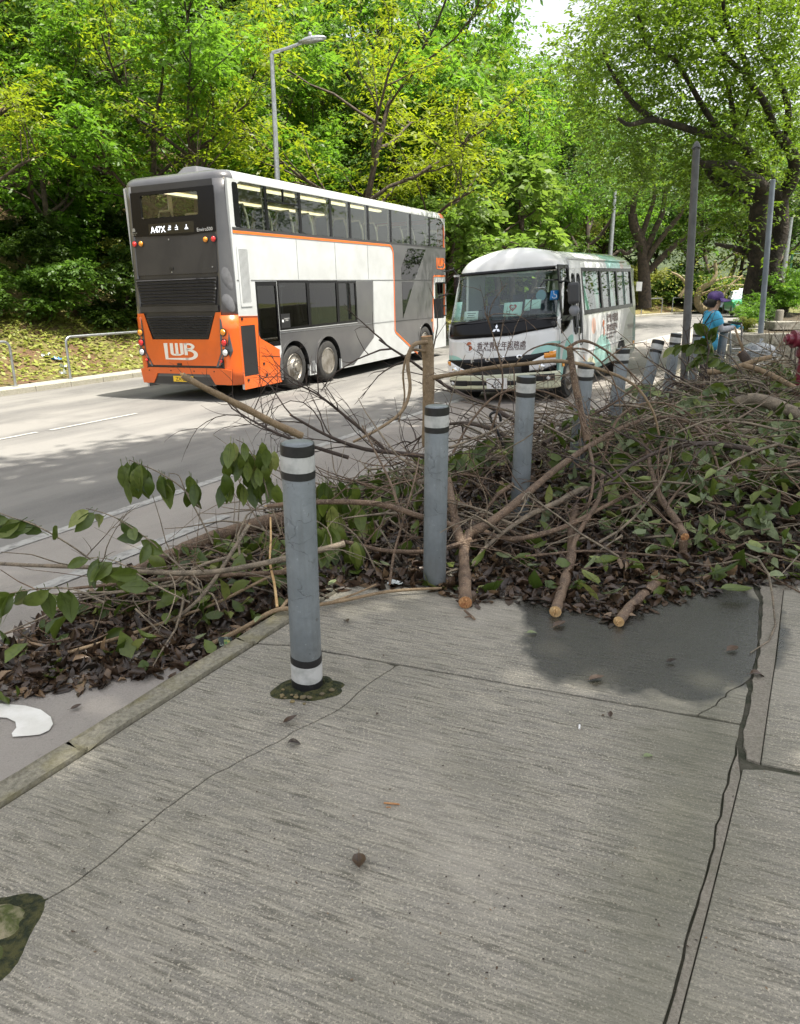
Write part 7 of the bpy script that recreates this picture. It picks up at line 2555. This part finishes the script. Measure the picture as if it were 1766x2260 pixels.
branch('forked branch with speckled bark and a broken end beside the second bollard', [(1027, 1330, .035), (1026, 1270, .06), (1024, 1215, .13), (1036, 1178, .19), (1070, 1160, .23), (1120, 1125, .28), (1180, 1075, .35), (1232, 1032, .42), (1300, 985, .50), (1370, 945, .57), (1430, 925, .61), (1490, 922, .62), (1540, 945, .58), (1575, 1000, .46), (1590, 1060, .30)], .036, .008, M_BR, M_CUT, 9, .45, .006,
       [([(1024, 1215, .13), (1008, 1165, .22), (998, 1110, .34), (990, 1060, .40)], .030, .022),
        ([(1300, 985, .50), (1310, 1040, .44), (1300, 1110, .30), (1262, 1150, .12)], .012, .006),
        ([(1370, 945, .57), (1420, 960, .52), (1450, 1010, .42), (1440, 1090, .25)], .010, .004),
        ([(1490, 922, .62), (1530, 985, .50), (1545, 1050, .36)], .007, .003)])
branch('upright broken stem with split pale wood and a drooping side limb', [(946, 985, 6.1), (945, 930, 6.1), (946, 860, 6.1), (945, 790, 6.15), (942, 742, 6.15)], .052, .046, M_BRT, None, 0, ylist=1, name='broken_stem',
       sides=[([(948, 835, 6.1), (1000, 826, 6.05), (1080, 812, 5.9), (1160, 803, 5.7), (1240, 797, 5.5), (1330, 817, 5.4), (1400, 850, 5.35), (1440, 905, 5.3), (1455, 960, 5.3)], .020, .007),
              ([(942, 755, 6.1), (912, 762, 6.0), (900, 800, 5.95), (905, 860, 5.9), (885, 910, 5.8), (830, 950, 5.6), (780, 975, 5.5)], .018, .010),
              ([(938, 775, 6.1), (905, 775, 6.05), (890, 820, 6.0), (893, 880, 6.0), (880, 930, 5.9)], .012, .006)])
b_, P_, o_ = branch('hooked limb hanging over the fork, curving down in front of the fourth bollard', [(1257, 765, 4.95), (1262, 800, 4.95), (1272, 860, 4.9), (1285, 920, 4.85), (1295, 972, 4.8)], .020, .022, M_BR, None, 4, .5, .006, ylist=1,
       sides=[([(1257, 765, 4.95), (1290, 752, 5.0), (1340, 775, 5.1), (1385, 815, 5.2), (1420, 850, 5.2)], .011, .004), ([(1258, 775, 4.95), (1220, 758, 5.0), (1165, 775, 5.1), (1130, 815, 5.2)], .008, .003),
              ([(1258, 770, 4.95), (1300, 775, 4.9), (1350, 830, 4.9), (1370, 900, 4.9)], .008, .003)], up_=.0)
branch('long smooth tan stick pointing at the number plate of the bus', [(402, 828, 4.15), (450, 855, 4.2), (500, 880, 4.28), (550, 905, 4.35), (600, 932, 4.42), (640, 950, 4.5), (665, 962, 4.55)], .0165, .024, M_BRT, M_CUTP, 0, ylist=1)
branch('reddish branch crossing behind the nearest bollard', [(590, 1117, .42), (640, 1112, .44), (705, 1108, .45), (780, 1108, .45), (850, 1115, .43), (930, 1140, .38), (1000, 1160, .30)], .012, .019, M_BR, M_CUTP, 4, .4, .005)
branch('grey branch running along the left of the heap', [(-60, 1240, .10), (60, 1247, .12), (200, 1252, .14), (330, 1263, .16), (470, 1262, .20), (620, 1235, .26), (760, 1200, .30)], .010, .017, M_BRG, None, 9, .5, .0045)
branch('thin branch beneath the grey one at the left', [(150, 1300, .06), (290, 1285, .08), (400, 1275, .10), (520, 1268, .14), (640, 1262, .18)], .008, .014, M_BR, None, 5, .4, .004)
branch('snapped grey stick with pale split wood in the left litter', [(548, 1160, .33), (530, 1190, .29), (505, 1230, .22), (480, 1270, .14), (440, 1322, .04), (385, 1370, -.08)], .012, .010, M_BRG, M_CUTP, 0, sides=[([(505, 1230, .22), (440, 1250, .18), (380, 1290, .10)], .010, .007)])
branch('thin upright splinter of orange wood left of the nearest bollard', [(597, 1142, .38), (598, 1190, .30), (596, 1240, .22), (606, 1290, .12), (612, 1340, .03)], .005, .008, M_CUTP, None, 0)
branch('long thin branch lying along the front of the left litter', [(150, 1440, -.14), (280, 1402, -.12), (400, 1360, -.09), (480, 1330, -.06), (560, 1290, .02), (640, 1250, .10)], .010, .008, M_BRT, None, 0)
branch('knobbly branch lying across the kerb behind the nearest bollard', [(470, 1420, -.10), (540, 1385, -.05), (600, 1350, .03), (640, 1342, .04), (700, 1335, .04), (760, 1325, .03), (860, 1305, .03), (975, 1298, .03)], .014, .008, M_BRT, None, 0, sides=[([(620, 1345, .03), (635, 1325, .06), (650, 1318, .07)], .010, .006), ([(735, 1328, .03), (790, 1308, .05), (830, 1290, .06)], .008, .005)])
branch('thick brown log lying on the lay by in the left litter', [(300, 1262, -.18), (370, 1230, -.16), (450, 1195, -.13), (560, 1160, -.05), (700, 1130, .04)], .045, .058, M_BR, None, 0, name='fallen_log')
branch('mossy log with a rotten broken end on the wet slab', [(1226, 1350, .03), (1240, 1305, .035), (1252, 1265, .04), (1262, 1220, .07), (1262, 1170, .12), (1270, 1120, .18)], .032, .026, M_BR, M_CUTP, 0, name='fallen_log', sides=[([(1255, 1240, .06), (1275, 1180, .14), (1320, 1105, .26), (1330, 1050, .34)], .018, .014)])
branch('short broken log end poking onto the wet slab', [(1366, 1372, .028), (1390, 1340, .03), (1420, 1312, .035), (1450, 1285, .05)], .026, .024, M_BR, M_CUTP, 0, name='fallen_log')
branch('sawn branch with a round orange cut end pointing at the camera', [(1512, 1185, .16), (1490, 1145, .20), (1465, 1110, .25), (1445, 1065, .32), (1430, 1000, .42), (1425, 950, .50)], .028, .012, M_BR, M_CUT, 6, .5, .006, sides=[([(1508, 1190, .14), (1508, 1215, .06), (1506, 1230, .02)], .027, .026), ([(1470, 1120, .24), (1500, 1080, .28), (1540, 1040, .34)], .012, .006)])
branch('thick pale limb at the right edge of the heap', [(1615, 893, 7.0), (1640, 884, 6.95), (1664, 880, 6.9), (1710, 893, 6.8), (1766, 916, 6.65), (1850, 945, 6.5)], .050, .062, M_BRG, M_CUTP, 3, .6, .008, ylist=1)
branch('pale limb lying across the far part of the heap', [(1563, 822, 8.6), (1600, 818, 8.5), (1640, 806, 8.5), (1670, 795, 8.5), (1700, 788, 8.6)], .035, .025, M_BRT, None, 4, .6, .007, ylist=1, sides=[([(1640, 806, 8.5), (1690, 822, 8.3), (1766, 862, 8.0)], .032, .028)])
branch('stub with a sawn orange end before the trolley', [(1636, 778, 8.9), (1648, 795, 8.85), (1662, 818, 8.8)], .055, .058, M_BRD, M_CUT, 0, ylist=1)
branch('slender branch slanting down from the trolley handle', [(1622, 722, 9.6), (1632, 752, 9.5), (1655, 800, 9.4), (1700, 835, 9.2), (1750, 870, 9.0)], .012, .022, M_BRT, None, 5, .6, .006, ylist=1)
branch('long thin stem crossing the heap towards the right edge', [(1480, 915, .62), (1576, 949, .52), (1640, 962, .48), (1691, 973, .46), (1766, 996, .42), (1860, 1020, .38)], .009, .015, M_BRG, None, 7, .55, .005)
branch('peeling branch in the middle of the right heap', [(1590, 1064, .30), (1648, 1043, .33), (1680, 1034, .34), (1713, 1027, .35), (1780, 1020, .35)], .020, .024, M_BRG, None, 3, .5, .006)
branch('straight twig lying across the litter behind the broken logs', [(1160, 1228, .08), (1211, 1223, .08), (1294, 1216, .09), (1400, 1222, .08), (1493, 1230, .06)], .009, .007, M_BR, None, 0)
branch('dark branch behind the second bollard rising to the left', [(960, 1010, 5.6), (880, 1000, 5.6), (800, 990, 5.5), (720, 960, 5.4), (640, 915, 5.3)], .022, .008, M_BRD, None, 8, .6, .006, ylist=1, up_=.45)
branch('dark twiggy branch fanning out above the litter before the bus wheels', [(770, 1010, 5.5), (690, 985, 5.5), (620, 960, 5.45), (560, 930, 5.4), (510, 900, 5.4)], .016, .005, M_BRD, None, 11, .55, .005, ylist=1, up_=.7)
branch('dark branch with many bare twigs left of the upright stem', [(860, 1000, 5.9), (800, 950, 5.9), (740, 900, 5.85), (700, 870, 5.8), (660, 850, 5.8)], .016, .005, M_BRD, None, 10, .5, .005, ylist=1, up_=.5)
branch('bare twiggy branch standing before the minibus bumper', [(1080, 960, 5.7), (1100, 900, 5.7), (1110, 840, 5.7), (1100, 780, 5.7), (1085, 730, 5.7), (1070, 690, 5.7)], .010, .003, M_BR, None, 9, .45, .004, ylist=1, up_=.5)
branch('arching branch in front of the minibus headlamp', [(1000, 1000, 5.2), (1040, 930, 5.3), (1100, 870, 5.4), (1180, 860, 5.4), (1260, 890, 5.4), (1310, 950, 5.3)], .010, .004, M_BR, None, 6, .5, .004, ylist=1, up_=-.1)
branch('bowed branch over the leaning bollard', [(1330, 1020, 5.4), (1360, 930, 5.6), (1420, 890, 5.8), (1500, 900, 6.0), (1560, 960, 6.0)], .012, .005, M_BR, None, 7, .5, .005, ylist=1, up_=-.1)
branch('branch leaning across the right heap', [(1380, 1130, .12), (1440, 1040, .36), (1520, 990, .45), (1620, 930, .55), (1700, 880, .6)], .014, .006, M_BR, None, 8, .5, .005)
branch('crooked branch low in the middle of the heap', [(1060, 1170, .12), (1130, 1190, .14), (1240, 1165, .18), (1330, 1120, .22), (1400, 1085, .24)], .018, .012, M_BR, None, 5, .4, .005)
branch('thin branch rising between the first two bollards', [(860, 1290, .03), (870, 1220, .18), (890, 1150, .32), (915, 1060, .48), (925, 1010, .55)], .008, .005, M_BR, None, 3, .35, .004)
branch('reddish stem slanting behind the second bollard', [(880, 1120, .40), (860, 1060, .48), (830, 1000, .56), (800, 940, .66)], .009, .006, M_BR, None, 4, .4, .004)
branch('low reddish branch right of the nearest bollard', [(690, 1180, .20), (760, 1195, .18), (850, 1215, .14), (960, 1215, .14), (1040, 1190, .18)], .011, .015, M_BR, None, 4, .4, .005)
def heap_place(p):
    x = pxof(p)[0]
    z = 'left of the nearest bollard' if x < 660 else 'between the first two bollards' if x < 960 else 'between second and third bollard' if x < 1150 else 'around the fourth bollard' if x < 1330 else 'below the leaning bollard' if x < 1500 else 'towards the right edge' if x < 1680 else 'at the right edge'
    d = ('near', 'middle', 'far')[0 if p[1] < 5.6 else 1 if p[1] < 8 else 2]
    return '%s, %s part of heap' % (z, d)
# anonymous branches filling the heap
protos = []
for k in range(6):
    rng = np.random.default_rng(300 + k)
    root = empty('fallen_branch')
    L = rng.uniform(1.1, 2.0)
    r_ = rng.uniform(.012, .030)
    pts = twig_path((0, 0, 0), (1, 0, .28), L, 9, rng.normal(size=3) * np.array([.9, .9, .3]), rng, .75)
    m_ = (M_BR, M_BRG, M_BRD)[k % 3]
    mb = MB(); mb.tube(pts, [r_ * (1 - .7 * q / 9) for q in range(10)], 7, mcap=0); mb.build('limb', m_, root, smooth=True)
    side_twigs(root, pts, 8, .6, r_ * .38, m_, rng=rng)
    protos.append(root)
Q = sample(240, .5)
Q = Q[(edge_dist(Q) > 1.15) & ((Q @ DSn) > 5.0) & ~(((Q @ DTn - K0) < 1.3) & ((Q @ DSn) > 6.3))][:36]
hh = pile_h(Q); gz = ground_z(Q)
cnt = {}
for k in range(len(Q)):
    i = k % 6
    o = protos[i] if i not in cnt else copy_tree(protos[i])
    cnt[i] = 1
    o.location = (Q[k, 0], Q[k, 1], gz[k] + .03 + hh[k] * rngd.uniform(.6, 1.0))
    o.rotation_euler = (rngd.normal() * .25, rngd.normal() * .12, rngd.uniform(0, 6.28))
    g = ('brown', 'grey', 'dark')[i % 3]
    wh = heap_place(o.location)
    tag(o, 'broken %s branch with side twigs, %s' % (g, wh), 'branch', 'broken %s branches, %s' % (g, wh))

# ---- leafy sprays with leaves one can pick out
def spray(label, pix, r_, leaves, kind='g', hang=.6, sc=1.0, mat=None, ylist=None):
    P = [PY(q[0], q[1], q[2]) for q in pix]
    P = smooth(P, 3)
    o0 = P[0].copy()
    root = tag(empty('leafy_spray', o0), label, 'branch', 'leafy sprays in the heap')
    P = [q - o0 for q in P]
    mb = MB(); n = len(P)
    mb.tube(P, [r_ * (1 - .6 * i / (n - 1)) for i in range(n)], 6, cap=False); mb.build('stem', mat or M_BRG, root, smooth=True)
    for k in range(leaves):
        f_ = (.35 + .65 * k / max(1, leaves - 1)) * (n - 1)
        i = min(int(f_), n - 2)
        p = P[i] + (P[i + 1] - P[i]) * (f_ - i)
        d = (P[i + 1] - P[i]).normalized()
        a = Vector((rnd.uniform(-1, 1), rnd.uniform(-1, 1), rnd.uniform(-.4, .4))) * .7 + d * .6 + Vector((0, 0, -hang * 1.6))
        leaf_obj(kind, p + Vector((rnd.uniform(-.02, .02), rnd.uniform(-.02, .02), -.01)), a, (rnd.uniform(-1, 1), -1.0 + rnd.uniform(-.4, .4), rnd.uniform(-.2, .8)), sc * rnd.uniform(.75, 1.2), root)
def cluster(label, px, py, y, w, h, n, stem, sc=1.0):
    """leaves drooping from a bent shoot"""
    P = smooth([PY(*q) for q in stem], 3)
    o0 = P[0].copy()
    root = tag(empty('leafy_spray', o0), label, 'branch', 'leafy sprays in the heap')
    mb = MB(); m_ = len(P)
    mb.tube([q - o0 for q in P], [.006 * (1 - .6 * i / (m_ - 1)) for i in range(m_)], 6, cap=False); mb.build('stem', M_BRG, root, smooth=True)
    for k in range(n):
        q = PY(px + rnd.uniform(-w, w), py + rnd.uniform(0, h) ** 1.0, y + rnd.uniform(-.10, .10)) - o0
        leaf_obj('g', q, (rnd.uniform(-.22, .22), rnd.uniform(-.2, .2), -1), (rnd.uniform(-.8, .8), -1, rnd.uniform(-.1, .3)), sc * rnd.uniform(.8, 1.25), root)
cluster('cluster of drooping dark green leaves hanging over the lay by, leftmost of the two', 297, 1015, 4.35, 36, 52, 20, [(440, 1120, 4.3), (400, 1075, 4.3), (350, 1042, 4.35), (310, 1025, 4.35), (285, 1015, 4.35)], 1.05)
cluster('smaller cluster of drooping green leaves beside it, above the white line', 395, 1042, 4.35, 45, 34, 17, [(470, 1200, 4.2), (440, 1140, 4.25), (410, 1085, 4.3), (395, 1050, 4.35), (375, 1045, 4.35)], .95)
cluster('big bunch of hanging dark green leaves just left of the nearest bollard', 552, 975, 4.35, 62, 105, 54, [(620, 1180, 4.3), (600, 1120, 4.3), (575, 1040, 4.35), (545, 985, 4.35), (520, 970, 4.35)], .98)
cluster('dark green leaves behind the right side of the nearest bollard', 745, 1060, 4.5, 55, 110, 34, [(820, 1230, 4.4), (790, 1160, 4.45), (750, 1080, 4.5), (720, 1040, 4.5)], 1.1)
cluster('dark leaves hanging low right of the nearest bollard', 740, 1160, 4.1, 48, 60, 20, [(830, 1260, 4.0), (800, 1200, 4.05), (760, 1160, 4.1), (720, 1150, 4.1)], 1.2)
spray('thin twig with large pale backed leaves at the left edge', [(200, 1235, 3.6), (150, 1200, 3.55), (80, 1160, 3.5), (20, 1140, 3.45), (-30, 1120, 3.4)], .005, 9, 'g', .15, 1.25)
spray('leafy twig reaching left over the lay by', [(440, 1290, 3.6), (380, 1235, 3.7), (320, 1185, 3.75), (250, 1140, 3.8), (190, 1122, 3.8)], .006, 8, 'g', .25, 1.15)
spray('leaning twig with leaves low at the left edge', [(230, 1330, 3.1), (160, 1300, 3.1), (80, 1300, 3.1), (20, 1310, 3.05)], .006, 9, 'g', .35, 1.2)
spray('short leafy twig in the middle of the left heap', [(420, 1330, 3.4), (340, 1290, 3.45), (260, 1240, 3.5), (200, 1230, 3.5)], .005, 10, 'g', .3, 1.1)
spray('leafy twig bending right of the second bollard', [(1120, 1000, 5.6), (1080, 985, 5.5), (1040, 990, 5.5), (1005, 1010, 5.4)], .005, 10, 'g', .5, 1.1)
spray('leafy twig behind the umbrella handle', [(1220, 1010, 5.8), (1160, 975, 5.8), (1110, 965, 5.8), (1060, 970, 5.8)], .005, 11, 'g', .4, 1.0)
for k, (px, py, y) in enumerate(((1500, 890, 6.4), (1560, 860, 6.8), (1480, 960, 5.8), (1430, 980, 5.6), (1560, 770, 8.0), (1600, 800, 7.8), (1520, 1000, 5.5), (1400, 1060, 5.0), (1620, 960, 6.0), (1690, 940, 6.2), (1740, 900, 6.8), (1590, 890, 7.0), (1450, 860, 7.4), (1350, 1010, 5.4), (1660, 1010, 5.6), (1730, 1040, 5.4), (1560, 1060, 5.0))):
    dx_ = rnd.choice((-1, 1)) * rnd.uniform(30, 70)
    spray('spray of %s leaves, %s' % ('fresh green' if k % 3 else 'pale', heap_place(PY(px, py, y))), [(px - dx_, py + 60, y - .1), (px - dx_ * .4, py + 15, y), (px + dx_ * .3, py - 12, y), (px + dx_, py - 5, y + .05)], .006, 14, 'g' if k % 3 else 'p', .35, 1.15 if k % 3 else 1.0)
spray('leafy twig standing up before the woman', [(1580, 860, 8.0), (1570, 800, 8.0), (1562, 760, 8.0), (1555, 735, 8.0)], .006, 12, 'g', -.1, 1.4)

# ---- litter and the lost umbrella
um = tag(empty('umbrella', PY(1090, 930, 5.75)), 'black umbrella with a curved handle sticking out of the heap', 'umbrella')
o0 = um.location.copy()
H = [PY(q[0], q[1], 5.75) - o0 for q in ((1104, 930), (1098, 905), (1096, 890), (1084, 935), (1079, 918), (1084, 911), (1095, 910), (1104, 918), (1107, 928))]
mb = MB(); mb.tube(smooth([PY(q[0], q[1], 5.75) - o0 for q in ((1112, 985), (1100, 957), (1090, 938), (1082, 920), (1086, 912), (1096, 910), (1104, 918), (1105, 930))], 3), .011, 8); mb.build('handle', M_BLACK, um, smooth=True)
mb = MB(); mb.tube([PY(1112, 985, 5.75) - o0, PY(1135, 1050, 5.9) - o0], .006, 6); mb.build('shaft', M_GALV, um)
M_LITW = simple('white_tissue', (.68, .72, .70), .8, col2=(.45, .50, .48), nscale=20, bumpv=(30, 1.0, .02))
def crumple(name, label, px, py, z, sx_, sy_, h, mat, cat, seed):
    p = PZ(px, py, z)
    s, t = toST(p)
    for _ in range(8):
        if t < -.12:
            p = PZ(px, py, prof(t) + z); s, t = toST(p)
    rng = np.random.default_rng(seed)
    V, F = [], []
    n = 7
    for i in range(n):
        for j in range(n):
            V.append(((i / (n - 1) - .5) * sx_ + rng.uniform(-.1, .1) * sx_, (j / (n - 1) - .5) * sy_ + rng.uniform(-.1, .1) * sy_, abs(rng.normal()) * h))
    for i in range(n - 1):
        for j in range(n - 1):
            F.append((i * n + j, (i + 1) * n + j, (i + 1) * n + j + 1, i * n + j + 1))
    mb = MB(); mb.add(V, F)
    o = mb.build(name, mat); o.location = p
    sd = o.modifiers.new('thickness', 'SOLIDIFY'); sd.thickness = .0015
    tag(o, label, cat)
crumple('tissue', 'crumpled white tissue at the front of the left litter', 325, 1417, .02, .055, .04, .012, M_LITW, 'litter', 1)
crumple('plastic_wrapper', 'torn white plastic wrapper at the foot of the second bollard', 872, 1288, .02, .075, .04, .010, M_LITW, 'litter', 2)
p = PZ(497, 1420, -.10)
cb = tag(empty('cigarette_packet', p, .5), 'crushed dark printed packet lying by the kerb in the leaves', 'packet')
cb.rotation_euler = (.5, .25, .5)
mb = MB(); mb.box(-.035, -.028, 0, .035, .028, .018); mb.build('box', simple('packet_print', (.02, .03, .03), .4, col2=(.25, .30, .24), nscale=45, lo=.52, hi=.60), cb, bevel=.003)
mb = MB(); mb.box(-.012, -.0275, .0182, .020, .010, .0188); mb.build('label_print', simple('green_print', (.02, .16, .06), .4, col2=(.5, .42, .1), nscale=60), cb)
p = PZ(1279, 1604, .006)
cg = tag(empty('cigarette_end', p, 1.3), 'white cigarette end on the pavement beyond the joint', 'litter')
mb = MB(); mb.tube([(-.012, 0, 0), (.012, 0, 0)], .0042, 10); mb.build('paper', M_WPLATE, cg)
mb = MB(); mb.tube([(.0122, 0, 0), (.017, 0, 0)], .0042, 10); mb.build('burnt_tip', M_BLACK, cg)
p = PZ(866, 1774, .005)
tw = tag(empty('twig', p), 'short orange brown twig lying alone on the pavement', 'twig')
mb = MB(); mb.tube([(-.028, .004, 0), (0, 0, .001), (.024, -.003, 0)], [.003, .0034, .0028], 6); mb.build('stem', M_CUT, tw)
mb = MB(); mb.tube([(-.02, -.016, 0), (-.004, -.017, 0)], .002, 5); mb.build('splinter', M_CUT, tw)
p = PZ(1040, 1360, .012)
tw = tag(empty('twig', p), 'short brown twig before the broken end of the forked branch', 'twig')
mb = MB(); mb.tube([(-.03, .05, .01), (0, 0, 0), (.015, -.035, 0)], [.006, .008, .006], 6); mb.build('stem', M_BR, tw)
mb = MB(); mb.tube([(0, 0, 0), (-.035, -.02, .004)], [.005, .003], 5); mb.build('side_twig', M_BR, tw)

for k, (px, py, sx_) in enumerate(((100, 785, .22), (124, 792, .28), (141, 810, .22), (139, 823, .2))):
    for y_ in frange(15, 24, .05):
        q = PY(px, py, y_)
        s, t = toST(q)
        if t < -13.6 and q.z < bankz(s, t) + .06: break
    rng = np.random.default_rng(k)
    mb = MB(); V = [((i % 5 - 2) * sx_ / 5 + rng.normal() * .02, (i // 5 - 2) * sx_ / 8, abs(rng.normal()) * .05) for i in range(25)]
    mb.add(V, [(i * 5 + j, i * 5 + j + 1, (i + 1) * 5 + j + 1, (i + 1) * 5 + j) for i in range(4) for j in range(4)])
    o = mb.build('litter_scrap', M_LITW if k != 1 else M_BLUE); o.location = (q.x, q.y, bankz(s, t) + .03)
    tag(o, ('white scrap of litter highest on the far grass bank', 'blue and white wrapper on the far grass bank', 'white scrap of litter in the middle of the grass bank', 'white scrap of litter nearest the far kerb')[k], 'litter')
# far fallen tree on the other side of the bend
FTs = [([(1560, 690, 52), (1540, 670, 52), (1545, 640, 51.5), (1572, 622, 51), (1580, 600, 51), (1578, 575, 51)], .28, .10),
       ([(1560, 688, 52), (1590, 660, 51), (1612, 630, 51), (1640, 608, 51)], .20, .07),
       ([(1548, 650, 52), (1600, 632, 51), (1650, 630, 50), (1700, 640, 50)], .10, .04),
       ([(1572, 622, 51), (1620, 610, 51), (1660, 622, 51)], .08, .03),
       ([(1500, 655, 52), (1515, 630, 52), (1500, 610, 52), (1480, 600, 52)], .16, .05)]
ft = tag(empty('fallen_tree', PY(1560, 690, 52)), 'fallen pale limbed tree on the far side of the bend', 'tree')
ft.location.z = -.5
o0 = ft.location.copy()
mb = MB(); tips = []
for pts, a, b in FTs:
    P = smooth([PY(*q) for q in pts], 3)
    mb.tube([q - o0 for q in P], [a + (b - a) * i / (len(P) - 1) for i in range(len(P))], 8)
    tips += [np.array(q - o0) for q in P[len(P) // 2:]]
mb.build('trunk', M_BARKP, ft, smooth=True)
P = np.concatenate([t + rngd.normal(size=(35, 3)) * np.array([1.3, 1.0, .5]) - np.array([0, 0, .4]) for t in tips])
V, F = leaf_quads(P, .2, rngd, .5, .4, .4)
c = numesh('crown', V, F, LF_OLV, ft); c['kind'] = 'stuff'
# leaves and clippings over the far grass bank
n = 30000
S_ = rngd.uniform(2, 46, n); T_ = -13.65 - rngd.uniform(0, 1, n) ** .8 * 4.2
XY = np.array([(lambda q: (q.x, q.y))(ST(a, b)) for a, b in zip(S_, T_)])
Z = np.array([bankz(a, b) for a, b in zip(S_, T_)]) + .03
V, F = leaf_quads(np.column_stack([XY, Z]), .16, rngd, .45, 1.6, 0.0)
LBK = leafmat('bank_grass_leaf', (.19, .25, .045), (.31, .36, .085), (.26, .25, .06), .25)
tag(numesh('bank_grass', V, F, LBK), 'yellow green grass and leaf scraps on the far bank', 'grass', kind='stuff')
# stray leaves and grit on the pavement and road
n = 260
px_ = rngd.uniform(100, 1700, n); py_ = rngd.uniform(1430, 2200, n)
Pp = []
for a, b in zip(px_, py_):
    q = PZ(a, b, .004)
    if toST(q)[1] > .05: Pp.append((q.x, q.y, .004))
V, F = curled(np.array(Pp), rngd.uniform(.004, .012, len(Pp)), rngd, .5, .3, .3, .4)
tag(numesh('pavement_grit', V, F, LB), 'tiny scraps of leaf and grit scattered over the pavement', 'grit', kind='stuff')
